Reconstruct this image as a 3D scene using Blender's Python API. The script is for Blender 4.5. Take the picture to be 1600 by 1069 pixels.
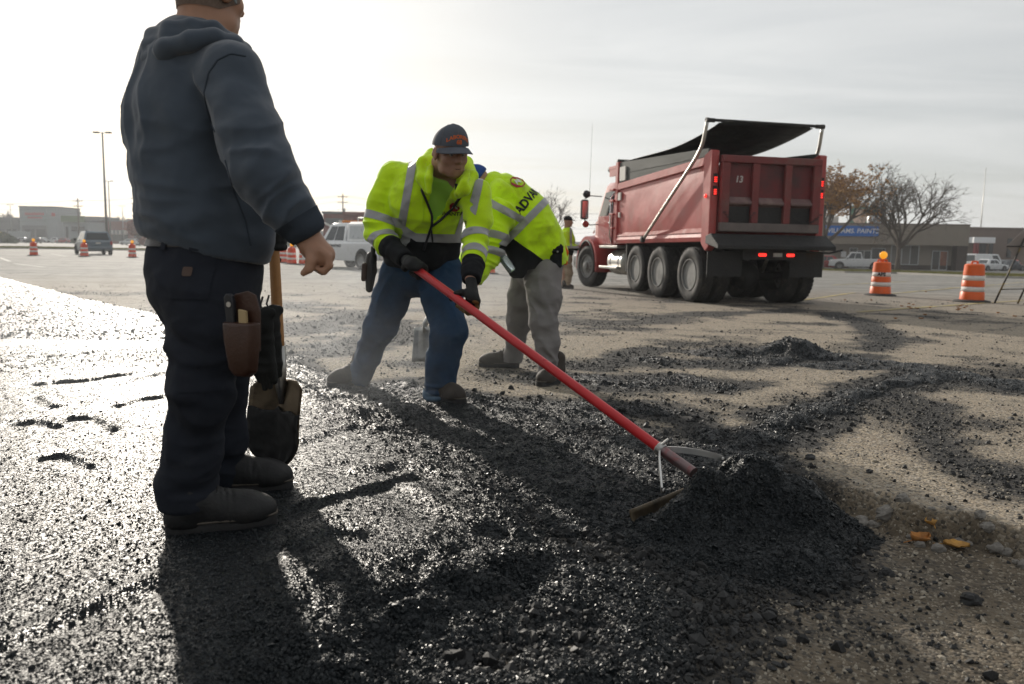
import bpy, math, random
import numpy as np
from mathutils import Matrix, Vector
from mathutils.bvhtree import BVHTree

random.seed(7); RNG = np.random.default_rng(11)
for o in list(bpy.data.objects):
    bpy.data.objects.remove(o)
SC = bpy.context.scene
COL = SC.collection

# ------------------------------------------------------------------ camera
F_PX, PITCH, ROLL, CAM_Z = 1240.0, math.radians(6.9), math.radians(1.02), 1.0
cam_d = bpy.data.cameras.new('camera')
cam_d.sensor_width = 36.0
cam_d.lens = F_PX / 1600.0 * 36.0
cam_d.clip_start, cam_d.clip_end = 0.05, 12000.0
cam_d.dof.use_dof = True
cam_d.dof.focus_distance = 3.5
cam_d.dof.aperture_fstop = 4.0
cam = bpy.data.objects.new('camera', cam_d)
COL.objects.link(cam)
CAM_R = Matrix.Rotation(math.pi / 2 - PITCH, 3, 'X') @ Matrix.Rotation(ROLL, 3, 'Z')
cam.matrix_world = Matrix.Translation((0, 0, CAM_Z)) @ CAM_R.to_4x4()
SC.camera = cam

# ------------------------------------------------------------------ sky, sun, exposure
SUN_AZ = math.radians(-25.0)      # left of the view direction (+Y)
SUN_EL = math.radians(18.0)
SUN_DIR = Vector((math.sin(SUN_AZ) * math.cos(SUN_EL), math.cos(SUN_AZ) * math.cos(SUN_EL), math.sin(SUN_EL)))
sun_d = bpy.data.lights.new('sun', 'SUN')
sun_d.energy = 3.3
sun_d.angle = math.radians(1.6)   # sun seen through thin cloud
sun_d.color = (1.0, 0.92, 0.81)
sun = bpy.data.objects.new('sun', sun_d)
COL.objects.link(sun)
sun.rotation_euler = SUN_DIR.to_track_quat('Z', 'Y').to_euler()

world = bpy.data.worlds.new('World')
SC.world = world
world.use_nodes = True
NT = world.node_tree
NT.nodes.clear()
def wn(t, **k):
    n = NT.nodes.new(t)
    for a, v in k.items():
        setattr(n, a, v)
    return n
def wl(a, b):
    NT.links.new(a, b)
out = wn('ShaderNodeOutputWorld'); bg = wn('ShaderNodeBackground')
sky = wn('ShaderNodeTexSky', sky_type='NISHITA', sun_disc=False)
sky.sun_elevation = SUN_EL
sky.sun_rotation = SUN_AZ
sky.air_density, sky.dust_density, sky.ozone_density = 1.0, 1.6, 1.5
tc = wn('ShaderNodeTexCoord')
# thin streaky high cloud on a plane far overhead: direction / (height + c)
sep = wn('ShaderNodeSeparateXYZ'); wl(tc.outputs['Generated'], sep.inputs[0])
zc = wn('ShaderNodeMath', operation='MAXIMUM'); wl(sep.outputs['Z'], zc.inputs[0]); zc.inputs[1].default_value = 0.0
za = wn('ShaderNodeMath', operation='ADD'); wl(zc.outputs[0], za.inputs[0]); za.inputs[1].default_value = 0.10
dx = wn('ShaderNodeMath', operation='DIVIDE'); wl(sep.outputs['X'], dx.inputs[0]); wl(za.outputs[0], dx.inputs[1])
dy = wn('ShaderNodeMath', operation='DIVIDE'); wl(sep.outputs['Y'], dy.inputs[0]); wl(za.outputs[0], dy.inputs[1])
cmb = wn('ShaderNodeCombineXYZ'); wl(dx.outputs[0], cmb.inputs[0]); wl(dy.outputs[0], cmb.inputs[1])
mp = wn('ShaderNodeMapping'); wl(cmb.outputs[0], mp.inputs[0])
mp.inputs['Rotation'].default_value = (0, 0, math.radians(8)); mp.inputs['Scale'].default_value = (0.38, 1.15, 1.0)
n1 = wn('ShaderNodeTexNoise'); wl(mp.outputs[0], n1.inputs['Vector'])
n1.inputs['Scale'].default_value = 1.0; n1.inputs['Detail'].default_value = 6; n1.inputs['Roughness'].default_value = 0.56; n1.inputs['Distortion'].default_value = 0.6
cr = wn('ShaderNodeMapRange'); wl(n1.outputs['Fac'], cr.inputs['Value'])
cr.inputs['From Min'].default_value = 0.32; cr.inputs['From Max'].default_value = 0.68
cr.inputs['To Min'].default_value = 0.80; cr.inputs['To Max'].default_value = 0.97
# cloud brightness rises smoothly towards the veiled sun (forward scattering of thin cloud)
dot = wn('ShaderNodeVectorMath', operation='DOT_PRODUCT'); wl(tc.outputs['Generated'], dot.inputs[0]); dot.inputs[1].default_value = SUN_DIR
mx = wn('ShaderNodeMath', operation='MAXIMUM'); wl(dot.outputs['Value'], mx.inputs[0]); mx.inputs[1].default_value = 0.0
pw = wn('ShaderNodeMath', operation='POWER'); wl(mx.outputs[0], pw.inputs[0]); pw.inputs[1].default_value = 9.0
lm = wn('ShaderNodeMath', operation='MULTIPLY'); wl(pw.outputs[0], lm.inputs[0]); lm.inputs[1].default_value = 1.0
hf = wn('ShaderNodeMath', operation='MULTIPLY_ADD'); wl(dot.outputs['Value'], hf.inputs[0]); hf.inputs[1].default_value = .5; hf.inputs[2].default_value = .5
h2 = wn('ShaderNodeMath', operation='POWER'); wl(hf.outputs[0], h2.inputs[0]); h2.inputs[1].default_value = 2.2
h3 = wn('ShaderNodeMath', operation='MULTIPLY_ADD'); wl(h2.outputs[0], h3.inputs[0]); h3.inputs[1].default_value = 2.7; h3.inputs[2].default_value = 3.6
cw1 = wn('ShaderNodeVectorMath', operation='SCALE'); cw1.inputs[0].default_value = (0.985, 0.995, 0.985); wl(h3.outputs[0], cw1.inputs['Scale'])
cw2 = wn('ShaderNodeVectorMath', operation='SCALE'); cw2.inputs[0].default_value = (1.0, 0.95, 0.84); wl(lm.outputs[0], cw2.inputs['Scale'])
cws = wn('ShaderNodeVectorMath', operation='ADD'); wl(cw1.outputs[0], cws.inputs[0]); wl(cw2.outputs[0], cws.inputs[1])
ccol = wn('ShaderNodeVectorMath', operation='SCALE'); wl(cws.outputs[0], ccol.inputs[0])
tex = wn('ShaderNodeMapRange'); wl(n1.outputs['Fac'], tex.inputs['Value']); tex.inputs['From Min'].default_value = .36; tex.inputs['From Max'].default_value = .66; tex.inputs['To Min'].default_value = .84; tex.inputs['To Max'].default_value = 1.10
wl(tex.outputs[0], ccol.inputs['Scale'])
mixc = wn('ShaderNodeMix', data_type='RGBA'); wl(cr.outputs[0], mixc.inputs['Factor'])
wl(sky.outputs[0], mixc.inputs['A']); wl(ccol.outputs[0], mixc.inputs['B'])
wl(mixc.outputs['Result'], bg.inputs['Color'])
bg.inputs['Strength'].default_value = 0.10
wl(bg.outputs[0], out.inputs['Surface'])

SC.view_settings.view_transform = 'Standard'
SC.view_settings.look = 'None'
SC.view_settings.exposure = 0.42
SC.view_settings.gamma = 1.0
SC.view_settings.use_curve_mapping = False
SC.render.engine = 'CYCLES'
SC.cycles.use_denoising = True
SC.cycles.max_bounces = 6
SC.cycles.diffuse_bounces = 3
SC.cycles.glossy_bounces = 3
SC.cycles.transmission_bounces = 4
SC.cycles.transparent_max_bounces = 8
SC.cycles.volume_bounces = 0
SC.cycles.caustics_reflective = False
SC.cycles.caustics_refractive = False
SC.cycles.sample_clamp_indirect = 4.0

# ------------------------------------------------------------------ pixel -> ray -> point
def ray(px, py):
    return np.array(CAM_R @ Vector(((px - 800) / F_PX, -(py - 534.5) / F_PX, -1.0)))
C0 = np.array([0, 0, CAM_Z])
def A(px, py, Y):
    """point on the ray through a photo pixel at world depth Y"""
    d = ray(px, py)
    return C0 + d * (Y / d[1])
def sstep(a, b, x):
    t = np.clip((x - a) / (b - a), 0, 1)
    return t * t * (3 - 2 * t)
def far_z(x, y):
    """the lot falls away gently towards the back, more to the right"""
    k = 0.004 + 0.008 * sstep(-5, 20, x)
    return 0.05 * (1 - sstep(8, 14, y)) - k * np.clip(y - 14, 0, 116)
def G(px, py, dz=0.0):
    """point where the ray through a photo pixel meets the lot (plus dz)"""
    d = ray(px, py); z = 0.0
    p = C0
    for _ in range(40):
        t = (z + dz - CAM_Z) / d[2]
        p = C0 + d * t
        z = 0.5 * z + 0.5 * float(far_z(p[0], p[1]))
    return np.array([p[0], p[1], z + dz])

# ------------------------------------------------------------------ numpy noise
def _hash(ix, iy, iz, s):
    h = (ix.astype(np.int64) * 374761393 + iy.astype(np.int64) * 668265263 + iz.astype(np.int64) * 2147483647 + s * 974634777) & 0xFFFFFFFF
    h = ((h ^ (h >> 13)) * 1274126177) & 0xFFFFFFFF
    h = ((h ^ (h >> 16)) * 2246822519) & 0xFFFFFFFF
    return ((h ^ (h >> 15)) & 0xFFFFFF) / float(0xFFFFFF)
def vnoise(P, s=0):
    """smooth value noise in 2D or 3D, about -1..1"""
    P = np.asarray(P, dtype=np.float64)
    if P.shape[1] == 2:
        i = np.floor(P).astype(np.int64); f = P - i; f = f * f * (3 - 2 * f)
        z = np.zeros(len(P), np.int64)
        a = _hash(i[:, 0], i[:, 1], z, s); b = _hash(i[:, 0] + 1, i[:, 1], z, s)
        c = _hash(i[:, 0], i[:, 1] + 1, z, s); d = _hash(i[:, 0] + 1, i[:, 1] + 1, z, s)
        return ((a * (1 - f[:, 0]) + b * f[:, 0]) * (1 - f[:, 1]) + (c * (1 - f[:, 0]) + d * f[:, 0]) * f[:, 1]) * 2 - 1
    i = np.floor(P).astype(np.int64); f = P - i; f = f * f * (3 - 2 * f)
    r = 0
    for dx_ in (0, 1):
        for dy_ in (0, 1):
            for dz_ in (0, 1):
                w = (f[:, 0] if dx_ else 1 - f[:, 0]) * (f[:, 1] if dy_ else 1 - f[:, 1]) * (f[:, 2] if dz_ else 1 - f[:, 2])
                r = r + w * _hash(i[:, 0] + dx_, i[:, 1] + dy_, i[:, 2] + dz_, s)
    return r * 2 - 1
def fbm(P, oct=4, s=0, gain=0.5):
    r, a, f = 0, 1.0, 1.0
    for k in range(oct):
        r = r + a * vnoise(np.asarray(P) * f + 17.3 * k, s + k); a *= gain; f *= 2.03
    return r
# ------------------------------------------------------------------ materials
MATS = {}
def mat(name, col, rough=0.6, metal=0.0, var=0.18, vs=6.0, bump=0.0, bs=60.0, spec=0.5, emit=None, es=0.0,
        dirt=None, damt=0.0, ds=3.0, rvar=0.08, aniso=(1, 1, 1), alpha=None, trans=0.0, coat=0.0, sheen=0.0, sss=0.0):
    """one procedural material: colour variation, a second dirt colour, fine relief, uneven gloss"""
    if name in MATS:
        return MATS[name]
    m = bpy.data.materials.new(name); m.use_nodes = True
    nt = m.node_tree; nt.nodes.clear(); L = nt.links.new
    def N(t, **k):
        n = nt.nodes.new(t)
        for a_, v_ in k.items():
            setattr(n, a_, v_)
        return n
    o = N('ShaderNodeOutputMaterial'); b = N('ShaderNodeBsdfPrincipled'); L(b.outputs[0], o.inputs[0])
    t = N('ShaderNodeTexCoord'); mp_ = N('ShaderNodeMapping'); L(t.outputs['Object'], mp_.inputs[0]); mp_.inputs['Scale'].default_value = aniso
    n = N('ShaderNodeTexNoise'); n.inputs['Scale'].default_value = vs; n.inputs['Detail'].default_value = 5; L(mp_.outputs[0], n.inputs['Vector'])
    mr = N('ShaderNodeMapRange'); L(n.outputs['Fac'], mr.inputs[0])
    mr.inputs['From Min'].default_value = .25; mr.inputs['From Max'].default_value = .75
    mr.inputs['To Min'].default_value = 1 - var; mr.inputs['To Max'].default_value = 1 + var
    sc = N('ShaderNodeVectorMath', operation='SCALE'); sc.inputs[0].default_value = col[:3]; L(mr.outputs[0], sc.inputs['Scale'])
    cout = sc.outputs[0]
    if dirt is not None:
        n2 = N('ShaderNodeTexNoise'); n2.inputs['Scale'].default_value = ds; n2.inputs['Detail'].default_value = 7; n2.inputs['Roughness'].default_value = .65
        L(t.outputs['Object'], n2.inputs['Vector'])
        m2 = N('ShaderNodeMapRange'); L(n2.outputs['Fac'], m2.inputs[0])
        m2.inputs['From Min'].default_value = .62 - .3 * damt; m2.inputs['From Max'].default_value = .80 - .1 * damt
        m2.inputs['To Max'].default_value = min(1, .35 + damt)
        mx_ = N('ShaderNodeMix', data_type='RGBA'); L(m2.outputs[0], mx_.inputs['Factor']); L(cout, mx_.inputs['A'])
        mx_.inputs['B'].default_value = (*dirt, 1); cout = mx_.outputs['Result']
    L(cout, b.inputs['Base Color'])
    rr = N('ShaderNodeMapRange'); L(n.outputs['Fac'], rr.inputs[0])
    rr.inputs['From Min'].default_value = .3; rr.inputs['From Max'].default_value = .7
    rr.inputs['To Min'].default_value = max(0.02, rough - rvar); rr.inputs['To Max'].default_value = min(1, rough + rvar)
    L(rr.outputs[0], b.inputs['Roughness'])
    b.inputs['Metallic'].default_value = metal
    b.inputs['Specular IOR Level'].default_value = spec
    b.inputs['Coat Weight'].default_value = coat
    b.inputs['Sheen Weight'].default_value = sheen
    b.inputs['Transmission Weight'].default_value = trans
    if sss:
        b.inputs['Subsurface Weight'].default_value = sss
        b.inputs['Subsurface Radius'].default_value = (.012, .005, .003)
        b.inputs['Subsurface Scale'].default_value = 1.0
    if alpha is not None:
        b.inputs['Alpha'].default_value = alpha
    if emit is not None:
        b.inputs['Emission Color'].default_value = (*emit, 1); b.inputs['Emission Strength'].default_value = es
    if bump:
        n3 = N('ShaderNodeTexNoise'); n3.inputs['Scale'].default_value = bs; n3.inputs['Detail'].default_value = 3; L(mp_.outputs[0], n3.inputs['Vector'])
        bp = N('ShaderNodeBump'); bp.inputs['Strength'].default_value = min(1, bump); bp.inputs['Distance'].default_value = 0.6 / bs
        L(n3.outputs['Fac'], bp.inputs['Height']); L(bp.outputs[0], b.inputs['Normal'])
    MATS[name] = m
    return m

# ------------------------------------------------------------------ objects
def tag(o, label=None, cat=None, group=None, kind=None):
    if label: o['label'] = label
    if cat: o['category'] = cat
    if group: o['group'] = group
    if kind: o['kind'] = kind
    return o
def empty(name, loc, rz=0.0, label=None, cat=None, group=None):
    o = bpy.data.objects.new(name, None); COL.objects.link(o)
    o.empty_display_size = 0.2
    o.location = loc; o.rotation_euler = (0, 0, rz)
    return tag(o, label, cat, group)
def mesh(name, V, Fc, m=None, parent=None, smooth=False, off=None, mats=None, fm=None):
    """link one mesh object; V are in the parent's frame (or minus off, for figures laid out in world space)"""
    me = bpy.data.meshes.new(name)
    V = np.asarray(V, dtype=np.float64)
    if off is not None:
        V = V - np.asarray(off)
    me.from_pydata(V.tolist(), [], [list(map(int, f)) for f in Fc] if not isinstance(Fc, np.ndarray) else Fc.tolist())
    if mats:
        for q in mats: me.materials.append(q)
        if fm is not None: me.polygons.foreach_set('material_index', np.asarray(fm, dtype=np.int32))
    elif m:
        me.materials.append(m)
    me.polygons.foreach_set('use_smooth', np.full(len(me.polygons), bool(smooth)))
    me.update()
    o = bpy.data.objects.new(name, me); COL.objects.link(o)
    if parent is not None: o.parent = parent
    return o
def attr(o, name, vals):
    a_ = o.data.attributes.new(name, 'FLOAT', 'POINT')
    a_.data.foreach_set('value', np.asarray(vals, dtype=np.float32))
def dup_tree(o, parent=None, loc=None, rz=None, label=None):
    c = o.copy(); COL.objects.link(c); c.parent = parent
    if parent is not None: c.matrix_parent_inverse = o.matrix_parent_inverse
    if loc is not None: c.location = loc
    if rz is not None: c.rotation_euler = (0, 0, rz)
    if label: c['label'] = label
    for ch in list(o.children): dup_tree(ch, c)
    return c

def nrm(v):
    v = np.asarray(v, float); return v / (np.linalg.norm(v) + 1e-12)
def frame_of(d):
    d = nrm(d); h = np.array([0, 0, 1.]) if abs(d[2]) < .9 else np.array([1., 0, 0])
    u = nrm(np.cross(h, d)); return u, np.cross(d, u)

class MB:
    """collects simple shapes into one mesh"""
    def __init__(s): s.V = []; s.F = []; s.n = 0
    def add(s, V, Fc):
        V = np.asarray(V, float); s.V.append(V); s.F += [[i + s.n for i in f] for f in Fc]; s.n += len(V); return s
    def box(s, lo, hi, bev=0.0):
        lo = np.array(lo, float); hi = np.array(hi, float)
        lo, hi = np.minimum(lo, hi), np.maximum(lo, hi)
        b_ = min(bev, *(0.45 * (hi - lo)))
        if b_ <= 0:
            V = [(x, y, z) for z in (lo[2], hi[2]) for y in (lo[1], hi[1]) for x in (lo[0], hi[0])]
            return s.add(V, [(0, 2, 3, 1), (4, 5, 7, 6), (0, 1, 5, 4), (2, 6, 7, 3), (0, 4, 6, 2), (1, 3, 7, 5)])
        # chamfered box: every corner becomes three points
        V = []; idx = {}
        for cx in (0, 1):
            for cy in (0, 1):
                for cz in (0, 1):
                    c = np.array([hi[0] if cx else lo[0], hi[1] if cy else lo[1], hi[2] if cz else lo[2]])
                    sg = np.array([-1 if cx else 1, -1 if cy else 1, -1 if cz else 1]) * b_
                    for ax in range(3):
                        p = c + sg; p[ax] = c[ax]
                        idx[(cx, cy, cz, ax)] = len(V); V.append(p)
        Fc = []
        for ax in range(3):
            o1, o2 = [(1, 2), (0, 2), (0, 1)][ax]
            for sd in (0, 1):
                q = []
                for a1, a2 in ((0, 0), (1, 0), (1, 1), (0, 1)):
                    k = [0, 0, 0]; k[ax] = sd; k[o1] = a1; k[o2] = a2; q.append(idx[(*k, ax)])
                Fc.append(q if (sd ^ (ax == 1)) else q[::-1])
        for ax in range(3):       # edge chamfers along ax
            o1, o2 = [(1, 2), (0, 2), (0, 1)][ax]
            for a1 in (0, 1):
                for a2 in (0, 1):
                    k0 = [0, 0, 0]; k0[o1] = a1; k0[o2] = a2; k1 = list(k0); k1[ax] = 1
                    Fc.append([idx[(*k0, o1)], idx[(*k1, o1)], idx[(*k1, o2)], idx[(*k0, o2)]])
        for cx in (0, 1):
            for cy in (0, 1):
                for cz in (0, 1): Fc.append([idx[(cx, cy, cz, 0)], idx[(cx, cy, cz, 1)], idx[(cx, cy, cz, 2)]])
        return s.add(V, Fc)
    def tube(s, pts, r, n=8, caps=True):
        pts = [np.asarray(p, float) for p in pts]; r = [r] * len(pts) if np.isscalar(r) else r
        V = []; Fc = []; u = None
        for i, p in enumerate(pts):
            d = pts[min(i + 1, len(pts) - 1)] - pts[max(i - 1, 0)]
            d = nrm(d)
            if u is None: u, w = frame_of(d)
            else:
                u = nrm(u - d * (u @ d)); w = np.cross(d, u)
            for k in range(n):
                a_ = 2 * math.pi * k / n
                V.append(p + r[i] * (math.cos(a_) * u + math.sin(a_) * w))
        for i in range(len(pts) - 1):
            for k in range(n):
                k2 = (k + 1) % n
                Fc.append((i * n + k, i * n + k2, (i + 1) * n + k2, (i + 1) * n + k))
        if caps:
            Fc.append(tuple(range(n))[::-1]); Fc.append(tuple((len(pts) - 1) * n + k for k in range(n)))
        return s.add(V, Fc)
    def lathe(s, prof, c=(0, 0, 0), axis=(0, 0, 1), n=24, closed=False):
        """prof: (radius, height along axis)"""
        ax = nrm(axis); u, w = frame_of(ax); c = np.asarray(c, float); V = []; Fc = []
        for r_, h_ in prof:
            for k in range(n):
                a_ = 2 * math.pi * k / n
                V.append(c + ax * h_ + max(r_, 1e-4) * (math.cos(a_) * u + math.sin(a_) * w))
        m_ = len(prof)
        for i in range(m_ if closed else m_ - 1):
            j = (i + 1) % m_
            for k in range(n):
                k2 = (k + 1) % n
                Fc.append((i * n + k, i * n + k2, j * n + k2, j * n + k))
        if not closed:
            Fc.append(tuple(range(n))[::-1]); Fc.append(tuple((m_ - 1) * n + k for k in range(n)))
        return s.add(V, Fc)
    def loft(s, secs, caps=True, closed=True):
        n = len(secs[0]); V = [p for q in secs for p in q]; Fc = []
        for i in range(len(secs) - 1):
            for k in range(n if closed else n - 1):
                k2 = (k + 1) % n
                Fc.append((i * n + k, i * n + k2, (i + 1) * n + k2, (i + 1) * n + k))
        if caps:
            Fc.append(tuple(range(n))[::-1]); Fc.append(tuple((len(secs) - 1) * n + k for k in range(n)))
        return s.add(V, Fc)
    def prism(s, poly, lo, hi, axis=0):
        """extrude a 2D polygon along an axis (0: poly is (y,z); 1: (x,z); 2: (x,y))"""
        def P(p, t):
            return [(t, p[0], p[1]), (p[0], t, p[1]), (p[0], p[1], t)][axis]
        return s.loft([[P(p, lo) for p in poly], [P(p, hi) for p in poly]])
    def quad(s, a_, b_, c_, d_): return s.add([a_, b_, c_, d_], [(0, 1, 2, 3)])
    def slab(s, a_, b_, c_, d_, n_, t=0.01):
        n_ = np.asarray(n_, float) * t; q = [np.asarray(p, float) for p in (a_, b_, c_, d_)]
        return s.add(q + [p + n_ for p in q], [(3, 2, 1, 0), (4, 5, 6, 7), (0, 1, 5, 4), (1, 2, 6, 5), (2, 3, 7, 6), (3, 0, 4, 7)])
    def build(s, name, m, parent=None, smooth=False, off=None):
        o = mesh(name, np.concatenate(s.V), s.F, m, parent, smooth, off)
        if smooth == 'auto':
            pass
        return o
def bevel(o, w=0.01, seg=1):
    md = o.modifiers.new('bevel', 'BEVEL'); md.width = w; md.segments = seg; md.limit_method = 'ANGLE'; md.angle_limit = math.radians(40)
    return o
def autosmooth(o, deg=40):
    """smooth shading with sharp edges kept by angle"""
    me = o.data
    me.polygons.foreach_set('use_smooth', np.ones(len(me.polygons), bool))
    me.set_sharp_from_angle(angle=math.radians(deg))
    return o
def text_tris(body, size=1.0, bold=0.0, shear=0.0, align='CENTER', space=1.0):
    cu = bpy.data.curves.new('lettering', 'FONT'); cu.body = body; cu.size = size; cu.offset = bold; cu.shear = shear
    cu.align_x = align; cu.align_y = 'CENTER'; cu.space_character = space; cu.resolution_u = 3
    o = bpy.data.objects.new('lettering', cu); COL.objects.link(o)
    dg = bpy.context.evaluated_depsgraph_get(); me = o.evaluated_get(dg).to_mesh()
    V = np.array([v.co[:] for v in me.vertices]); Fc = [list(p.vertices) for p in me.polygons]
    o.evaluated_get(dg).to_mesh_clear(); bpy.data.objects.remove(o); bpy.data.curves.remove(cu)
    return V, Fc
def text_on(name, body, size, O, U, W, m, parent, off=None, lift=0.003, **k):
    """flat lettering laid on a plane through O spanned by U (reading direction) and W (up)"""
    V, Fc = text_tris(body, size, **k); U = nrm(U); W = nrm(W); n_ = np.cross(U, W)
    P = np.asarray(O) + V[:, :1] * U + V[:, 1:2] * W + n_ * lift
    return mesh(name, P, Fc, m, parent, off=off)
# ------------------------------------------------------------------ ground and fresh asphalt
def gp(pts, z):
    """photo pixels -> points on the plane z"""
    r = []
    for x, y in pts:
        d = ray(x, y); t = (z - CAM_Z) / d[2]; r.append((C0 + d * t)[:2])
    return np.array(r)
def poly_sd(P, poly):
    """signed distance to a polygon, negative inside"""
    n = len(poly); d2 = np.full(len(P), 1e9); ins = np.zeros(len(P), bool)
    for i in range(n):
        a_, b_ = poly[i], poly[(i + 1) % n]; e = b_ - a_; w = P - a_
        t = np.clip((w @ e) / (e @ e), 0, 1); q = w - t[:, None] * e
        d2 = np.minimum(d2, (q * q).sum(1))
        c = ((a_[1] > P[:, 1]) != (b_[1] > P[:, 1]))
        xs = a_[0] + (P[:, 1] - a_[1]) / (b_[1] - a_[1] + 1e-12) * e[0]
        ins ^= c & (P[:, 0] < xs)
    d = np.sqrt(d2); return np.where(ins, -d, d)
def line_d(P, pl):
    d2 = np.full(len(P), 1e9)
    for i in range(len(pl) - 1):
        a_, b_ = pl[i], pl[i + 1]; e = b_ - a_; w = P - a_
        t = np.clip((w @ e) / (e @ e), 0, 1); q = w - t[:, None] * e
        d2 = np.minimum(d2, (q * q).sum(1))
    return np.sqrt(d2)
MAT_PX = [(-100, 400), (0, 425), (130, 456), (270, 490), (420, 556), (560, 632), (700, 690), (800, 750), (872, 822), (850, 872), (720, 920), (610, 962), (510, 1015), (440, 1069), (390, 1150), (-500, 1150), (-900, 700)]
LOOSE_PX = [(300, 500), (470, 560), (540, 600), (640, 592), (760, 612), (860, 628), (930, 640), (1000, 662), (1070, 690), (1120, 690), (1200, 702), (1275, 745), (1330, 812), (1310, 848), (1245, 880), (1180, 930), (1110, 990), (1040, 1069), (980, 1130), (560, 1130), (200, 1100), (150, 700)]
BARE_PX = [(740, 1060), (800, 1010), (880, 992), (930, 1000), (900, 1040), (820, 1075)]
EDGE_PX = [(1235, 738), (1300, 754), (1345, 770), (1385, 778), (1410, 794), (1442, 797), (1480, 806), (1522, 809), (1600, 830), (1750, 862)]
MATW, LOOSEW, BAREW = gp(MAT_PX, .12), gp(LOOSE_PX, .07), gp(BARE_PX, .02)
EDGEW = gp(EDGE_PX, .05)
DUGW = np.concatenate([EDGEW, [[3.2, 1.9], [3.2, -1], [-4, -1], [-4, 2.2], [0.9, 3.0]]])
STREAKS = [  # pixels, height of plane, half width, thickness, cover
    ([(1120, 712), (1230, 664), (1330, 622), (1420, 592), (1490, 586)], .05, .15, .035, 1.0),
    ([(1020, 566), (1140, 568), (1240, 560), (1340, 563), (1450, 580), (1620, 606)], .05, .20, .028, .95),
    ([(870, 590), (980, 602), (1060, 592), (1120, 602)], .05, .17, .024, .9),
    ([(880, 640), (1000, 640), (1090, 668), (1120, 690)], .05, .16, .028, .9),
    ([(930, 575), (1020, 545), (1100, 552)], .05, .12, .0, .75),
    ([(1296, 488), (1350, 508), (1384, 528), (1366, 548)], .02, .16, .0, .8),
    ([(1400, 602), (1450, 650), (1460, 700), (1600, 770)], .05, .13, .000, .55),
    ([(1000, 500), (1130, 490), (1250, 486)], .0, .22, .0, .6),
    ([(460, 515), (560, 490), (640, 520), (520, 550)], .05, .26, .0, .72),
    ([(880, 500), (960, 508), (1040, 500)], .02, .3, .0, .45),
    ([(1240, 905), (1330, 870), (1420, 880)], .0, .08, .0, .3),
    ([(1180, 960), (1300, 960), (1420, 1000)], .0, .14, .0, .28),
    ([(1000, 1075), (1090, 1000), (1160, 960)], .0, .10, .0, .7),
]
STREAKW = [(gp(p, z), w, t, c) for p, z, w, t, c in STREAKS]
RIDGES = [  # small ridges and boot marks pressed up in the mat: pixels, height, half width
    ([(30, 664), (60, 659), (92, 668)], .020, .022), ([(112, 656), (150, 655), (172, 668), (180, 673)], .020, .022),
    ([(68, 622), (84, 637), (104, 634)], .016, .026), ([(186, 636), (215, 627), (250, 622)], .020, .026),
    ([(66, 720), (100, 714), (125, 722), (142, 731)], .018, .020), ([(55, 602), (130, 596), (200, 586)], .020, .022),
    ([(190, 604), (230, 590), (262, 584)], .016, .03),
    ([(0, 1010), (100, 965), (240, 905)], .014, .03), ([(430, 800), (520, 778), (640, 744)], .020, .03),
    ([(470, 850), (500, 830), (560, 835)], .018, .03), ([(470, 690), (560, 662), (640, 668)], .016, .04),
    ([(640, 760), (700, 800), (760, 820)], .018, .04), ([(560, 735), (640, 722), (720, 742)], .014, .04),
    ([(690, 880), (730, 905), (770, 890)], .02, .03), ([(425, 905), (470, 880), (500, 900)], .012, .03),
    ([(60, 560), (180, 548), (250, 552)], .016, .05), ([(0, 545), (120, 538), (260, 530)], .012, .05),
    ([(872, 835), (800, 872), (700, 905), (600, 952), (520, 1000), (440, 1069)], .034, .055),
]
RIDGEW = [(gp(p, .12), h, w) for p, h, w in RIDGES]
def base_z(P):
    x, y = P[:, 0], P[:, 1]
    z = far_z(x, y)
    near = y < 5
    if near.any():
        q = P[near]
        wob = 0.035 * fbm(q * 7, 4, 5)
        sd = poly_sd(q, DUGW) + wob
        dug = (1 - sstep(-.055, .008, sd)) * sstep(.15, .95, q[:, 0] - .25 * (q[:, 1] - 2))
        z[near] -= .085 * dug + .034 * np.exp(-((sd + .03) / .035) ** 2) * (fbm(q * 24, 3, 15) + .2) * sstep(.5, 1.0, q[:, 0])
        lip = np.exp(-(sd / .10) ** 2) * (1 - dug)
        z[near] += .012 * lip * (1 + fbm(q * 14, 3, 8)) * sstep(.7, 1.1, q[:, 0])
    z += .004 * fbm(P * 1.1, 3, 2) * (y > -5) * (y < 40)
    return z
PILES = [((.99, 2.88), .118, .27, .20, .3), ((.80, 2.78), .108, .20, .14, .65), ((.63, 2.655), .125, .15, .095, .85), ((.88, 3.00), .06, .18, .15, .5), ((.73, 2.73), .05, .12, .10, .6), ((1.14, 2.82), .075, .20, .18, -.2), ((.78, 2.54), .04, .32, .16, .2),
         ((2.62, 7.30), .13, .32, .26, 0), ((2.05, 7.25), .05, .4, .25, 0), ((2.75, 6.6), .03, .3, .18, 0)]
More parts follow.
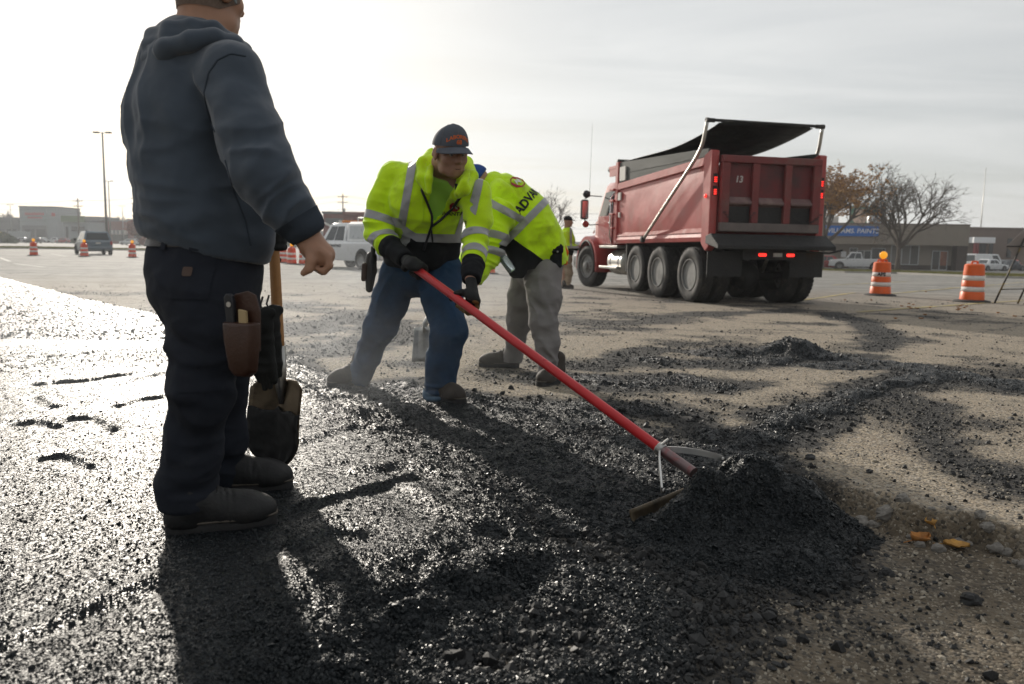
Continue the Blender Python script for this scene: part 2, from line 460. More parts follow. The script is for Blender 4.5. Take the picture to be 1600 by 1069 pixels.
def asphalt(P):
    """thickness of fresh asphalt, cover of crumbs and black dust 0..1, looseness 0..1"""
    x, y = P[:, 0], P[:, 1]
    w1 = .05 * fbm(P * 3.1, 4, 21); w2 = .10 * fbm(P * 2.3, 4, 31)
    sm = poly_sd(P, MATW) + w1 * .6
    sl = poly_sd(P, LOOSEW) + w2
    sb = poly_sd(P, BAREW) + w2 * .6
    mat_ = 1 - sstep(-.13, .02, sm)
    loose_ = 1 - sstep(-.16, .05, sl)
    T = .085 * mat_ * (1 - .5 * sstep(6, 14, y))
    T = np.maximum(T, loose_ * (.034 + .018 * fbm(P * 2.0, 3, 41)) * (.35 + .65 * sstep(-.05, .10, sb)))
    cov = np.maximum(1 - sstep(-.05, .04, sm), 1 - sstep(-.1, .22, sl))
    cov = cov * (.35 + .65 * sstep(-.08, .08, sb))
    for pl, hw, th, cv in STREAKW:
        d = line_d(P, pl) + hw * (.75 * fbm(P * 2.6, 5, 55, .6) + .25)
        k = 1 - sstep(hw * .25, hw * 1.3, d)
        T = np.maximum(T, th * k); cov = np.maximum(cov, cv * (1 - sstep(hw * .6, hw * 3.0, d)))
    for (cx, cy), h, rx, ry, an in PILES:
        c, s = math.cos(an), math.sin(an); u = (x - cx) * c + (y - cy) * s; v = -(x - cx) * s + (y - cy) * c
        rr = np.sqrt((u / rx) ** 2 + (v / ry) ** 2) * (1 + .16 * fbm(P * 4.0, 3, 61))
        hh = h * 1.12 * (1 - sstep(.10, 1.42, rr)) * (1 + .11 * fbm(P * 9, 3, 66))
        T = T + hh; cov = np.maximum(cov, 1 - sstep(.7, 1.4, rr))
    lo = np.maximum(loose_ * sstep(-.5, .0, sm), 1 - mat_)
    band = np.exp(-(line_d(P, gp([(-100, 560), (100, 562), (270, 558), (330, 560)], .12)) / .62) ** 2)
    lo = np.maximum(lo, .85 * band)
    lo = np.where(lo < .5, lo - mat_ * sstep(6.4, 7.2, y) * (1 - lo), lo)
    for pl, h, hw in RIDGEW:
        d = line_d(P, pl); k = np.exp(-(d / hw) ** 2)
        T = T + (.75 * h * k - .35 * h * np.exp(-((d - 2.2 * hw) / (1.6 * hw)) ** 2)) * (mat_ + loose_ > .5) * np.clip(1 + .3 * fbm(P * 16, 3, 71), 0, 2)
    # general unevenness, rake marks and lumps
    on = (T > .002)
    lp = np.clip(lo, 0, 1)
    T = T + on * lp * (.010 * fbm(P * 5, 3, 81) + .006 * fbm(P * 19, 3, 91)) + on * (1 - lp) * .0035 * fbm(P * 3.3, 3, 95)
    cov = np.maximum(cov, .42 * np.clip(fbm(P * 1.4, 3, 140) * 1.2 - .05, 0, 1) * (y < 16))
    return T, np.clip(cov, 0, 1), np.clip(lo, -1, 1)

ang = np.concatenate([np.linspace(-180, -47, 24)[:-1], np.linspace(-47, 47, 640), np.linspace(47, 180, 24)[1:-1]])
rad = np.concatenate([[.25], np.linspace(.5, 1.25, 8), np.geomspace(1.3, 9.0, 470), np.geomspace(9.06, 16, 60)[0:], np.geomspace(16.6, 60, 34), np.geomspace(64, 6000, 34)])
na, nr = len(ang), len(rad)
AA, RR = np.meshgrid(np.radians(ang), rad)
GP = np.stack([(RR * np.sin(AA)).ravel(), (RR * np.cos(AA)).ravel()], 1)
gz = base_z(GP)
nearm = (GP[:, 1] > .2) & (RR.ravel() < 40) & (np.abs(AA.ravel()) < math.radians(60))
T = np.zeros(len(GP)); CV = np.zeros(len(GP)); LO = np.ones(len(GP))
T[nearm], CV[nearm], LO[nearm] = asphalt(GP[nearm])
fine = nearm & (RR.ravel() < 12)
grit = np.zeros(len(GP))
grit[fine] = fbm(GP[fine] * 38, 3, 101)
pebble = np.zeros(len(GP)); pebble[fine] = np.maximum(0, fbm(GP[fine] * 75, 2, 111))
gz2 = gz + .0025 * grit
ii = np.arange(nr - 1)[:, None] * na + np.arange(na)[None, :]
jj = np.arange(nr - 1)[:, None] * na + (np.arange(na)[None, :] + 1) % na
QUADS = np.stack([ii, jj, jj + na, ii + na], -1).reshape(-1, 4)

def ground_material():
    m = bpy.data.materials.new('old_pavement'); m.use_nodes = True
    nt = m.node_tree; nt.nodes.clear(); L = nt.links.new
    def N(t, **k):
        n = nt.nodes.new(t)
        for a_, v_ in k.items(): setattr(n, a_, v_)
        return n
    def noise(scale, det=6, rough=.6, vec=None):
        n = N('ShaderNodeTexNoise'); n.inputs['Scale'].default_value = scale; n.inputs['Detail'].default_value = det; n.inputs['Roughness'].default_value = rough
        L(vec or t.outputs['Object'], n.inputs['Vector']); return n
    def rng(src, a_, b_, c_, d_):
        r = N('ShaderNodeMapRange'); L(src, r.inputs[0]); r.inputs[1].default_value = a_; r.inputs[2].default_value = b_; r.inputs[3].default_value = c_; r.inputs[4].default_value = d_; return r.outputs[0]
    def mix(f, a_, b_):
        x = N('ShaderNodeMix', data_type='RGBA')
        L(f, x.inputs['Factor'])
        for s_, v_ in (('A', a_), ('B', b_)):
            if isinstance(v_, tuple): x.inputs[s_].default_value = (*v_, 1)
            else: L(v_, x.inputs[s_])
        return x.outputs['Result']
    o = N('ShaderNodeOutputMaterial'); b = N('ShaderNodeBsdfPrincipled'); L(b.outputs[0], o.inputs[0])
    t = N('ShaderNodeTexCoord')
    big = noise(.35, 5); mid = noise(2.2, 7, .65); fine_ = noise(55, 4, .7); peb = N('ShaderNodeTexVoronoi'); peb.inputs['Scale'].default_value = 95; L(t.outputs['Object'], peb.inputs['Vector'])
    near_c = mix(rng(mid.outputs['Fac'], .3, .72, 0, 1), (.262, .208, .148), (.455, .378, .276))
    sepc = N('ShaderNodeSeparateColor'); L(peb.outputs['Color'], sepc.inputs[0])
    near_c = mix(rng(sepc.outputs[0], .55, 1.0, 0, .65), near_c, (.44, .41, .36))
    near_c = mix(rng(sepc.outputs[1], .5, .95, 0, .85), near_c, (.085, .078, .068))
    far_c = mix(rng(big.outputs['Fac'], .35, .65, 0, 1), (.235, .226, .208), (.310, .295, .268))
    # streaks of wear running across the lot
    mpw = N('ShaderNodeMapping'); L(t.outputs['Object'], mpw.inputs[0]); mpw.inputs['Scale'].default_value = (.12, .9, 1); mpw.inputs['Rotation'].default_value = (0, 0, .12)
    wear = noise(1.0, 6, .6, mpw.outputs[0])
    far_c = mix(rng(wear.outputs['Fac'], .42, .62, 0, .6), far_c, (.150, .146, .138))
    sp = N('ShaderNodeSeparateXYZ'); L(t.outputs['Object'], sp.inputs[0])
    c = mix(rng(sp.outputs['Y'], 13, 24, 0, 1), near_c, far_c)
    # cracks
    wv = N('ShaderNodeVectorMath', operation='ADD'); nz = noise(1.3, 4); L(t.outputs['Object'], wv.inputs[0])
    ns = N('ShaderNodeVectorMath', operation='SCALE'); L(nz.outputs['Color'], ns.inputs[0]); ns.inputs['Scale'].default_value = .9; L(ns.outputs[0], wv.inputs[1])
    vo = N('ShaderNodeTexVoronoi', feature='DISTANCE_TO_EDGE'); vo.inputs['Scale'].default_value = .28; L(wv.outputs[0], vo.inputs['Vector'])
    crk = rng(vo.outputs['Distance'], .0, .010, .8, 0)
    crk2 = N('ShaderNodeMath', operation='MULTIPLY'); L(crk, crk2.inputs[0]); L(rng(sp.outputs['Y'], 6, 10, 0, 1), crk2.inputs[1])
    c = mix(crk2.outputs[0], c, (.05, .048, .044))
    # black asphalt dust and crumbs trodden in where asphalt was dropped
    at_ = N('ShaderNodeAttribute', attribute_name='cover')
    brk = N('ShaderNodeMath', operation='MULTIPLY_ADD'); L(fine_.outputs['Fac'], brk.inputs[0]); brk.inputs[1].default_value = 1.1; brk.inputs[2].default_value = -.62
    brk2 = N('ShaderNodeMath', operation='MULTIPLY_ADD'); L(mid.outputs['Fac'], brk2.inputs[0]); brk2.inputs[1].default_value = 1.0; L(brk.outputs[0], brk2.inputs[2])
    ad = N('ShaderNodeMath', operation='ADD'); L(at_.outputs['Fac'], ad.inputs[0]); L(brk2.outputs[0], ad.inputs[1])
    c = mix(rng(ad.outputs[0], .42, .85, 0, .96), c, (.022, .022, .022))
    # damp brown earth in the dug-out strip
    ad2 = N('ShaderNodeAttribute', attribute_name='dug')
    earth = mix(rng(mid.outputs['Fac'], .3, .7, 0, 1), (.070, .056, .040), (.155, .122, .084))
    earth = mix(rng(sepc.outputs[0], .80, 1.0, 0, .8), earth, (.30, .255, .19))
    earth = mix(rng(sepc.outputs[1], .66, 1.0, 0, .8), earth, (.028, .026, .024))
    dm = N('ShaderNodeMath', operation='MULTIPLY'); L(ad2.outputs['Fac'], dm.inputs[0]); L(rng(ad.outputs[0], .5, .8, 1, .15), dm.inputs[1])
    c = mix(dm.outputs[0], c, earth)
    L(c, b.inputs['Base Color']); b.inputs['Specular IOR Level'].default_value = .35
    L(rng(mid.outputs['Fac'], .3, .7, .80, .95), b.inputs['Roughness'])
    h = N('ShaderNodeMath', operation='MULTIPLY_ADD'); L(peb.outputs['Distance'], h.inputs[0]); h.inputs[1].default_value = -.8; L(fine_.outputs['Fac'], h.inputs[2])
    bp = N('ShaderNodeBump'); bp.inputs['Strength'].default_value = .9; bp.inputs['Distance'].default_value = .006; L(h.outputs[0], bp.inputs['Height']); L(bp.outputs[0], b.inputs['Normal'])
    return m
def asphalt_material():
    m = bpy.data.materials.new('fresh_asphalt'); m.use_nodes = True
    nt = m.node_tree; nt.nodes.clear(); L = nt.links.new
    def N(t, **k):
        n = nt.nodes.new(t)
        for a_, v_ in k.items(): setattr(n, a_, v_)
        return n
    def rng(src, a_, b_, c_, d_):
        r = N('ShaderNodeMapRange'); L(src, r.inputs[0]); r.inputs[1].default_value = a_; r.inputs[2].default_value = b_; r.inputs[3].default_value = c_; r.inputs[4].default_value = d_; return r.outputs[0]
    o = N('ShaderNodeOutputMaterial'); b = N('ShaderNodeBsdfPrincipled'); L(b.outputs[0], o.inputs[0])
    t = N('ShaderNodeTexCoord'); at_ = N('ShaderNodeAttribute', attribute_name='loose')
    v1 = N('ShaderNodeTexVoronoi'); v1.inputs['Scale'].default_value = 140; L(t.outputs['Object'], v1.inputs['Vector'])
    v2 = N('ShaderNodeTexVoronoi'); v2.inputs['Scale'].default_value = 230; L(t.outputs['Object'], v2.inputs['Vector'])
    nz = N('ShaderNodeTexNoise'); nz.inputs['Scale'].default_value = 4; nz.inputs['Detail'].default_value = 6; L(t.outputs['Object'], nz.inputs['Vector'])
    # colour: tar black with greyer stones
    s = N('ShaderNodeSeparateColor'); L(v1.outputs['Color'], s.inputs[0])
    mxa = N('ShaderNodeMix', data_type='RGBA'); L(rng(s.outputs[2], .5, 1, 0, 1), mxa.inputs['Factor']); mxa.inputs['A'].default_value = (.0068, .0088, .0104, 1); mxa.inputs['B'].default_value = (.018, .0225, .026, 1)
    L(mxa.outputs['Result'], b.inputs['Base Color'])
    # relief
    hs = N('ShaderNodeMath', operation='MULTIPLY_ADD'); L(v1.outputs['Distance'], hs.inputs[0]); hs.inputs[1].default_value = -1.0
    h2 = N('ShaderNodeMath', operation='MULTIPLY'); L(v2.outputs['Distance'], h2.inputs[0]); h2.inputs[1].default_value = -.45; L(h2.outputs[0], hs.inputs[2])
    bp = N('ShaderNodeBump'); bp.inputs['Distance'].default_value = .007; L(hs.outputs[0], bp.inputs['Height']); L(rng(at_.outputs['Fac'], 0, 1, .8, .95), bp.inputs['Strength'])
    # each stone face has its own tilt
    tl = N('ShaderNodeVectorMath', operation='SUBTRACT'); L(v1.outputs['Color'], tl.inputs[0]); tl.inputs[1].default_value = (.5, .5, .5)
    ts = N('ShaderNodeVectorMath', operation='SCALE'); L(tl.outputs[0], ts.inputs[0]); L(rng(at_.outputs['Fac'], -1, 0, .55, 1.35), ts.inputs['Scale'])
    ta = N('ShaderNodeVectorMath', operation='ADD'); L(bp.outputs[0], ta.inputs[0]); L(ts.outputs[0], ta.inputs[1])
    tn = N('ShaderNodeVectorMath', operation='NORMALIZE'); L(ta.outputs[0], tn.inputs[0]); L(tn.outputs[0], b.inputs['Normal'])
    r1 = N('ShaderNodeMath', operation='MULTIPLY_ADD'); L(at_.outputs['Fac'], r1.inputs[0]); r1.inputs[1].default_value = .06; L(rng(nz.outputs['Fac'], .3, .7, .32, .42), r1.inputs[2])
    L(r1.outputs[0], b.inputs['Roughness']); b.inputs['Specular IOR Level'].default_value = .21
    return m
M_GROUND, M_ASPH = ground_material(), asphalt_material()
dugm = np.zeros(len(GP)); q_ = nearm & (GP[:, 1] < 5)
dugm[q_] = 1 - sstep(-.06, .05, poly_sd(GP[q_], DUGW) + .03 * fbm(GP[q_] * 6, 3, 5))
ground = mesh('ground', np.column_stack([GP, gz2]), QUADS, M_GROUND, smooth=True)
attr(ground, 'cover', CV); attr(ground, 'dug', dugm)
tag(ground, 'worn tan and grey parking lot pavement strewn with black crumbs', kind='structure')
# the fresh asphalt: only where there is some; its rim dips under the old pavement
az = gz + T - .006 + (T > 0) * (np.clip(LO, .12, 1) * .004 * pebble + .0022 * np.clip(LO, 0, 1) * grit + .0010 * grit)
qm = (T[QUADS] > .001).any(1)
qi = QUADS[qm]; used, inv = np.unique(qi, return_inverse=True)
asph = mesh('fresh_asphalt', np.column_stack([GP[used], az[used]]), inv.reshape(-1, 4), M_ASPH, smooth=True)
attr(asph, 'loose', LO[used])
tag(asph, 'fresh black hot asphalt mat, raked loose towards a pile', kind='structure')

def surf_z(x, y):
    """top of whatever lies at x, y"""
    P = np.array([[x, y]], float); z = base_z(P)[0]; t_ = asphalt(P)[0][0]
    return float(z + max(0, t_ - .006))

# ------------------------------------------------------------------ loose grains (crumbs nobody could count)
def grain_cloud(name, P, size, col_mat, label, squash=.72):
    me = bpy.data.meshes.new(name); me.from_pydata(P.tolist(), [], [])
    o = bpy.data.objects.new(name, me); COL.objects.link(o)
    attr(o, 'size', size)
    ng = bpy.data.node_groups.new(name + '_nodes', 'GeometryNodeTree')
    ng.interface.new_socket('Geometry', in_out='INPUT', socket_type='NodeSocketGeometry'); ng.interface.new_socket('Geometry', in_out='OUTPUT', socket_type='NodeSocketGeometry')
    N = lambda t: ng.nodes.new(t); L = ng.links.new
    gi, go = N('NodeGroupInput'), N('NodeGroupOutput')
    ico = N('GeometryNodeMeshIcoSphere'); ico.inputs['Radius'].default_value = 1.0; ico.inputs['Subdivisions'].default_value = 1
    sp_ = N('GeometryNodeSetPosition'); rv = N('FunctionNodeRandomValue'); rv.data_type = 'FLOAT_VECTOR'
    rv.inputs[0].default_value = (-.32, -.32, -.32); rv.inputs[1].default_value = (.32, .32, .32)
    L(ico.outputs[0], sp_.inputs['Geometry']); L(rv.outputs[0], sp_.inputs['Offset'])
    sm_ = N('GeometryNodeSetMaterial'); sm_.inputs['Material'].default_value = col_mat; L(sp_.outputs[0], sm_.inputs['Geometry'])
    na_ = N('GeometryNodeInputNamedAttribute'); na_.data_type = 'FLOAT'; na_.inputs['Name'].default_value = 'size'
    rr = N('FunctionNodeRandomValue'); rr.data_type = 'FLOAT_VECTOR'; rr.inputs[0].default_value = (0, 0, 0); rr.inputs[1].default_value = (6.28, 6.28, 6.28); rr.inputs['Seed'].default_value = 3
    sv = N('FunctionNodeRandomValue'); sv.data_type = 'FLOAT_VECTOR'; sv.inputs[0].default_value = (.75, .75, squash * .7); sv.inputs[1].default_value = (1.3, 1.1, squash); sv.inputs['Seed'].default_value = 5
    ms = N('ShaderNodeVectorMath'); ms.operation = 'SCALE'; L(sv.outputs[0], ms.inputs[0]); L(na_.outputs['Attribute'], ms.inputs['Scale'])
    ip = N('GeometryNodeInstanceOnPoints'); L(gi.outputs[0], ip.inputs['Points']); L(sm_.outputs[0], ip.inputs['Instance'])
    L(rr.outputs[0], ip.inputs['Rotation']); L(ms.outputs[0], ip.inputs['Scale']); L(ip.outputs[0], go.inputs[0])
    md = o.modifiers.new('grains', 'NODES'); md.node_group = ng
    return tag(o, label, kind='stuff')
def top_of(P):
    z = base_z(P); t_, c_, l_ = asphalt(P); return z + np.maximum(0, t_ - .006), t_, c_, l_
def scatter(n, r0, r1, half=46, bias=1.0):
    a_ = np.radians(RNG.uniform(-half, half, n)); r_ = r0 * (r1 / r0) ** (RNG.uniform(0, 1, n) ** bias)
    return np.column_stack([r_ * np.sin(a_), r_ * np.cos(a_)])
M_GRAIN = mat('asphalt_grain', (.009, .0118, .0135), .40, var=.6, vs=90, spec=.30, rvar=.14)
M_CRUMB = mat('asphalt_crumb', (.020, .020, .020), .62, var=.5, vs=60, spec=.4)
M_PEB = mat('pale_pebble', (.34, .30, .24), .85, var=.35, vs=40)
P = scatter(270000, 1.2, 7.5); z, t_, c_, l_ = top_of(P)
keep = (t_ > .008) & (RNG.uniform(0, 1, len(P)) < (.30 + .70 * np.clip(l_, 0, 1)))
P, z, l_ = P[keep], z[keep], l_[keep]
s_ = np.clip(RNG.lognormal(-5.52, .38, len(P)), .0022, .015) * (.60 + .40 * np.clip(l_, 0, 1))
grain_cloud('asphalt_grains', np.column_stack([P, z + s_ * .1]), s_, M_GRAIN, 'glossy black asphalt stones covering the raked loose mix')
P = scatter(300000, 1.2, 20, bias=.9); z, t_, c_, l_ = top_of(P)
pr_ = np.where((t_ > .02) & (P[:, 1] < 6.8), 0, .035 + .9 * np.clip(c_, 0, 1) ** 1.6)
pr_ += .45 * (np.clip(fbm(P * 1.4, 3, 140) - .05, 0, 1)) * (t_ < .02)
keep = RNG.uniform(0, 1, len(P)) < pr_
P, z = P[keep], z[keep]
s_ = np.clip(RNG.lognormal(-5.25, .5, len(P)), .0022, .026)
grain_cloud('asphalt_crumbs', np.column_stack([P, z + s_ * .15]), s_, M_CRUMB, 'black asphalt crumbs scattered over the tan pavement')
P = scatter(42000, 1.2, 9); z, t_, c_, l_ = top_of(P)
keep = (t_ < .004) & (c_ < .6); P, z = P[keep], z[keep]
s_ = np.clip(RNG.lognormal(-5.7, .45, len(P)), .0018, .012)
grain_cloud('pale_grit', np.column_stack([P, z]), s_, M_PEB, 'pale grit and small pebbles on the worn pavement')
# ------------------------------------------------------------------ figures: smooth implicit surfaces turned into meshes
def smin(a_, b_, k):
    h = np.clip(.5 + .5 * (b_ - a_) / k, 0, 1); return b_ * (1 - h) + a_ * h - k * h * (1 - h)
class Sdf:
    def __init__(s, k=.03): s.k = k; s.p = []; s.cuts = []; s.subs = []
    def cone(s, a_, b_, ra, rb, w=None, sa=1.0, sb=None, k=None):
        s.p.append(('c', np.asarray(a_, float), np.asarray(b_, float), ra, rb, None if w is None else nrm(w), sa, sa if sb is None else sb, k)); return s
    def chain(s, pts, rs, w=None, ss=None, k=None):
        ss = ss or [1.0] * len(pts)
        for i in range(len(pts) - 1): s.cone(pts[i], pts[i + 1], rs[i], rs[i + 1], w, ss[i], ss[i + 1], k)
        return s
    def ell(s, c, r, ax=None, k=None):
        s.p.append(('e', np.asarray(c, float), np.asarray(r, float), np.eye(3) if ax is None else np.asarray(ax, float), k)); return s
    def cut(s, p, n, R=9.0, k=.004): s.cuts.append((np.asarray(p, float), nrm(n), R, k)); return s      # keep the side away from n, within R of p
    def sub(s, a_, b_, r, k=.01): s.subs.append((np.asarray(a_, float), np.asarray(b_, float), r, k)); return s
    def one(s, q, P):
        if q[0] == 'c':
            _, a_, b_, ra, rb, w, sa, sb, _ = q
            ab = b_ - a_; t_ = np.clip((P - a_) @ ab / (ab @ ab), 0, 1); v = P - a_ - t_[:, None] * ab
            r_ = ra + (rb - ra) * t_
            if w is None: return np.sqrt((v * v).sum(1)) - r_
            u = v @ w; s_ = sa + (sb - sa) * t_
            return np.sqrt(np.maximum((v * v).sum(1) - u * u, 0) + (u / s_) ** 2) - r_
        _, c, r, ax, _ = q
        v = (P - c) @ ax.T; k0 = np.sqrt(((v / r) ** 2).sum(1)); k1 = np.sqrt(((v / r ** 2) ** 2).sum(1)) + 1e-9
        return k0 * (k0 - 1) / k1
    def box(s, pad=.03):
        lo, hi = [], []
        for q in s.p:
            if q[0] == 'c':
                m_ = max(q[3], q[4]) * max(1, q[6], q[7]); lo += [q[1] - m_, q[2] - m_]; hi += [q[1] + m_, q[2] + m_]
            else:
                m_ = q[2].max(); lo.append(q[1] - m_); hi.append(q[1] + m_)
        return np.min(lo, 0) - pad, np.max(hi, 0) + pad
    def __call__(s, P):
        d = None
        for q in s.p:
            e = s.one(q, P); kk = q[-1] or s.k
            d = e if d is None else smin(d, e, kk)
        for p, n, R_, k in s.cuts: d = -smin(-d, -np.minimum((P - p) @ n, R_ - np.sqrt(((P - p) ** 2).sum(1))), k)
        for a_, b_, r, k in s.subs:
            ab = b_ - a_; t_ = np.clip((P - a_) @ ab / (ab @ ab + 1e-9), 0, 1); v = P - a_ - t_[:, None] * ab
            d = -smin(-d, np.sqrt((v * v).sum(1)) - r, k)
        return d
def nets(fn, lo, hi, h):
    """naive surface nets on a sparse grid -> vertices, quads"""
    lo = np.asarray(lo, float); n = (np.ceil((np.asarray(hi) - lo) / h / 6).astype(int)) * 6 + 1
    cs = 6; cn = (n - 1) // cs
    ci = np.stack(np.meshgrid(*[np.arange(k) for k in cn], indexing='ij'), -1).reshape(-1, 3)
    cd = fn(lo + (ci + .5) * cs * h)
    near = ci[np.abs(cd) < cs * h * 1.6]
    D = np.full(n, 1.0, np.float32)
    inside = ci[cd <= -cs * h * 1.6]
    for b in inside: D[tuple(slice(b[k] * cs, b[k] * cs + cs + 1) for k in range(3))] = -1
    M_ = np.zeros(n, bool)
    for b in near: M_[tuple(slice(b[k] * cs, b[k] * cs + cs + 1) for k in range(3))] = True
    idx = np.argwhere(M_)
    for i in range(0, len(idx), 400000):
        j = idx[i:i + 400000]; D[j[:, 0], j[:, 1], j[:, 2]] = fn(lo + j * h)
    S_ = D < 0
    c = S_[:-1, :-1, :-1].astype(np.int8)
    for dx_, dy_, dz_ in ((1, 0, 0), (0, 1, 0), (0, 0, 1), (1, 1, 0), (1, 0, 1), (0, 1, 1), (1, 1, 1)):
        c = c + S_[dx_:n[0] - 1 + dx_, dy_:n[1] - 1 + dy_, dz_:n[2] - 1 + dz_]
    act = np.argwhere((c > 0) & (c < 8))
    vid = np.full(np.array(n) - 1, -1, np.int64); vid[act[:, 0], act[:, 1], act[:, 2]] = np.arange(len(act))
    acc = np.zeros((len(act), 3)); cnt = np.zeros(len(act))
    cor = [(a_, b_, e_) for a_ in (0, 1) for b_ in (0, 1) for e_ in (0, 1)]
    for p in cor:
        for ax in range(3):
            if p[ax]: continue
            q = list(p); q[ax] = 1
            d0 = D[act[:, 0] + p[0], act[:, 1] + p[1], act[:, 2] + p[2]].astype(float); d1 = D[act[:, 0] + q[0], act[:, 1] + q[1], act[:, 2] + q[2]].astype(float)
            m_ = (d0 < 0) != (d1 < 0); t_ = np.where(m_, d0 / np.where(m_, d0 - d1, 1), 0)
            pos = np.tile(np.array(p, float), (len(act), 1)); pos[:, ax] += t_
            acc[m_] += pos[m_]; cnt[m_] += 1
    V = lo + (act + acc / np.maximum(cnt, 1)[:, None]) * h
    Q = []
    for ax in range(3):
        sl0 = [slice(0, n[k]) for k in range(3)]; sl1 = list(sl0); sl0[ax] = slice(0, n[ax] - 1); sl1[ax] = slice(1, n[ax])
        a_, b_ = S_[tuple(sl0)], S_[tuple(sl1)]
        e = np.argwhere(a_ != b_); fl = a_[e[:, 0], e[:, 1], e[:, 2]]
        o1, o2 = [(1, 2), (2, 0), (0, 1)][ax]
        ok = (e[:, o1] > 0) & (e[:, o2] > 0) & (e[:, o1] < n[o1] - 1) & (e[:, o2] < n[o2] - 1); e = e[ok]; fl = fl[ok]
        def cell(d1, d2):
            t_ = e.copy(); t_[:, o1] -= d1; t_[:, o2] -= d2; return vid[t_[:, 0], t_[:, 1], t_[:, 2]]
        q = np.stack([cell(1, 1), cell(0, 1), cell(0, 0), cell(1, 0)], 1)
        q = np.where(fl[:, None], q, q[:, ::-1]); Q.append(q)
    Q = np.concatenate(Q); Q = Q[(Q >= 0).all(1)]
    return V, Q
def vnormals(V, Q):
    n_ = np.cross(V[Q[:, 2]] - V[Q[:, 0]], V[Q[:, 3]] - V[Q[:, 1]]); N_ = np.zeros_like(V)
    for k in range(4): np.add.at(N_, Q[:, k], n_)
    return N_ / (np.linalg.norm(N_, axis=1)[:, None] + 1e-12)
def folds(V, N_, specs, seed=0):
    """cloth folds: (centre, radius, axis the folds run across, frequency along it, frequency across, depth)"""
    d = np.zeros(len(V))
    for k, (c, r, ax, fl, fa, amp) in enumerate(specs):
        ax = nrm(ax); q = V - np.asarray(c); w = np.exp(-((q ** 2).sum(1)) / (r * r)); a_ = q @ ax
        wp = q * fa + np.outer(a_, ax) * (fl - fa)
        wp = wp + .35 * np.stack([vnoise(q * 9 + 5 * j, 200 + j) for j in range(3)], 1)
        n_ = vnoise(wp + 31.7 * (k + seed), 300 + k)
        d += 1.45 * w * amp * (.9 - 2.4 * np.abs(n_))
    return V + N_ * d[:, None]
def cloth(name, sdf, m, parent, off, h=.007, fspec=(), seed=0, micro=.0012, crumple=0.0):
    lo, hi = sdf.box(); V, Q = nets(sdf, lo, hi, h)
    N_ = vnormals(V, Q)
    if fspec: V = folds(V, N_, fspec, seed)
    if crumple:
        q_ = V + .02 * np.stack([vnoise(V * 7 + 3 * k, 500 + k) for k in range(3)], 1)
        V = V + N_ * (crumple * ((.8 - 2 * np.abs(vnoise(q_ * np.array([8, 8, 12.]) + seed, 510))) + .6 * (.8 - 2 * np.abs(vnoise(q_ * np.array([19, 19, 24.]) + seed, 511)))))[:, None]
    if micro: V = V + N_ * (micro * fbm(V * 28, 2, 77 + seed))[:, None]
    o = mesh(name, V, Q, m, parent, smooth=True, off=off)
    return o, V, Q
def patch(name, V, Q, s, m, parent, off, lift=.0025):
    """the part of a garment's surface where field s < 0, cut cleanly and lifted a little: tape, cuffs, trim"""
    N_ = vnormals(V, Q); W = V + N_ * lift
    Tt = np.concatenate([Q[:, [0, 1, 2]], Q[:, [0, 2, 3]]])
    sv = s[Tt]; k = (sv < 0).sum(1)
    tris = []; full = Tt[k == 3]; extra = []; nv = len(W)
    for t_ in Tt[(k > 0) & (k < 3)]:
        pg = []
        for i in range(3):
            a_, b_ = t_[i], t_[(i + 1) % 3]
            if s[a_] < 0: pg.append(a_)
            if (s[a_] < 0) != (s[b_] < 0):
                f = s[a_] / (s[a_] - s[b_]); extra.append(W[a_] * (1 - f) + W[b_] * f); pg.append(nv + len(extra) - 1)
        for i in range(1, len(pg) - 1): tris.append((pg[0], pg[i], pg[i + 1]))
    Fc = np.concatenate([full, np.array(tris, int).reshape(-1, 3)]) if len(tris) else full
    if len(Fc) == 0: return None
    W = np.concatenate([W, np.array(extra).reshape(-1, 3)])
    u, inv = np.unique(Fc, return_inverse=True)
    return mesh(name, W[u], inv.reshape(-1, 3), m, parent, smooth=True, off=off)
def print_on(name, body, size, V, Q, O, U, W_, m, parent, off, lift=.004, arc=0.0, tris=None, **k):
    """lettering pressed onto a curved surface along the direction U x W"""
    T_, Fc = tris if tris is not None else text_tris(body, size, **k)
    U = nrm(U); W_ = nrm(W_ - U * (np.asarray(W_) @ U)); n_ = np.cross(U, W_)
    bv = BVHTree.FromPolygons([tuple(v) for v in V], [tuple(int(i) for i in q) for q in Q])
    P_ = []
    for x, y, _ in T_:
        p = np.asarray(O) + U * x + W_ * (y - arc * x * x)
        hit = bv.ray_cast(Vector(p + n_ * .25), Vector(-n_), .6)
        P_.append(np.array(hit[0]) + n_ * lift if hit[0] is not None else np.full(3, np.nan))
    P_ = np.array(P_); bad = np.isnan(P_[:, 0]); P_[bad] = np.asarray(O)
    return mesh(name, P_, [q for q in Fc if not bad[list(q)].any()], m, parent, off=off)
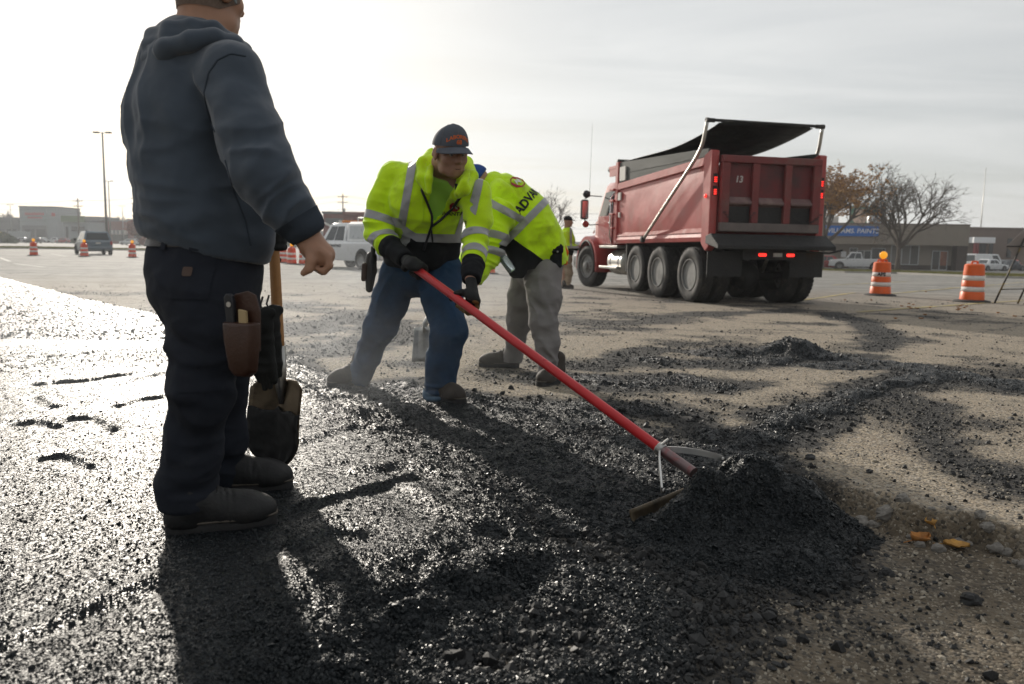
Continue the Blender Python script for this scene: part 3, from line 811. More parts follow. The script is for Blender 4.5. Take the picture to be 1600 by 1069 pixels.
def head_sdf(S_, c, fwd, up, sc=1.0, nose=True):
    """a head with brow, nose, lips, jaw and ears added to an Sdf; returns the local frame"""
    fwd = nrm(fwd); up = nrm(np.asarray(up) - fwd * (np.asarray(up) @ fwd)); rt = np.cross(fwd, up)
    L_ = lambda x, y, z: np.asarray(c) + sc * (rt * x + fwd * y + up * z)
    ax = np.stack([rt, fwd, up])
    E = lambda x, y, z, r, k=.02: S_.ell(L_(x, y, z), np.array(r) * sc, ax, k)
    C = lambda a_, b_, r1, r2, k=.012: S_.cone(L_(*a_), L_(*b_), r1 * sc, r2 * sc, k=k)
    E(0, -.012, .045, (.076, .098, .092)); E(0, .030, -.020, (.064, .068, .085), .03); E(0, .060, -.085, (.036, .032, .028), .03)
    for s_ in (-1, 1):
        E(s_ * .045, .055, -.020, (.022, .024, .022), .02); E(s_ * .048, .02, -.075, (.018, .03, .022), .03)
        E(s_ * .081, -.005, .000, (.010, .024, .034), .008); C((s_ * .084, -.016, .022), (s_ * .089, -.02, -.008), .007, .006, .006)
    C((-.036, .083, .033), (.036, .083, .033), .011, .011)
    C((0, .090, .022), (0, .112, -.018), .008, .013, .012)
    for s_ in (-1, 1): C((s_ * .008, .098, -.024), (s_ * .013, .092, -.026), .009, .007, .008)
    C((-.020, .088, -.052), (.020, .088, -.052), .007, .007, .008); C((-.018, .087, -.067), (.018, .087, -.067), .008, .008, .008)
    for s_ in (-1, 1): S_.sub(L_(s_ * .030, .100, .010), L_(s_ * .036, .100, .010), .014 * sc, .012)
    S_.sub(L_(-.020, .100, -.0595), L_(.020, .100, -.0595), .003 * sc, .005)
    return L_, ax
def grip(S_, c, axis, back, rod, rf=.011, wrist=None, hw=.085, thumb=1, k=.008):
    """a hand closed round a rod: palm behind it, four fingers curled round, thumb the other way"""
    axis = nrm(axis); back = nrm(np.asarray(back) - axis * (np.asarray(back) @ axis)); side = np.cross(axis, back); c = np.asarray(c, float)
    pr_ = rod + rf * 1.2
    pc = c + back * (pr_ + .004)
    S_.cone(pc - axis * hw * .36, pc + axis * hw * .36, .024, .022, w=back, sa=.75, k=.015)
    S_.cone(pc - side * .012 - axis * .02, pc - side * .012 + axis * .03, .024, .024, k=.015)
    for i in range(4):
        o_ = (-.5 + (i + .5) / 4) * hw; ln = (235, 255, 250, 225)[i]
        pts = [c + axis * o_ + (back * math.cos(a_) + side * math.sin(a_)) * pr_ for a_ in np.radians(np.linspace(-10, ln, 8))]
        S_.chain(pts, list(np.linspace(rf * 1.1, rf * .82, 8)), k=k)
    pts = [c + axis * (-thumb * hw * (.42 + .12 * j)) + (back * math.cos(a_) - side * math.sin(a_)) * pr_ for j, a_ in enumerate(np.radians(np.linspace(10, 150, 5)))]
    S_.chain(pts, list(np.linspace(rf * 1.35, rf * .95, 5)), k=k)
    if wrist is not None:
        S_.cone(pc + back * .006, np.asarray(wrist), .030, .030, w=None, k=.02)
def boot(parent, heel, toe, zg, off, m_up, m_sole, L=.30, shaft=.20, lean=(0, 0), name='boot'):
    """a work boot: rounded upper with toe cap and shaft, welt and lugged sole"""
    heel = np.array([heel[0], heel[1], zg]); d = np.array([toe[0] - heel[0], toe[1] - heel[1], 0.]); d = nrm(d); sd = np.array([d[1], -d[0], 0]); up = np.array([0, 0, 1.])
    Lc = lambda x, y, z: heel + d * x + sd * y + up * z
    ax = np.stack([d, sd, up]); k = L / .30
    S_ = Sdf(.03)
    S_.ell(Lc(.055 * k, 0, .065), (.055 * k, .043, .065), ax); S_.ell(Lc(.230 * k, 0, .050), (.076 * k, .056, .052), ax); S_.ell(Lc(.05 * k, 0, .045), (.056 * k, .047, .05), ax)
    S_.cone(Lc(.075 * k, 0, .10), Lc(.20 * k, 0, .062), .050, .046, k=.03); S_.cone(Lc(.13 * k, 0, .05), Lc(.22 * k, 0, .05), .045, .05, k=.03)
    S_.cone(Lc(.062 * k, 0, .10), Lc(.05 * k + lean[0], lean[1], shaft), .054, .052, k=.03)
    S_.cut(Lc(0, 0, .022), (0, 0, -1))
    lo, hi = S_.box(); V, Q = nets(S_, lo, hi, .006)
    N_ = vnormals(V, Q); q = (V - heel) @ d
    V = V + N_ * (.0035 * np.exp(-((q - .16 * k) / .05) ** 2) * (1 - 2 * np.abs(vnoise(np.column_stack([q * 60, V[:, 2] * 14, (V @ sd) * 10]), 5))))[:, None]
    up_o = mesh(name, V, Q, m_up, parent, smooth=True, off=off)
    # sole outline
    out_ = []
    for a_ in np.linspace(0, 2 * math.pi, 30, endpoint=False):
        x = .150 * k - .156 * k * math.cos(a_); w = .055 - .010 * math.exp(-((x - .12 * k) / .05) ** 2) - .006 * (x < .08 * k)
        out_.append((x, w * math.copysign(abs(math.sin(a_)) ** .62, math.sin(a_))))
    mb = MB(); mb.loft([[Lc(x, y * .97, .0) for x, y in out_], [Lc(x, y, .004) for x, y in out_], [Lc(x, y, .022) for x, y in out_], [Lc(x, y * .98, .026) for x, y in out_], [Lc(x * .995, y * .99, .034) for x, y in out_]])
    so = mb.build('sole', m_sole, up_o, off=off); autosmooth(so, 35)
    for i in range(5):       # laces across the instep
        t_ = i / 4; x = (.095 + .085 * t_) * k; z = .160 - .050 * t_
        mb = MB(); mb.tube([Lc(x - .004, -.030, z - .014), Lc(x, -.012, z), Lc(x + .002, .012, z), Lc(x - .004, .030, z - .014)], .0032, 5); mb.build('lace', m_sole, up_o, True, off)
    mb = MB(); mb.tube([Lc(x, y * 1.0, .036) for x, y in out_] + [Lc(out_[0][0], out_[0][1], .036)], .0042, 5); mb.build('welt', mat('boot_welt', (.09, .075, .06), .8, var=.2, vs=60), up_o, True, off)
    return up_o
def seam_on(name, V, Q, px, Y, m, parent, off, r=.0028, n=40):
    """a stitched seam pressed onto a garment along a drawn line"""
    bv = BVHTree.FromPolygons([tuple(v) for v in V], [tuple(int(i) for i in q) for q in Q]); px = np.array(px, float); pts = []
    for q in np.linspace(0, len(px) - 1, n):
        p = A(np.interp(q, range(len(px)), px[:, 0]), np.interp(q, range(len(px)), px[:, 1]), Y); d_ = nrm(p - C0)
        hit = bv.ray_cast(Vector(p - d_ * .7), Vector(d_), 1.6)
        if hit[0] is not None: pts.append(np.array(hit[0]))
    if len(pts) < 3: return None
    mb = MB(); mb.tube(pts, r, 6); return mb.build(name, m, parent, True, off)
# ------------------------------------------------------------------ people
M_NAVY = mat('navy_fleece', (.056, .074, .100), .92, var=.10, vs=9, bump=.35, bs=420, spec=.25, sheen=.35)
M_RIB = mat('navy_ribbing', (.042, .054, .072), .95, var=.12, bump=.6, bs=300, spec=.2, aniso=(1, 1, .15))
M_DPANT = mat('charcoal_canvas', (.016, .019, .027), .88, var=.22, vs=7, bump=.4, bs=500, spec=.25, dirt=(.05, .05, .055), damt=.12, ds=9)
M_SKIN = mat('skin', (.40, .225, .15), .55, var=.10, vs=25, bump=.2, bs=260, spec=.4, sss=.12)
M_SKIN2 = mat('tanned_skin', (.36, .20, .135), .55, var=.12, vs=25, bump=.25, bs=260, spec=.4, sss=.12)
M_HAIR = mat('cropped_hair', (.075, .062, .053), .8, var=.4, vs=90, bump=.8, bs=500)
M_BOOT = mat('black_boot_leather', (.010, .010, .0105), .62, var=.3, vs=14, bump=.3, bs=120, dirt=(.045, .038, .032), damt=.15, ds=11)
M_BOOT2 = mat('tan_boot_leather', (.040, .030, .022), .75, var=.35, vs=14, bump=.4, bs=120, dirt=(.018, .017, .016), damt=.4, ds=9)
M_SOLE = mat('boot_sole', (.022, .021, .021), .8, var=.3, vs=30, bump=.4, bs=200)
M_LIME = mat('lime_fleece', (.60, .90, .010), .85, var=.10, vs=6, bump=.3, bs=380, spec=.2, sheen=.25, dirt=(.20, .25, .02), damt=.30, ds=7)
M_TEE = mat('lime_tee', (.36, .66, .09), .9, var=.08, vs=8, bump=.25, bs=400, spec=.2)
M_TAPE = mat('reflective_tape', (.34, .34, .35), .42, var=.14, vs=12, bump=.35, bs=260, spec=.6, aniso=(1, 1, 1))
M_BLK = mat('black_fleece', (.012, .013, .015), .92, var=.2, vs=9, bump=.4, bs=400, spec=.2)
M_JEAN = mat('blue_denim', (.017, .046, .095), .9, var=.28, vs=10, bump=.5, bs=600, spec=.2, dirt=(.06, .10, .15), damt=.22, ds=7)
M_JHEM = mat('denim_turnup', (.09, .15, .22), .9, var=.2, vs=14, bump=.5, bs=600, spec=.2)
M_GPANT = mat('grey_canvas', (.22, .205, .20), .9, var=.14, vs=8, bump=.4, bs=500, spec=.2, dirt=(.10, .09, .08), damt=.15, ds=6)
M_KHAKI = mat('khaki_cotton', (.30, .23, .15), .9, var=.12, vs=8, bump=.3, bs=400, spec=.2)
M_GLOVE = mat('black_glove', (.013, .014, .014), .75, var=.25, vs=30, bump=.5, bs=240, spec=.3)
M_GTAN = mat('tan_glove_palm', (.24, .14, .045), .7, var=.25, vs=30, bump=.4, bs=240)
M_CAP = mat('slate_cap_cloth', (.100, .110, .132), .9, var=.16, vs=18, bump=.5, bs=500, spec=.2)
M_CAPB = mat('cap_mesh', (.14, .135, .145), .9, var=.25, vs=40, bump=.8, bs=420, spec=.2)
M_ORNG = mat('orange_thread', (.62, .13, .03), .7, var=.12, vs=60, bump=.3, bs=600)
M_DARKZ = mat('black_zip', (.012, .013, .017), .5, var=.2)
M_LEATH = mat('brown_leather', (.045, .017, .009), .42, var=.35, vs=12, bump=.3, bs=140, spec=.5, dirt=(.02, .012, .01), damt=.3, ds=10)
M_LEATH2 = mat('black_leather', (.022, .017, .015), .45, var=.3, vs=12, bump=.3, bs=140)
M_STEEL = mat('worn_steel', (.42, .41, .39), .38, metal=1.0, var=.25, vs=20, bump=.1, bs=80, dirt=(.10, .075, .05), damt=.25, ds=14)
M_WOOD = mat('ash_shaft', (.42, .20, .065), .55, var=.3, vs=10, bump=.3, bs=90, aniso=(1, 1, .08), dirt=(.09, .045, .02), damt=.35, ds=7)
M_RED = mat('red_paint_tube', (.52, .018, .022), .34, var=.12, vs=10, spec=.5, dirt=(.30, .05, .05), damt=.12, ds=14)
M_BLUE = mat('royal_knit', (.015, .06, .26), .9, var=.2, vs=20, bump=.6, bs=300)
M_REDL = mat('red_print', (.36, .03, .035), .8, var=.1)
M_WHTL = mat('white_print', (.74, .74, .72), .8, var=.06)
M_INK = mat('black_print', (.012, .014, .02), .8, var=.1)
M_EYE = mat('eye_white', (.62, .58, .54), .25, var=.05)
M_IRIS = mat('dark_iris', (.02, .012, .008), .2, var=.1)

# ---- the standing man, seen from behind and to his right
def person_standing():
    off = np.array([-.93, 2.42, surf_z(-.93, 2.42)])
    R_ = empty('person', off, label='person in navy hooded sweatshirt and charcoal trousers standing with a shovel on black mat', cat='person')
    f = nrm((.77, .64, 0)); r = np.array([f[1], -f[0], 0])
    zg = .118
    hipR, kneeR, ankR = A(318, 455, 2.40), A(314, 612, 2.33), A(297, 765, 2.36)
    hipL, kneeL, ankL = A(338, 450, 2.60), A(345, 600, 2.68), A(343, 735, 2.72)
    shR, elR, wrR = A(362, 122, 2.35), A(412, 268, 2.26), A(478, 366, 2.29)
    neck = A(322, 66, 2.50); hd = A(327, -8, 2.50)
    shL = neck - r * .20 + np.array([0, 0, -.10]); elL = A(372, 300, 2.86); hL = A(427, 362, 2.93)
    tor = [A(312, 104, 2.50), A(300, 120, 2.50), A(288, 190, 2.49), A(297, 265, 2.49), A(317, 330, 2.50), A(325, 372, 2.50)]
    # body: one continuous skin under the clothes
    B = Sdf(.03)
    B.chain(tor, [.12, .17, .185, .18, .18, .17], w=f, ss=[.7, .72, .74, .8, .84, .84])
    B.chain([hipR, kneeR, ankR, np.array([-.96, 2.335, .22])], [.095, .06, .04, .036]); B.chain([hipL, kneeL, ankL, np.array([-1.0, 2.72, .22])], [.095, .06, .04, .036])
    B.cone(tor[-1], hipR, .15, .1); B.cone(tor[-1], hipL, .15, .1)
    B.chain([shR, elR, wrR], [.06, .045, .034]); B.chain([tor[1], shR], [.09, .06]); B.chain([tor[1], shL, elL, hL], [.09, .06, .045, .032])
    L_, ax = head_sdf(B, hd, (.50, .86, -.05), (0, 0, 1), 1.04)
    B.cone(neck + [0, 0, -.03], L_(0, -.03, -.03), .072, .066, k=.03)
    # right hand hanging in a loose fist
    pal = A(497, 398, 2.29)
    B.cone(wrR, A(487, 382, 2.29), .034, .034, k=.02); B.cone(A(488, 383, 2.285), A(505, 398, 2.28), .036, .034, k=.015); B.cone(A(493, 392, 2.30), A(502, 408, 2.30), .034, .026, k=.015)
    for i in range(4):
        y = 2.255 + .022 * i; dx_ = -1.0 * i
        B.chain([A(501 + dx_, 392, y), A(512 + dx_, 400 + i, y), A(515 + dx_, 415 + i * .6, y), A(506 + dx_, 425, y + .004), A(496 + dx_, 420, y + .006)], [.014, .0118, .0108, .0098, .0085], k=.003)
    B.chain([A(487, 392, 2.262), A(486, 408, 2.25), A(483, 420, 2.246), A(474, 427, 2.246)], [.018, .0145, .012, .0095], k=.008)
    lo, hi = B.box(); V, Q = nets(B, lo, hi, .0055)
    body = mesh('body', V, Q, M_SKIN, R_, smooth=True, off=off)
    lc = (V - hd) @ ax.T / 1.04
    hair_s = np.where((lc[:, 2] > -.06 + .35 * np.clip(lc[:, 1] + .02, 0, 1)) & (lc[:, 1] < .075), -1, 1) * .01
    hair_s = np.maximum(np.maximum(-(lc[:, 2] + .055 - .5 * np.clip(lc[:, 1] + .02, 0, .3)), lc[:, 1] - .07 + .3 * np.clip(.05 - lc[:, 2], 0, 1)), np.abs(lc[:, 0]) * 0 - 1)
    hair_s = np.where((np.abs(lc[:, 0]) > .078) & (lc[:, 2] < .05), .01, hair_s); hair_s = np.where(np.linalg.norm(lc, axis=1) > .16, .01, hair_s)
    patch('hair', V, Q, hair_s, mat('greying_stubble_hair', (.15, .108, .085), .85, var=.35, vs=140, bump=.7, bs=600), R_, off, .003)
    for s_ in (-1, 1):
        mb = MB(); mb.lathe([(.001, .013), (.008, .010), (.0115, .004), (.0125, 0), (.0115, -.004), (.008, -.01), (.001, -.013)], L_(s_ * .031, .076, .010), ax[1], 14); e = mb.build('eye', M_EYE, R_, True, off)
        mb = MB(); mb.lathe([(.0055, .0135), (.0055, .0115)], L_(s_ * .031, .076, .010), ax[1], 12); mb.build('iris', M_IRIS, e, off=off)
    eb = Sdf(.006); eb.ell(L_(.091, .006, -.004), (.009, .010, .013), ax); eb.cone(L_(.093, .010, -.012), L_(.094, .016, -.030), .005, .004)
    cloth('earbud', eb, mat('grey_plastic', (.16, .19, .20), .35, var=.1), R_, off, .0025, micro=0)
    # hooded sweatshirt
    J = Sdf(.035)
    J.chain(tor, [.125, .182, .200, .190, .190, .188], w=f, ss=[.78, .78, .78, .86, .92, .90])
    J.cone(tor[-1], A(332, 408, 2.50), .188, .186, w=f, sa=.9)
    J.cone(A(320, 96, 2.50), shR + [0, 0, .012], .080, .088, k=.05); J.cone(A(320, 96, 2.50), shL, .080, .085, k=.05)
    J.chain([shR, A(392, 205, 2.29), elR, A(447, 322, 2.27)], [.088, .086, .084, .074], k=.022)
    J.cone(A(447, 322, 2.27), A(470, 350, 2.28), .074, .060, k=.02); J.cone(A(466, 345, 2.28), A(478, 366, 2.29), .056, .048, k=.010)
    J.chain([shL, elL, hL + [-.05, -.01, .06]], [.085, .075, .055], k=.03)
    J.cone(A(405, 340, 2.44), A(398, 372, 2.44), .05, .06, k=.05)   # front pouch
    HN = nrm((-.24, 0, -1)); J.cut(A(328, 388, 2.50), HN)
    J.cone(A(272, 338, 2.46), A(330, 352, 2.42), .092, .10, k=.05)
    an = nrm(wrR - elR); J.cut(A(481, 370, 2.29), an, .2)
    up_ = np.array([0, 0, 1.]); ua = nrm(elR - shR)
    fs = [(A(440, 315, 2.2), .07, nrm(wrR - elR) + .4 * r, 30, 5, .009), (A(425, 270, 2.2), .10, nrm(A(447, 322, 2.27) - shR) + .8 * up_, 22, 3.5, .008),
          (A(400, 210, 2.2), .13, ua - .5 * r, 15, 4, .006), (A(380, 150, 2.2), .12, ua + .6 * r, 12, 3, .005),
          (A(248, 335, 2.35), .10, up_ + .25 * r, 20, 4, .013), (A(300, 345, 2.3), .12, up_ - .5 * r, 15, 3, .008), (A(390, 340, 2.3), .12, up_ + .7 * r, 15, 4, .008),
          (A(222, 200, 2.45), .20, r * 1.0 + .12 * up_, 20, 2.2, .009), (A(350, 250, 2.3), .14, r + .7 * up_, 12, 3, .008), (A(290, 210, 2.3), .25, r + .5 * up_, 7, 2.2, .006),
          (A(335, 112, 2.3), .09, r + .25 * up_, 18, 4, .008), (A(370, 105, 2.25), .07, r * .6 + up_, 15, 5, .005)]
    j, JV, JQ = cloth('sweatshirt', J, M_NAVY, R_, off, .0065, fs, 1, .0012, .0022)
    cu = (JV - A(481, 370, 2.29)) @ an
    s_c = np.maximum(-(cu + .062), np.linalg.norm(JV - wrR, axis=1) - .13); patch('cuff', JV, JQ, s_c, M_RIB, j, off, .003)
    hz_ = (JV - A(328, 388, 2.50)) @ HN; s_h = np.maximum(-.05 - hz_, np.linalg.norm(JV - A(330, 378, 2.5), axis=1) - .30)
    s_h = np.maximum(s_h, (JV - shR) @ np.array([0, 0, 1.]) + .35)
    patch('waistband', JV, JQ, s_h, M_NAVY, j, off, .0025)
    # shoulder seam line and hood
    H = Sdf(.016)
    H.chain([A(236, 92, 2.42), A(262, 80, 2.345), A(298, 64, 2.325), A(336, 58, 2.345), A(366, 70, 2.40), A(383, 92, 2.48)], [.028, .028, .024, .022, .024, .022])
    H.chain([A(238, 56, 2.44), A(266, 46, 2.38), A(300, 40, 2.37), A(335, 44, 2.38), A(362, 62, 2.43)], [.022, .020, .018, .017, .018])
    H.chain([A(240, 74, 2.43), A(270, 62, 2.38), A(305, 54, 2.37), A(340, 54, 2.39)], [.034, .032, .024, .02], k=.012)
    H.cone(A(258, 70, 2.47), A(310, 60, 2.46), .045, .035, k=.03)
    H.chain([A(366, 68, 2.42), A(379, 80, 2.50), A(372, 84, 2.60)], [.026, .026, .028])
    cloth('hood', H, M_NAVY, j, off, .005, [(A(262, 70, 2.36), .09, r + .4 * up_, 18, 6, .006), (A(320, 55, 2.35), .08, r, 18, 5, .004)], 2, .001)
    mb = MB(); seam = [A(385, 84, 2.30), A(360, 82, 2.262), A(340, 92, 2.262), A(326, 112, 2.275), A(318, 142, 2.305), A(320, 170, 2.32)]
    for sm in ([(384, 88), (360, 84), (340, 94), (326, 114), (319, 144), (324, 176), (336, 206)], [(352, 250), (366, 300), (384, 345), (392, 385)]):
        seam_on('seam', JV, JQ, sm, 2.4, M_RIB, j, off)
    # trousers
    T_ = Sdf(.035)
    T_.chain([A(325, 372, 2.50), A(322, 410, 2.49), A(322, 445, 2.49)], [.168, .170, .165], w=f, ss=[.9, .95, .98])
    T_.cone(A(290, 425, 2.44), A(293, 450, 2.42), .088, .09, k=.06)
    T_.chain([hipR, A(328, 520, 2.36), kneeR, A(302, 700, 2.35), A(296, 762, 2.36)], [.138, .110, .087, .079, .080], k=.04)
    T_.chain([hipL, A(350, 525, 2.64), kneeL, A(347, 680, 2.71), A(346, 738, 2.73)], [.140, .112, .086, .076, .076], k=.03)
    T_.cone(A(290, 757, 2.355), A(293, 780, 2.352), .090, .084, k=.012)
    T_.cut(A(293, 793, 2.35), nrm((-.1, 0, -1)), .25); T_.cut(A(325, 366, 2.5), (0, 0, 1))
    fs = [(A(270, 505, 2.3), .09, up_ + .5 * r, 20, 4, .013), (A(350, 570, 2.3), .10, up_ - .7 * r, 18, 4, .012), (A(300, 590, 2.25), .12, up_ + .3 * r, 14, 3, .008),
          (A(295, 745, 2.27), .08, up_ + .3 * r, 24, 5, .006), (A(300, 690, 2.27), .12, r + .3 * up_, 12, 2.5, .007), (A(345, 690, 2.64), .12, up_, 16, 4, .012), (A(290, 440, 2.3), .13, up_ + .6 * r, 12, 3, .008), (A(390, 470, 2.3), .12, up_ - .5 * r, 12, 3, .007), (A(268, 640, 2.3), .15, r + .15 * up_, 12, 2, .006)]
    t_, TV, TQ = cloth('trousers', T_, M_DPANT, R_, off, .0065, fs, 3, .001, .0035)
    zz = TV[:, 2]
    # belt with buckle loop, back pocket and its tab
    zb_ = A(325, 378, 2.5)[2]
    patch('belt', TV, TQ, np.abs(zz - zb_) - .018, M_LEATH2, R_, off, .007)
    for bx in (258, 318, 402):
        c = A(bx, 380, 2.33); patch('belt_loop', TV, TQ, np.maximum(np.linalg.norm((TV - c)[:, :2] @ np.array([[r[0]], [r[1]]]), axis=1) - .008, np.maximum(np.abs(zz - zb_) - .03, (TV - tor[-1]) @ np.array([0, 1, 0]) + .05)), M_DPANT, t_, off, .011)
    qx = (TV - A(300, 425, 2.33)); u = qx @ np.array([1, 0, 0]); front_ = qx[:, 1] - .09
    patch('back_pocket', TV, TQ, np.maximum(np.maximum(np.abs(u) - .072, np.abs(qx[:, 2]) - .075), front_), M_DPANT, t_, off, .0035)
    qx = (TV - A(303, 425, 2.33)); patch('pocket_tab', TV, TQ, np.maximum(np.maximum(np.abs(qx[:, 0]) - .013, np.abs(qx[:, 2]) - .013), qx[:, 1] - .09), mat('brown_tab', (.075, .045, .032), .7), t_, off, .006)
    qx = (TV - A(322, 565, 2.26)); patch('leg_pocket', TV, TQ, np.maximum(np.maximum(np.abs(qx[:, 0]) - .068, np.abs(qx[:, 2]) - .085), qx[:, 1] - .06), M_DPANT, t_, off, .004)
    mb = MB(); mb.box(A(233, 352, 2.46) - [.006, .01, .012], A(233, 352, 2.46) + [.012, .01, .03], .004); mb.build('red_label', mat('red_cloth', (.5, .02, .02), .8), R_, off=off)
    # boots
    boot(R_, (-1.030, 2.305), (-.760, 2.425), zg, off, M_BOOT, M_SOLE, .315, .155)
    boot(R_, (-1.075, 2.70), (-.86, 2.765), zg, off, M_BOOT, M_SOLE, .30, .155)
    # left hand in a dark glove on the shaft
    g = Sdf(.01); grip(g, A(428, 372, 2.95), A(430, 340, 2.95) - A(434, 420, 2.95), (-.5, -.8, 0), .019, .0125, hL, .09)
    cloth('glove', g, M_GLOVE, R_, off, .004, micro=.0006)
    return R_, off, f, r
MAN, MAN_OFF, MF, MR = person_standing()

# ---- what hangs on the standing man's belt and stands beside him
def leather_pouch():
    c = A(382, 520, 2.17); o = empty('tool_pouch', c, label='brown leather tool pouch with a folded tool hanging on charcoal trousers', cat='pouch')
    d = nrm((.86, -.28, 0)); n_ = nrm((-.28, -.86, 0)); up = np.array([-.02, 0, 1.])
    P_ = lambda x, y, z: d * x + n_ * y + up * z
    def outl(y, s_, t_): return [P_(x * s_, y, z * t_) for x, z in [(-.036, -.105), (-.018, -.122), (.018, -.122), (.038, -.105), (.050, -.02), (.052, .03), (-.052, .03), (-.050, -.02)]]
    mb = MB(); mb.loft([outl(-.004, .96, 1), outl(.008, 1, 1), outl(.030, .92, .96), outl(.036, .78, .86)]); autosmooth(bevel(mb.build('pocket', M_LEATH, o), .004, 2), 50)
    mb = MB(); bk = [(-.045, -.05), (.045, -.05), (.050, .06), (.038, .105), (.012, .115), (-.030, .105), (-.048, .06)]
    mb.loft([[P_(x, -.010, z) for x, z in bk], [P_(x, -.003, z) for x, z in bk]]); bevel(mb.build('back_flap', M_LEATH, o), .002)
    mb = MB(); hb = [(-.052, .0), (-.028, .0), (-.030, .085), (-.036, .106), (-.052, .108), (-.060, .096)]
    mb.loft([[P_(x + .012, .006, z) for x, z in hb], [P_(x + .012, .022, z) for x, z in hb]]); t_ = bevel(mb.build('tool_handle', M_DARKZ, o), .004, 2)
    mb = MB(); mb.lathe([(.0075, .0), (.0075, .0025), (.004, .0025)], P_(-.030, .0218, .078), n_, 14); mb.build('rivet', M_STEEL, t_)
    mb = MB(); mb.loft([[P_(x, .008, z) for x, z in [(-.004, .0), (.022, .0), (.020, .062), (-.004, .066)]], [P_(x, .020, z) for x, z in [(-.004, .0), (.022, .0), (.020, .062), (-.004, .066)]]]); bevel(mb.build('wooden_rule', mat('pale_wood', (.42, .31, .16), .6), o), .002)
leather_pouch()
def hanging_glove(c, d, n_, sp, label):
    o = empty('work_glove', c, label=label, cat='glove', group='gloves clipped to the belt')
    S_ = Sdf(.012); up = np.array([0, 0, 1.]); P_ = lambda x, y, z: d * x + n_ * y + up * z
    S_.chain([P_(.004, 0, .10), P_(0, 0, .06), P_(0, 0, .0)], [.020, .024, .032], w=n_, ss=[.6, .6, .5])
    S_.cone(P_(.01, 0, .10), P_(.026, 0, .105), .018, .014, w=n_, sa=.6)
    for i, (x, l_) in enumerate(((-.026, .075), (-.009, .095), (.009, .09), (.025, .070))):
        S_.chain([P_(x * .8, 0, -.005), P_(x * sp, .004, -.02 - l_ * .5), P_(x * sp + .003, -.004, -.02 - l_)], [.013, .011, .009], k=.005)
    S_.chain([P_(-.026, 0, .03), P_(-.044, .004, -.005), P_(-.046, .004, -.03)], [.013, .011, .009], k=.008)
    cloth('knit_glove', S_, M_GLOVE, o, np.zeros(3), .0038, [(np.zeros(3), .12, up, 30, 8, .003)], 5, .001)
    mb = MB(); mb.tube([P_(.0, 0, .098), P_(-.012, 0, .125), P_(-.004, .0, .150)], .003, 6); mb.build('clip', M_DARKZ, o)
hanging_glove(A(414, 545, 2.26), nrm((.95, -.3, 0)), nrm((-.3, -.95, 0)), 1.0, 'black knit work glove clipped beside the brown pouch, palm outward')
hanging_glove(A(424, 540, 2.34), nrm((.8, .6, 0)), nrm((.6, -.8, 0)), .8, 'black knit work glove hanging behind another glove against shovel shaft')

def round_shovel():
    tip = np.array([-.885, 2.94, surf_z(-.885, 2.94)])
    o = empty('shovel', tip, label='long wooden shaft shovel with tar caked round point blade standing on black mat', cat='shovel')
    top = A(424, 300, 2.93) - tip; nk = A(438, 590, 2.93) - tip
    ax = nrm(top - nk); rt = nrm(np.cross(ax, (0, 1, 0)) + np.array([0, .35, 0]) * 1); rt = nrm(rt - ax * (rt @ ax)); fr = np.cross(rt, ax)
    if rt[0] < 0: rt = -rt
    if fr[1] > 0: fr = -fr
    sk = nk - ax * .03
    mb = MB(); mb.tube([nk + ax * t_ for t_ in np.linspace(.07, np.linalg.norm(top - nk), 8)], list(np.linspace(.021, .018, 8)), 14); s_ = mb.build('shaft', M_WOOD, o, True)
    mb = MB(); mb.tube([nk + ax * (np.linalg.norm(top - nk) - .10), top], .0205, 14); mb.build('grip_tape', M_GLOVE, s_, True)
    mb = MB(); mb.tube([nk + ax * .12, nk + ax * .02, sk, nk - ax * .10], [.0245, .023, .020, .010], 14); mb.build('socket', M_STEEL, o, True)
    # dished blade with rolled shoulders and pointed tip
    Lb = np.linalg.norm(nk) * .98; ns, nu = 26, 15; V = []; da = nrm(-nk)
    for i in range(ns):
        t_ = i / (ns - 1)
        hw = .116 * (1 - .04 * t_) * (1 - max(0, (t_ - .62) / .38) ** 2.2 * .96) * (min(1, .72 + t_ * 3.4))
        for k in range(nu):
            u = -1 + 2 * k / (nu - 1)
            V.append(nk + da * Lb * (.02 + .98 * t_) + rt * hw * u + fr * (.030 * (u * u - .35) * (1 - .45 * t_) - .020 * math.exp(-(u / .22) ** 2) * (1 - t_) ** 1.5 + .02 * math.sin(t_ * 3.0)) + (0 if t_ > .06 else -.006 * (1 - t_ / .06)) * fr)
    V = np.array(V); Fq = [(i * nu + k, i * nu + k + 1, (i + 1) * nu + k + 1, (i + 1) * nu + k) for i in range(ns - 1) for k in range(nu - 1)]
    bl = mesh('blade', V, Fq, mat('stained_shovel', (.15, .115, .075), .45, metal=.7, var=.35, vs=16, dirt=(.02, .018, .016), damt=.45, ds=14), o, smooth=True); md = bl.modifiers.new('thick', 'SOLIDIFY'); md.thickness = .004
    # caked asphalt on the lower two thirds
    t_ = ((V - nk) @ da) / Lb; N_ = vnormals(V, np.array(Fq)); sg = np.sign((N_ @ fr).mean())
    s2 = -(t_ - .32 - .05 * vnoise(V * 40, 3))
    V2 = V + N_ * sg * (.010 + .006 * fbm(V * 60, 3, 9))[:, None]
    cb = patch('caked_asphalt', V2, np.array(Fq), s2, M_CRUMB, bl, np.zeros(3), 0); md = cb.modifiers.new('thick', 'SOLIDIFY'); md.thickness = .01; md.offset = 0
round_shovel()
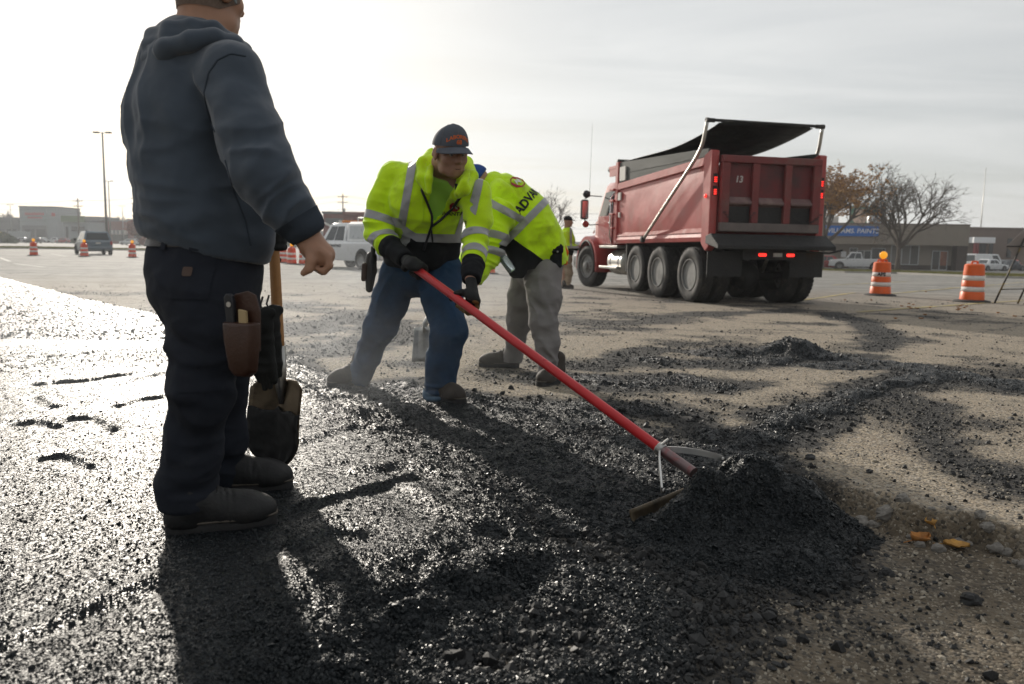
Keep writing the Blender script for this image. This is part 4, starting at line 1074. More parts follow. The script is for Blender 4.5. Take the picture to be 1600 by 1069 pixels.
# ---- the man pulling the asphalt rake, bent forward, facing the camera
def tape_pair(V, c, axis, lo_, hi_, near, rad):
    a_ = (V - np.asarray(c)) @ nrm(axis); return np.maximum(np.abs(a_ - (lo_ + hi_) / 2) - (hi_ - lo_) / 2, np.linalg.norm(V - np.asarray(near), axis=1) - rad)
RK_TOP, RK_MID, RK_LOW = A(642, 414, 4.28), A(730, 474, 4.02), A(1084, 739, 3.02)
def person_raking():
    zg = surf_z(-.75, 4.85)
    off = np.array([-.72, 4.85, zg])
    R_ = empty('person', off, label='person in lime hooded jacket, blue jeans and slate cap bending to pull an asphalt rake', cat='person')
    up_ = np.array([0, 0, 1.])
    pel = A(655, 408, 4.86); wst = A(660, 372, 4.80); chs = A(668, 318, 4.64); upc = A(682, 282, 4.56); nk = A(690, 262, 4.50)
    shR, elR, wrR = A(616, 276, 4.66), A(590, 358, 4.62), A(632, 404, 4.36)
    shL, elL, wrL = A(742, 304, 4.46), A(744, 372, 4.36), A(736, 436, 4.12)
    hipR, kneeR, ankR = A(628, 425, 4.90), A(594, 512, 4.94), A(560, 590, 5.10)
    hipL, kneeL, ankL = A(688, 425, 4.82), A(702, 520, 4.62), A(688, 608, 4.66)
    hd = A(704, 241, 4.36); fw = nrm((.46, -.86, -.24)); hu = nrm((.06, -.22, 1.0))
    spine = nrm(upc - pel); fr = nrm(np.array([.15, -1, 0.]) - spine * (np.array([.15, -1, 0.]) @ spine)); sd = np.cross(fr, spine)
    B = Sdf(.03)
    B.chain([upc, chs, wst, pel], [.13, .17, .165, .165], w=fr, ss=[.7, .7, .72, .75])
    B.chain([upc, shR, elR, wrR], [.08, .06, .045, .033]); B.chain([upc, shL, elL, wrL], [.08, .06, .045, .033])
    B.chain([pel, hipR, kneeR, ankR, np.array([-.985, 5.125, zg + .09])], [.13, .09, .06, .045, .04]); B.chain([pel, hipL, kneeL, ankL, np.array([-.455, 4.70, zg + .09])], [.13, .09, .06, .045, .04])
    L_, ax = head_sdf(B, hd, fw, hu, 1.06)
    B.chain([upc, nk, L_(0, -.03, -.04)], [.075, .068, .064], k=.03)
    lo, hi = B.box(); V, Q = nets(B, lo, hi, .005)
    mesh('body', V, Q, M_SKIN2, R_, smooth=True, off=off)
    lc = (V - hd) @ ax.T / 1.06
    hs = np.maximum(-(lc[:, 2] + .010), lc[:, 1] - .045 + .4 * np.clip(.05 - lc[:, 2], 0, 1)); hs = np.maximum(hs, -(np.abs(lc[:, 0]) - .02) * (lc[:, 1] > .06))
    hs = np.where((np.abs(lc[:, 0]) > .080) & (lc[:, 2] < .04), .01, hs); hs = np.where(np.linalg.norm(lc, axis=1) > .16, .01, hs)
    patch('hair', V, Q, hs, M_HAIR, R_, off, .004)
    # eyebrows, moustache and chin stubble as short dark hair
    for s_ in (-1, 1):
        e1 = np.sqrt(((lc[:, 0] - s_ * .034) / .022) ** 2 + ((lc[:, 2] - .034 + .004 * np.abs(lc[:, 0]) / .03) / .006) ** 2) - 1
        patch('eyebrow', V, Q, np.where(lc[:, 1] > .05, e1, 1) * .01, M_HAIR, R_, off, .002)
    e3 = np.sqrt((lc[:, 0] / .019) ** 2 + ((lc[:, 2] + .0600) / .0028) ** 2) - 1
    patch('mouth', V, Q, np.where((lc[:, 1] > .05), e3, 1) * .01, mat('lips_dark', (.10, .035, .03), .5), R_, off, .001)
    for s_ in (-1, 1):
        mb = MB(); mb.lathe([(.001, .0125), (.008, .0095), (.0110, .004), (.012, 0), (.0110, -.004), (.001, -.012)], L_(s_ * .031, .077, .009), ax[1], 14); e = mb.build('eye', M_EYE, R_, True, off)
        mb = MB(); mb.lathe([(.0052, .0132), (.0052, .011)], L_(s_ * .031, .077, .009), ax[1], 12); mb.build('iris', M_IRIS, e, off=off)
    # tee shirt under the open jacket
    T_ = Sdf(.03); T_.chain([nk + [0, 0, -.02], upc, chs, wst], [.085, .150, .195, .19], w=fr, ss=[.9, .74, .72, .74]); T_.chain([upc, shR], [.08, .06]); T_.chain([upc, shL], [.08, .06])
    T_.cut(nk + [0, .0, .005], nrm(spine + .45 * fr))
    ts, TV, TQ = cloth('tee_shirt', T_, M_TEE, R_, off, .007, [(chs + fr * .15, .12, sd + .4 * spine, 16, 4, .004)], 4)
    tq = (TV - nk) @ nrm(spine + .45 * fr)
    patch('neckband', TV, TQ, np.maximum(-(tq + .022), -1 + 0 * tq), M_TEE, ts, off, .004)
    # jacket
    J = Sdf(.032)
    J.chain([upc + spine * -.01, chs, wst, A(658, 392, 4.84), A(657, 404, 4.85)], [.160, .220, .222, .220, .215], w=fr, ss=[.74, .74, .80, .82, .82])
    J.chain([upc, shR + [0, 0, .0]], [.095, .086], k=.04); J.chain([upc, shL], [.095, .086], k=.04)
    J.chain([shR, A(598, 315, 4.64), elR, A(606, 382, 4.52)], [.080, .078, .078, .066], k=.025); J.cone(A(606, 382, 4.52), wrR, .064, .046, k=.015)
    J.chain([shL, A(748, 338, 4.41), elL, A(741, 402, 4.26)], [.080, .074, .069, .059], k=.025); J.cone(A(741, 402, 4.26), wrL, .060, .048, k=.012)
    J.cone(wst + fr * .10, A(660, 398, 4.68), .12, .115, w=fr, sa=.7, k=.05)
    J.cut(A(660, 413, 4.80), nrm((0, 0.25, -1)), .33)
    J.cut(wrL + nrm(wrL - elL) * .005, nrm(wrL - elL), .16); J.cut(wrR + nrm(wrR - elR) * .01, nrm(wrR - elR), .16)
    # the open V of the front
    vb = A(672, 352, 4.35); vt = A(694, 292, 4.25)
    [J.sub(A(x_, y_, 4.30), A(x_, y_, 4.56), r_, .012) for x_, y_, r_ in ((692, 276, .075), (690, 290, .068), (688, 303, .056), (684, 317, .044), (681, 330, .030), (678, 341, .018))]
    uaR, uaL = nrm(elR - shR), nrm(elL - shL)
    fs = [(elR, .13, uaR, 22, 5, .012), (A(606, 385, 4.5), .08, nrm(wrR - elR), 34, 6, .010), (elL, .12, uaL + .3 * sd, 20, 5, .011), (A(741, 415, 4.2), .07, nrm(wrL - elL), 36, 6, .009),
          (chs + fr * .18 + sd * .12, .18, sd + .6 * spine, 11, 3, .008), (chs + fr * .18 - sd * .12, .18, sd - .6 * spine, 11, 3, .008), (wst + fr * .2, .20, spine + .3 * sd, 14, 4, .009),
          (shR, .13, uaR + .8 * sd, 14, 4, .008), (shL, .13, uaL - .8 * sd, 14, 4, .008), (A(612, 330, 4.55), .10, sd, 14, 5, .008)]
    j, JV, JQ = cloth('jacket', J, M_LIME, R_, off, .006, fs, 6, .001, .0035)
    dist = lambda p: np.linalg.norm(JV - np.asarray(p), axis=1)
    def onarm(a_, b_): # distance from an arm axis, to keep sleeve tape off the body
        ab = b_ - a_; t_ = np.clip((JV - a_) @ ab / (ab @ ab), -.1, 1.1); return np.linalg.norm(JV - a_ - t_[:, None] * ab, axis=1)
    armR = np.minimum(onarm(shR, elR), onarm(elR, wrR)); armL = np.minimum(onarm(shL, elL), onarm(elL, wrL))
    def band(c, ax_, w_): a_ = (JV - c) @ nrm(ax_); return np.abs(a_) - w_
    # sleeve tape, two bands on each sleeve
    for c, ax_, am in ((A(592, 340, 4.6), uaR, armR), (A(602, 374, 4.55), nrm(A(606, 382, 4.52) - A(592, 340, 4.62)) + .4 * np.array([-.3, 0, .2]), armR), (A(745, 368, 4.36), uaL, armL), (A(742, 400, 4.27), nrm(wrL - elL), armL)):
        patch('sleeve_tape', JV, JQ, np.maximum(np.maximum(band(c, ax_, .023), am - .135), dist(c) - .16), M_TAPE, j, off, .003)
    # cuffs and lower panel in black
    sR = np.maximum(-((JV - A(606, 386, 4.50)) @ nrm(wrR - elR)), np.maximum(armR - .12, dist(wrR) - .2)); patch('cuff', JV, JQ, sR, M_BLK, j, off, .002)
    sL = np.maximum(-((JV - A(741, 411, 4.235)) @ nrm(wrL - elL)), np.maximum(armL - .11, dist(wrL) - .2)); patch('cuff', JV, JQ, sL, M_BLK, j, off, .002)
    tors = np.minimum(armR, armL)
    px_ = (JV - C0) @ np.array(CAM_R); u_ = 800 - F_PX * px_[:, 0] / px_[:, 2] * 1
    xx = (JV - A(660, 372, 4.7)) @ np.array([1, 0, 0])
    zt = A(660, 378, 4.62)[2] + .10 * np.clip(-xx, 0, 1) ** 1.0 + .55 * np.clip(-xx - .02, 0, 1) + .18 * np.clip(xx - .1, 0, 1) * 0
    away = np.maximum(.108 - armR, .100 - armL)
    patch('lower_panel', JV, JQ, np.maximum(JV[:, 2] - zt, away), M_BLK, j, off, .002)
    patch('hem_tape', JV, JQ, np.maximum(np.abs(JV[:, 2] - zt - .024) - .024, away), M_TAPE, j, off, .0045)
    for s_, xa, xb in ((-1, A(645, 255, 4.5), A(628, 350, 4.5)), (1, A(752, 285, 4.3), A(722, 372, 4.45))):
        dd = nrm(xb - xa); pn = nrm(np.cross(dd, fr)); a_ = np.abs((JV - xa) @ pn) - .022
        patch('shoulder_tape', JV, JQ, np.maximum(np.maximum(a_, zt + .046 - JV[:, 2]), np.where((tors > .078) | (JV[:, 2] > shL[2] - .02), -1, 1) * .01), M_TAPE, j, off, .003)
    # zip edges of the open front, running down to the hem
    mb = MB(); bvh = BVHTree.FromPolygons([tuple(v) for v in JV], [tuple(int(i) for i in q) for q in JQ])
    def press(pts, lift=.004):
        r_ = []
        for p in pts:
            d_ = nrm(p - C0); hit = bvh.ray_cast(Vector(p - d_ * .6), Vector(d_), 1.5)
            r_.append((np.array(hit[0]) - d_ * lift) if hit[0] is not None else p)
        return r_
    def dense(px, Y, n=26):
        px = np.array(px, float); t_ = np.linspace(0, len(px) - 1, n); return [A(np.interp(q, range(len(px)), px[:, 0]), np.interp(q, range(len(px)), px[:, 1]), Y) for q in t_]
    mb.tube(press(dense([(661, 290), (659, 298), (668, 318), (675, 336), (675, 352), (668, 372), (662, 391)], 4.4)), .008, 6); mb.build('zip', M_DARKZ, j, True, off)
    mb = MB(); mb.tube(press(dense([(713, 288), (713, 298), (720, 307), (705, 328), (688, 344), (676, 353)], 4.4)), .008, 6); mb.build('zip', M_DARKZ, j, True, off)
    mb = MB(); mb.tube(press(dense([(674, 360), (676, 378)], 4.4, 4), .008), .005, 6); mb.build('zip_pull', M_DARKZ, j, True, off)
    mb = MB(); mb.tube(press(dense([(659, 310), (661, 334), (660, 346)], 4.4, 8), .006), .004, 6); mb.build('drawstring', M_LIME, j, True, off)
    # hood bunched round the neck
    H = Sdf(.018)
    H.chain([A(668, 296, 4.40), A(660, 278, 4.42), A(662, 256, 4.48), A(676, 244, 4.60), A(702, 246, 4.68)], [.024, .034, .038, .042, .042])
    H.chain([A(702, 246, 4.68), A(728, 256, 4.58), A(738, 276, 4.42), A(726, 296, 4.30), A(716, 304, 4.30)], [.042, .040, .034, .030, .022])
    H.chain([A(670, 300, 4.36), A(670, 280, 4.36), A(672, 262, 4.42)], [.016, .022, .022], k=.01); H.chain([A(714, 302, 4.27), A(724, 286, 4.28), A(730, 270, 4.34)], [.016, .02, .02], k=.01)
    cloth('hood', H, M_LIME, j, off, .005, [(A(662, 262, 4.44), .08, sd + .3 * spine, 24, 7, .006), (A(732, 272, 4.4), .08, sd, 24, 7, .006)], 7, .001)
    # chest print
    pc = A(699, 340, 4.45); U = nrm(A(712, 343, 4.4) - A(686, 339, 4.4)); W_ = nrm(np.array([.12, -.25, 1.])); W_ = nrm(np.cross(np.cross(U, W_), U))
    if np.cross(U, W_) @ fr < 0: U = U
    print_on('lettering', 'ADVANTAGE', .032, JV, JQ, A(704, 342, 4.42), U, W_, M_INK, j, off, bold=.0006)
    hx = [(.030 * math.cos(a_), .030 * math.sin(a_) * 1.1, 0) for a_ in np.radians(np.arange(22, 382, 45))]
    print_on('emblem', None, 0, JV, JQ, A(707, 330, 4.40), U, W_, M_REDL, j, off, lift=.005, tris=(np.array(hx), [list(range(8))]))
    av = np.array([(-.018, -.015, 0), (0, .02, 0), (.018, -.015, 0), (.008, -.012, 0), (0, .004, 0), (-.008, -.012, 0)])
    print_on('emblem', None, 0, JV, JQ, A(707, 330, 4.40), U, W_, M_WHTL, j, off, lift=.007, tris=(av, [[0, 1, 4, 5], [1, 2, 3, 4]]))
    # jeans with turned up hems
    P_ = Sdf(.035)
    P_.chain([wst + [0, .02, -.04], pel, A(655, 425, 4.86)], [.185, .190, .165], w=fr, ss=[.8, .8, .85])
    P_.chain([hipR, A(608, 470, 4.92), kneeR, A(576, 555, 5.02), A(557, 596, 5.10)], [.128, .112, .095, .078, .076], k=.035)
    P_.chain([hipL, A(692, 470, 4.72), kneeL, A(692, 565, 4.64), A(686, 616, 4.66)], [.130, .118, .102, .088, .088], k=.035)
    aR, aL = nrm(ankR - kneeR), nrm(ankL - kneeL)
    P_.cut(A(555, 601, 5.10), nrm(aR + .2 * up_ * -1), .25); P_.cut(A(685, 622, 4.66), nrm(aL - .3 * up_), .25)
    fs = [(A(600, 470, 4.8), .20, sd + .35 * up_, 13, 2.5, .011), (kneeR, .10, nrm(ankR - hipR) + .7 * sd, 17, 4, .010), (hipR, .15, nrm(kneeR - hipR) + .9 * sd, 13, 3, .009), (A(572, 550, 4.95), .13, sd + .5 * up_, 15, 3, .011), (A(560, 588, 5.05), .07, up_, 26, 5, .011),
          (kneeL, .13, nrm(ankL - hipL) - .8 * sd, 14, 3.5, .012), (A(695, 470, 4.6), .17, sd - .5 * up_, 13, 2.5, .010), (A(690, 570, 4.58), .14, sd + .4 * up_, 15, 3, .013), (A(688, 605, 4.6), .07, up_, 24, 5, .011), (hipL, .14, nrm(kneeL - hipL) - .9 * sd, 13, 3, .011), (A(658, 440, 4.7), .10, up_ + .3 * sd, 16, 3, .010)]
    p, PV, PQ = cloth('jeans', P_, M_JEAN, R_, off, .0065, fs, 8, .001, .004)
    sR = np.maximum(-((PV - A(558, 592, 5.1)) @ nrm(aR + .1 * up_)), np.linalg.norm(PV - ankR, axis=1) - .25); patch('turn_up', PV, PQ, sR, M_JHEM, p, off, .007)
    sL = np.maximum(-((PV - A(686, 611, 4.66)) @ nrm(aL + .1 * up_)), np.linalg.norm(PV - ankL, axis=1) - .25); patch('turn_up', PV, PQ, sL, M_JHEM, p, off, .007)
    boot(R_, (-.955, 5.165), (-1.13, 4.955), surf_z(-1.04, 5.06), off, M_BOOT2, M_SOLE, .30, .17)
    boot(R_, (-.50, 4.72), (-.29, 4.52), surf_z(-.41, 4.6), off, M_BOOT2, M_SOLE, .31, .17)
    # gloved hands closed on the rake handle
    hax = nrm(RK_TOP - RK_LOW)
    g = Sdf(.01); grip(g, RK_MID + hax * .0, hax, nrm(wrL - RK_MID) + np.array([0, -.2, 0]), .021, .0135, wrL + nrm(wrL - elL) * .012, .095, -1)
    go, GV, GQ = cloth('glove', g, M_GLOVE, R_, off, .004, micro=.0008)
    gs = -((GV - RK_MID) @ nrm(nrm(RK_MID - wrL) + np.array([.0, -.1, 0])) - .012)
    patch('glove_palm', GV, GQ, gs, M_GTAN, go, off, .0015)
    g = Sdf(.01); h0 = RK_TOP - hax * .05; grip(g, h0, hax, nrm(wrR - h0) + np.array([0, -.55, .1]), .021, .0135, wrR + nrm(wrR - elR) * .015, .095, -1)
    cloth('glove', g, M_GLOVE, R_, off, .004, micro=.0008)
    # cap
    capx = lambda x, y, z: L_(x, y, z)
    V = []; nu, nv = 40, 14
    for i in range(nv):
        ph = math.pi / 2 * i / (nv - 1)
        for k in range(nu):
            th = 2 * math.pi * k / nu
            ry = .112 if math.sin(th) > 0 else .106
            rr_ = math.cos(ph) ** .72
            V.append(capx(.088 * rr_ * math.cos(th) * (1 - .012 * abs(math.cos(3 * th)) ** 8), -.010 + ry * rr_ * math.sin(th), .042 + .010 * math.sin(th) + .098 * math.sin(ph) ** 1.15 + .012 * math.sin(th) * math.sin(2 * ph)))
    V = np.array(V); Fq = np.array([(i * nu + k, i * nu + (k + 1) % nu, (i + 1) * nu + (k + 1) % nu, (i + 1) * nu + k) for i in range(nv - 1) for k in range(nu)])
    fm = [0 if math.sin(2 * math.pi * (k + .5) / nu) > .05 else 1 for i in range(nv - 1) for k in range(nu)]
    cap = mesh('cap', V, Fq, None, R_, True, off, [M_CAP, M_CAPB], fm)
    CV_, CQ_ = V, Fq
    V = []; na_, nb_ = 22, 7
    for j_ in range(nb_):
        t_ = j_ / (nb_ - 1)
        for i in range(na_):
            th = math.radians(18 + 144 * i / (na_ - 1)); s_ = math.sin(math.pi * i / (na_ - 1)) ** .55
            x = .089 * math.cos(th) * (1 + .05 * t_); y = -.010 + .112 * math.sin(th) + .078 * t_ * s_
            V.append(capx(x, y, .050 - .020 * t_ - 2.6 * x * x))
    V = np.array(V); Fq = [(j_ * na_ + i, j_ * na_ + i + 1, (j_ + 1) * na_ + i + 1, (j_ + 1) * na_ + i) for j_ in range(nb_ - 1) for i in range(na_ - 1)]
    br = mesh('brim', V, Fq, M_CAP, cap, True, off); md = br.modifiers.new('thick', 'SOLIDIFY'); md.thickness = .004; md.offset = 0
    mb = MB(); mb.lathe([(.008, .0), (.007, .004), (.002, .006)], capx(0, -.010, .139), hu, 12); mb.build('button', M_CAP, cap, True, off)
    for th in np.radians([30, 90, 150, 210, 270, 330]):
        mb = MB(); pts = []
        for ph in np.linspace(.05, math.pi / 2 - .03, 10):
            rr_ = math.cos(ph) ** .72; ry = .112 if math.sin(th) > 0 else .106
            pts.append(capx(.0885 * rr_ * math.cos(th), -.010 + (ry + .0005) * rr_ * math.sin(th), .042 + .010 * math.sin(th) + .0985 * math.sin(ph) ** 1.15 + .012 * math.sin(th) * math.sin(2 * ph)))
        mb.tube(pts, .0013, 5); mb.build('seam', M_CAPB, cap, True, off)
    cu = capx(0, .115, .095); rt = ax[0]
    cn = nrm(ax[1] * .95 + ax[2] * .32); cw = nrm(ax[2] - cn * (ax[2] @ cn))
    print_on('lettering', 'LABORERS', .026, CV_, CQ_, cu + cw * .010, -rt if np.cross(-rt, cw) @ cn > 0 else rt, cw, M_ORNG, cap, off, lift=.002, arc=4.0, bold=.0011, space=1.02)
    print_on('lettering', '68', .030, CV_, CQ_, cu - cw * .018, -rt if np.cross(-rt, cw) @ cn > 0 else rt, cw, M_ORNG, cap, off, lift=.002, bold=.0014)
    # knife sheath and plier case on his belt
    c = A(578, 428, 4.74); sh = empty('tool_sheath', c, label='dark leather tool sheath on the hip of blue jeans', cat='sheath')
    S_ = Sdf(.012); S_.chain([np.array([.01, 0, .10]), np.array([.005, 0, .02]), np.array([-.004, 0, -.09])], [.032, .036, .022], w=(0, 1, 0), ss=[.6, .6, .6])
    cloth('case', S_, M_LEATH2, sh, np.zeros(3), .005, micro=.0006)
    S_ = Sdf(.01); S_.chain([np.array([.022, -.012, .155]), np.array([.018, -.012, .08]), np.array([.012, -.012, -.03])], [.014, .015, .012]); cloth('tool_handle', S_, M_DARKZ, sh, np.zeros(3), .004, micro=0)
    S_ = Sdf(.01); S_.chain([np.array([-.028, -.02, .05]), np.array([-.034, -.02, -.03])], [.018, .016], w=(0, 1, 0), ss=[.5, .5]); cloth('strap', S_, M_LEATH, sh, np.zeros(3), .004, micro=0)
    return R_
person_raking()

def asphalt_rake():
    base = np.array([RK_LOW[0], RK_LOW[1], surf_z(RK_LOW[0], RK_LOW[1])])
    o = empty('asphalt_rake', base, label='long red tube asphalt rake with forked bracket and wide blade in black mix', cat='rake')
    a_ = nrm(RK_TOP - RK_LOW); jn = A(1032, 702, 3.16)
    mb = MB(); mb.tube([jn + nrm(RK_TOP - jn) * t_ for t_ in np.linspace(-.01, np.linalg.norm(RK_TOP - jn), 10)], .0215, 18); mb.lathe([(.0215, 0), (.016, .006), (.001, .008)], RK_TOP, a_, 16); h_ = mb.build('handle', M_RED, o, True, base); autosmooth(h_, 40)
    for t_ in (.15, .52, 1.1):   # chipped paint
        pass
    mb = MB(); mb.tube([jn, RK_LOW], .0222, 18); f_ = mb.build('ferrule', mat('scuffed_ferrule', (.20, .14, .14), .4, metal=.6, var=.3, dirt=(.30, .04, .04), damt=.5, ds=18), o, True, base); autosmooth(f_, 40)
    mb = MB(); mb.lathe([(.025, -.014), (.028, -.010), (.028, .010), (.025, .014)], jn, a_, 18, True); mb.tube([jn + [0, -.01, .02], jn + [.03, -.01, .045]], .007, 8); mb.build('collar', M_STEEL, o, False, base)
    bl0 = A(984, 806, 2.60); e1 = A(1034, 766, 2.80); e2 = A(1128, 716, 3.22)
    dv = nrm(e2 - e1)
    def strap(pts):
        mb = MB(); ps = []; q = [np.asarray(p) for p in pts]
        for t_ in np.linspace(0, 1, 12):
            w_ = [(1 - t_) ** 3, 3 * t_ * (1 - t_) ** 2, 3 * t_ * t_ * (1 - t_), t_ ** 3]; ps.append(sum(w_[i] * q[i] for i in range(4)))
        for i in range(11):
            pass
        secs = []
        for i, p in enumerate(ps):
            d_ = nrm(ps[min(i + 1, 11)] - ps[max(i - 1, 0)]); s_ = nrm(np.cross(d_, (0, 0, 1.)) + 1e-6); n_ = np.cross(s_, d_)
            secs.append([p + s_ * .0035 + n_ * .012, p - s_ * .0035 + n_ * .012, p - s_ * .0035 - n_ * .012, p + s_ * .0035 - n_ * .012])
        mb.loft(secs); return mb.build('bracket_arm', mat('galvanised', (.55, .54, .52), .42, metal=.85, var=.2, dirt=(.20, .15, .10), damt=.2), o, False, base)
    strap([jn, jn + [-.015, -.03, -.02], A(1032, 735, 2.90), e1]); strap([jn + [.02, 0, 0], A(1070, 702, 3.12), A(1105, 708, 3.2), e2])
    # curved blade, 0.9 m long, half buried in the mix
    p0 = bl0; p1 = e2 + dv * .02 + np.array([0, 0, -.085]); ld = nrm(p1 - p0); L_ = np.linalg.norm(p1 - p0); nn = nrm(np.cross(ld, (0, 0, 1.)))
    if nn[1] > 0: nn = -nn
    secs = []; V = []; ns, nu = 20, 6
    for i in range(ns):
        t_ = i / (ns - 1); c = p0 + ld * L_ * t_
        for k in range(nu):
            u = k / (nu - 1); rd = 1 - .35 * math.exp(-((t_) / .05) ** 2)
            V.append(c + np.array([0, 0, 1.]) * (.02 - .095 * u * rd) + nn * (.030 * u * u) + ld * .0)
    Fq = [(i * nu + k, i * nu + k + 1, (i + 1) * nu + k + 1, (i + 1) * nu + k) for i in range(ns - 1) for k in range(nu - 1)]
    bl = mesh('blade', np.array(V), Fq, mat('tarred_blade', (.10, .075, .045), .5, metal=.6, var=.4, vs=20, dirt=(.015, .014, .013), damt=.5, ds=12), o, True, base); md = bl.modifiers.new('thick', 'SOLIDIFY'); md.thickness = .006; md.offset = 0
    for e in (e1, e2 - dv * .01):
        mb = MB(); mb.lathe([(.009, 0), (.009, .006), (.004, .008)], e + nn * .006, nn, 10); mb.build('bolt', M_STEEL, bl, False, base)
asphalt_rake()

# ---- the second man in lime, bent low, his left side towards the camera
def person_bending():
    off = np.array([.15, 5.8, surf_z(.15, 5.8)])
    R_ = empty('person', off, label='person in lime hooded jacket and grey trousers bent double with square shovel', cat='person')
    up_ = np.array([0, 0, 1.])
    pel = A(842, 408, 5.86); wst = A(835, 375, 5.82); mid_ = A(818, 342, 5.80); chs = A(795, 318, 5.78); upc = A(772, 305, 5.76)
    hd = A(746, 292, 5.70)
    shL, elL, wrL = A(778, 335, 5.55), A(766, 395, 5.48), A(742, 440, 5.40)
    shR, elR, wrR = A(765, 315, 5.98), A(745, 385, 6.0), A(715, 430, 5.8)
    hipL, kneeL, ankL = A(848, 425, 5.72), A(848, 505, 5.58), A(858, 572, 5.52)
    hipR, kneeR, ankR = A(828, 428, 6.0), A(812, 500, 6.06), A(800, 552, 6.14)
    spine = nrm(upc - pel); fr = nrm(np.array([-.75, -.2, -.62])); fr = nrm(fr - spine * (fr @ spine)); sd = nrm(np.cross(spine, fr))
    B = Sdf(.03)
    B.chain([upc, chs, mid_, wst, pel], [.13, .16, .16, .16, .16], w=fr, ss=[.75] * 5)
    B.chain([chs, shL, elL, wrL], [.08, .06, .045, .033]); B.chain([chs, shR, elR, wrR], [.08, .06, .045, .033])
    B.chain([pel, hipL, kneeL, ankL, np.array([.32, 5.545, .15])], [.13, .09, .06, .045, .04]); B.chain([pel, hipR, kneeR, ankR, np.array([0, 6.175, .15])], [.13, .09, .06, .045, .04])
    L_, ax = head_sdf(B, hd, nrm((-.75, -.1, -.65)), nrm((-.55, 0, .8)), 1.05); B.cone(upc, L_(0, -.03, -.05), .07, .062)
    for wr in (wrL, wrR):
        for i in range(4): B.chain([wr, wr + [-.03 - .004 * i, -.02 + .018 * i, -.05], wr + [-.035, -.02 + .018 * i, -.085]], [.03, .012, .010], k=.01)
        B.chain([wr, wr + [.0, -.035, -.04], wr + [-.02, -.04, -.07]], [.025, .013, .010], k=.01)
    lo, hi = B.box(); V, Q = nets(B, lo, hi, .006); mesh('body', V, Q, M_SKIN2, R_, True, off)
    for s_ in (-1, 1):
        mb = MB(); mb.lathe([(.001, .0125), (.008, .0095), (.0110, .004), (.012, 0), (.001, -.012)], L_(s_ * .031, .077, .009), ax[1], 12); mb.build('eye', M_EYE, R_, True, off)
    K = Sdf(.02); K.ell(L_(0, -.012, .05), np.array((.090, .112, .100)) * 1.04, ax); K.cut(L_(0, 0, .02), -ax[2] - .25 * ax[1]); K.chain([L_(-.07, .04, .03), L_(0, .10, .04), L_(.07, .04, .03)], [.016] * 3)
    cloth('knit_hat', K, M_BLUE, R_, off, .006, [(hd, .2, ax[0], 40, 6, .003)], 11)
    J = Sdf(.04)
    J.chain([upc, chs, mid_, wst, A(846, 396, 5.86)], [.16, .215, .235, .235, .215], w=fr, ss=[.78, .80, .82, .84, .86])
    J.chain([chs, shL], [.12, .115], k=.06); J.chain([chs, shR], [.12, .11], k=.06)
    J.chain([shL, A(772, 365, 5.5), elL], [.105, .092, .080], k=.03); J.cone(elL, wrL, .074, .052); J.chain([shR, elR, wrR], [.10, .08, .052], k=.03)
    J.chain([A(812, 375, 5.68), A(822, 405, 5.68), A(812, 418, 5.66)], [.12, .105, .085], k=.05)   # sagging pouch
    J.cut(A(850, 412, 5.86), nrm(pel - wst + .25 * up_ * -1), .30); J.cut(A(810, 434, 5.66), (0, 0, -1), .3); J.cut(wrL, nrm(wrL - elL), .15)
    fs = [(chs + up_ * .15, .2, spine + .5 * sd, 10, 3, .010), (wst + [0, -.2, 0], .2, spine + .8 * fr, 10, 2.5, .012), (shL, .16, nrm(elL - shL) + .5 * spine, 13, 4, .014), (elL, .14, nrm(elL - shL), 18, 4, .014), (A(845, 390, 5.7), .14, spine, 18, 4, .012), (A(800, 355, 5.6), .15, spine + fr, 12, 3, .012)]
    j, JV, JQ = cloth('jacket', J, M_LIME, R_, off, .007, fs, 12, .001, .004)
    # image-independent fields: distance along the spine and round the body
    sp_a = (JV - pel) @ spine
    body_d = np.linalg.norm(JV - pel - np.outer(np.clip(sp_a, 0, .6), spine), axis=1)
    arm_d = np.minimum.reduce([np.linalg.norm(JV - (shL + (elL - shL) * t_), axis=1) for t_ in np.linspace(.25, 1.3, 12)])
    ln = np.linalg.norm(upc - pel)
    t0 = A(842, 325, 5.7); t1 = A(790, 378, 5.55); pn = nrm(np.cross(t1 - t0, nrm((t0 + t1) / 2 - C0)))
    a_ = np.abs((JV - t0) @ pn) - .025
    patch('waist_tape', JV, JQ, np.maximum(np.maximum(a_, .105 - arm_d), np.where(JV[:, 1] < 5.95, -1, 1) * .01), M_TAPE, j, off, .004)
    t0 = A(768, 318, 5.5); t1 = A(828, 350, 5.6); pn2 = nrm(np.cross(t1 - t0, nrm((t0 + t1) / 2 - C0)))
    sgn = np.sign((chs - t0 * 0 - A(842, 325, 5.7)) @ pn)
    a2 = np.maximum(np.abs((JV - t0) @ pn2) - .024, -sgn * ((JV - A(842, 325, 5.7)) @ pn) + .02)
    patch('shoulder_tape', JV, JQ, np.maximum(a2, (JV[:, 1] - 5.8)), M_TAPE, j, off, .004)
    ua = nrm(elL - shL); c = shL + (elL - shL) * .95
    for q in (.62, 1.0):
        c = shL + (elL - shL) * q; patch('sleeve_tape', JV, JQ, np.maximum(np.abs((JV - c) @ ua) - .024, np.linalg.norm(JV - c, axis=1) - .135), M_TAPE, j, off, .004)
    pk = np.maximum(np.linalg.norm((JV - A(815, 408, 5.6)) / np.array([.20, .25, .15]), axis=1) - 1, .1 - arm_d)
    k1 = nrm(np.cross(A(868, 420, 5.6) - A(806, 376, 5.6), nrm(A(830, 400, 5.6) - C0))); sg = np.sign((A(800, 420, 5.6) - A(806, 376, 5.6)) @ k1)
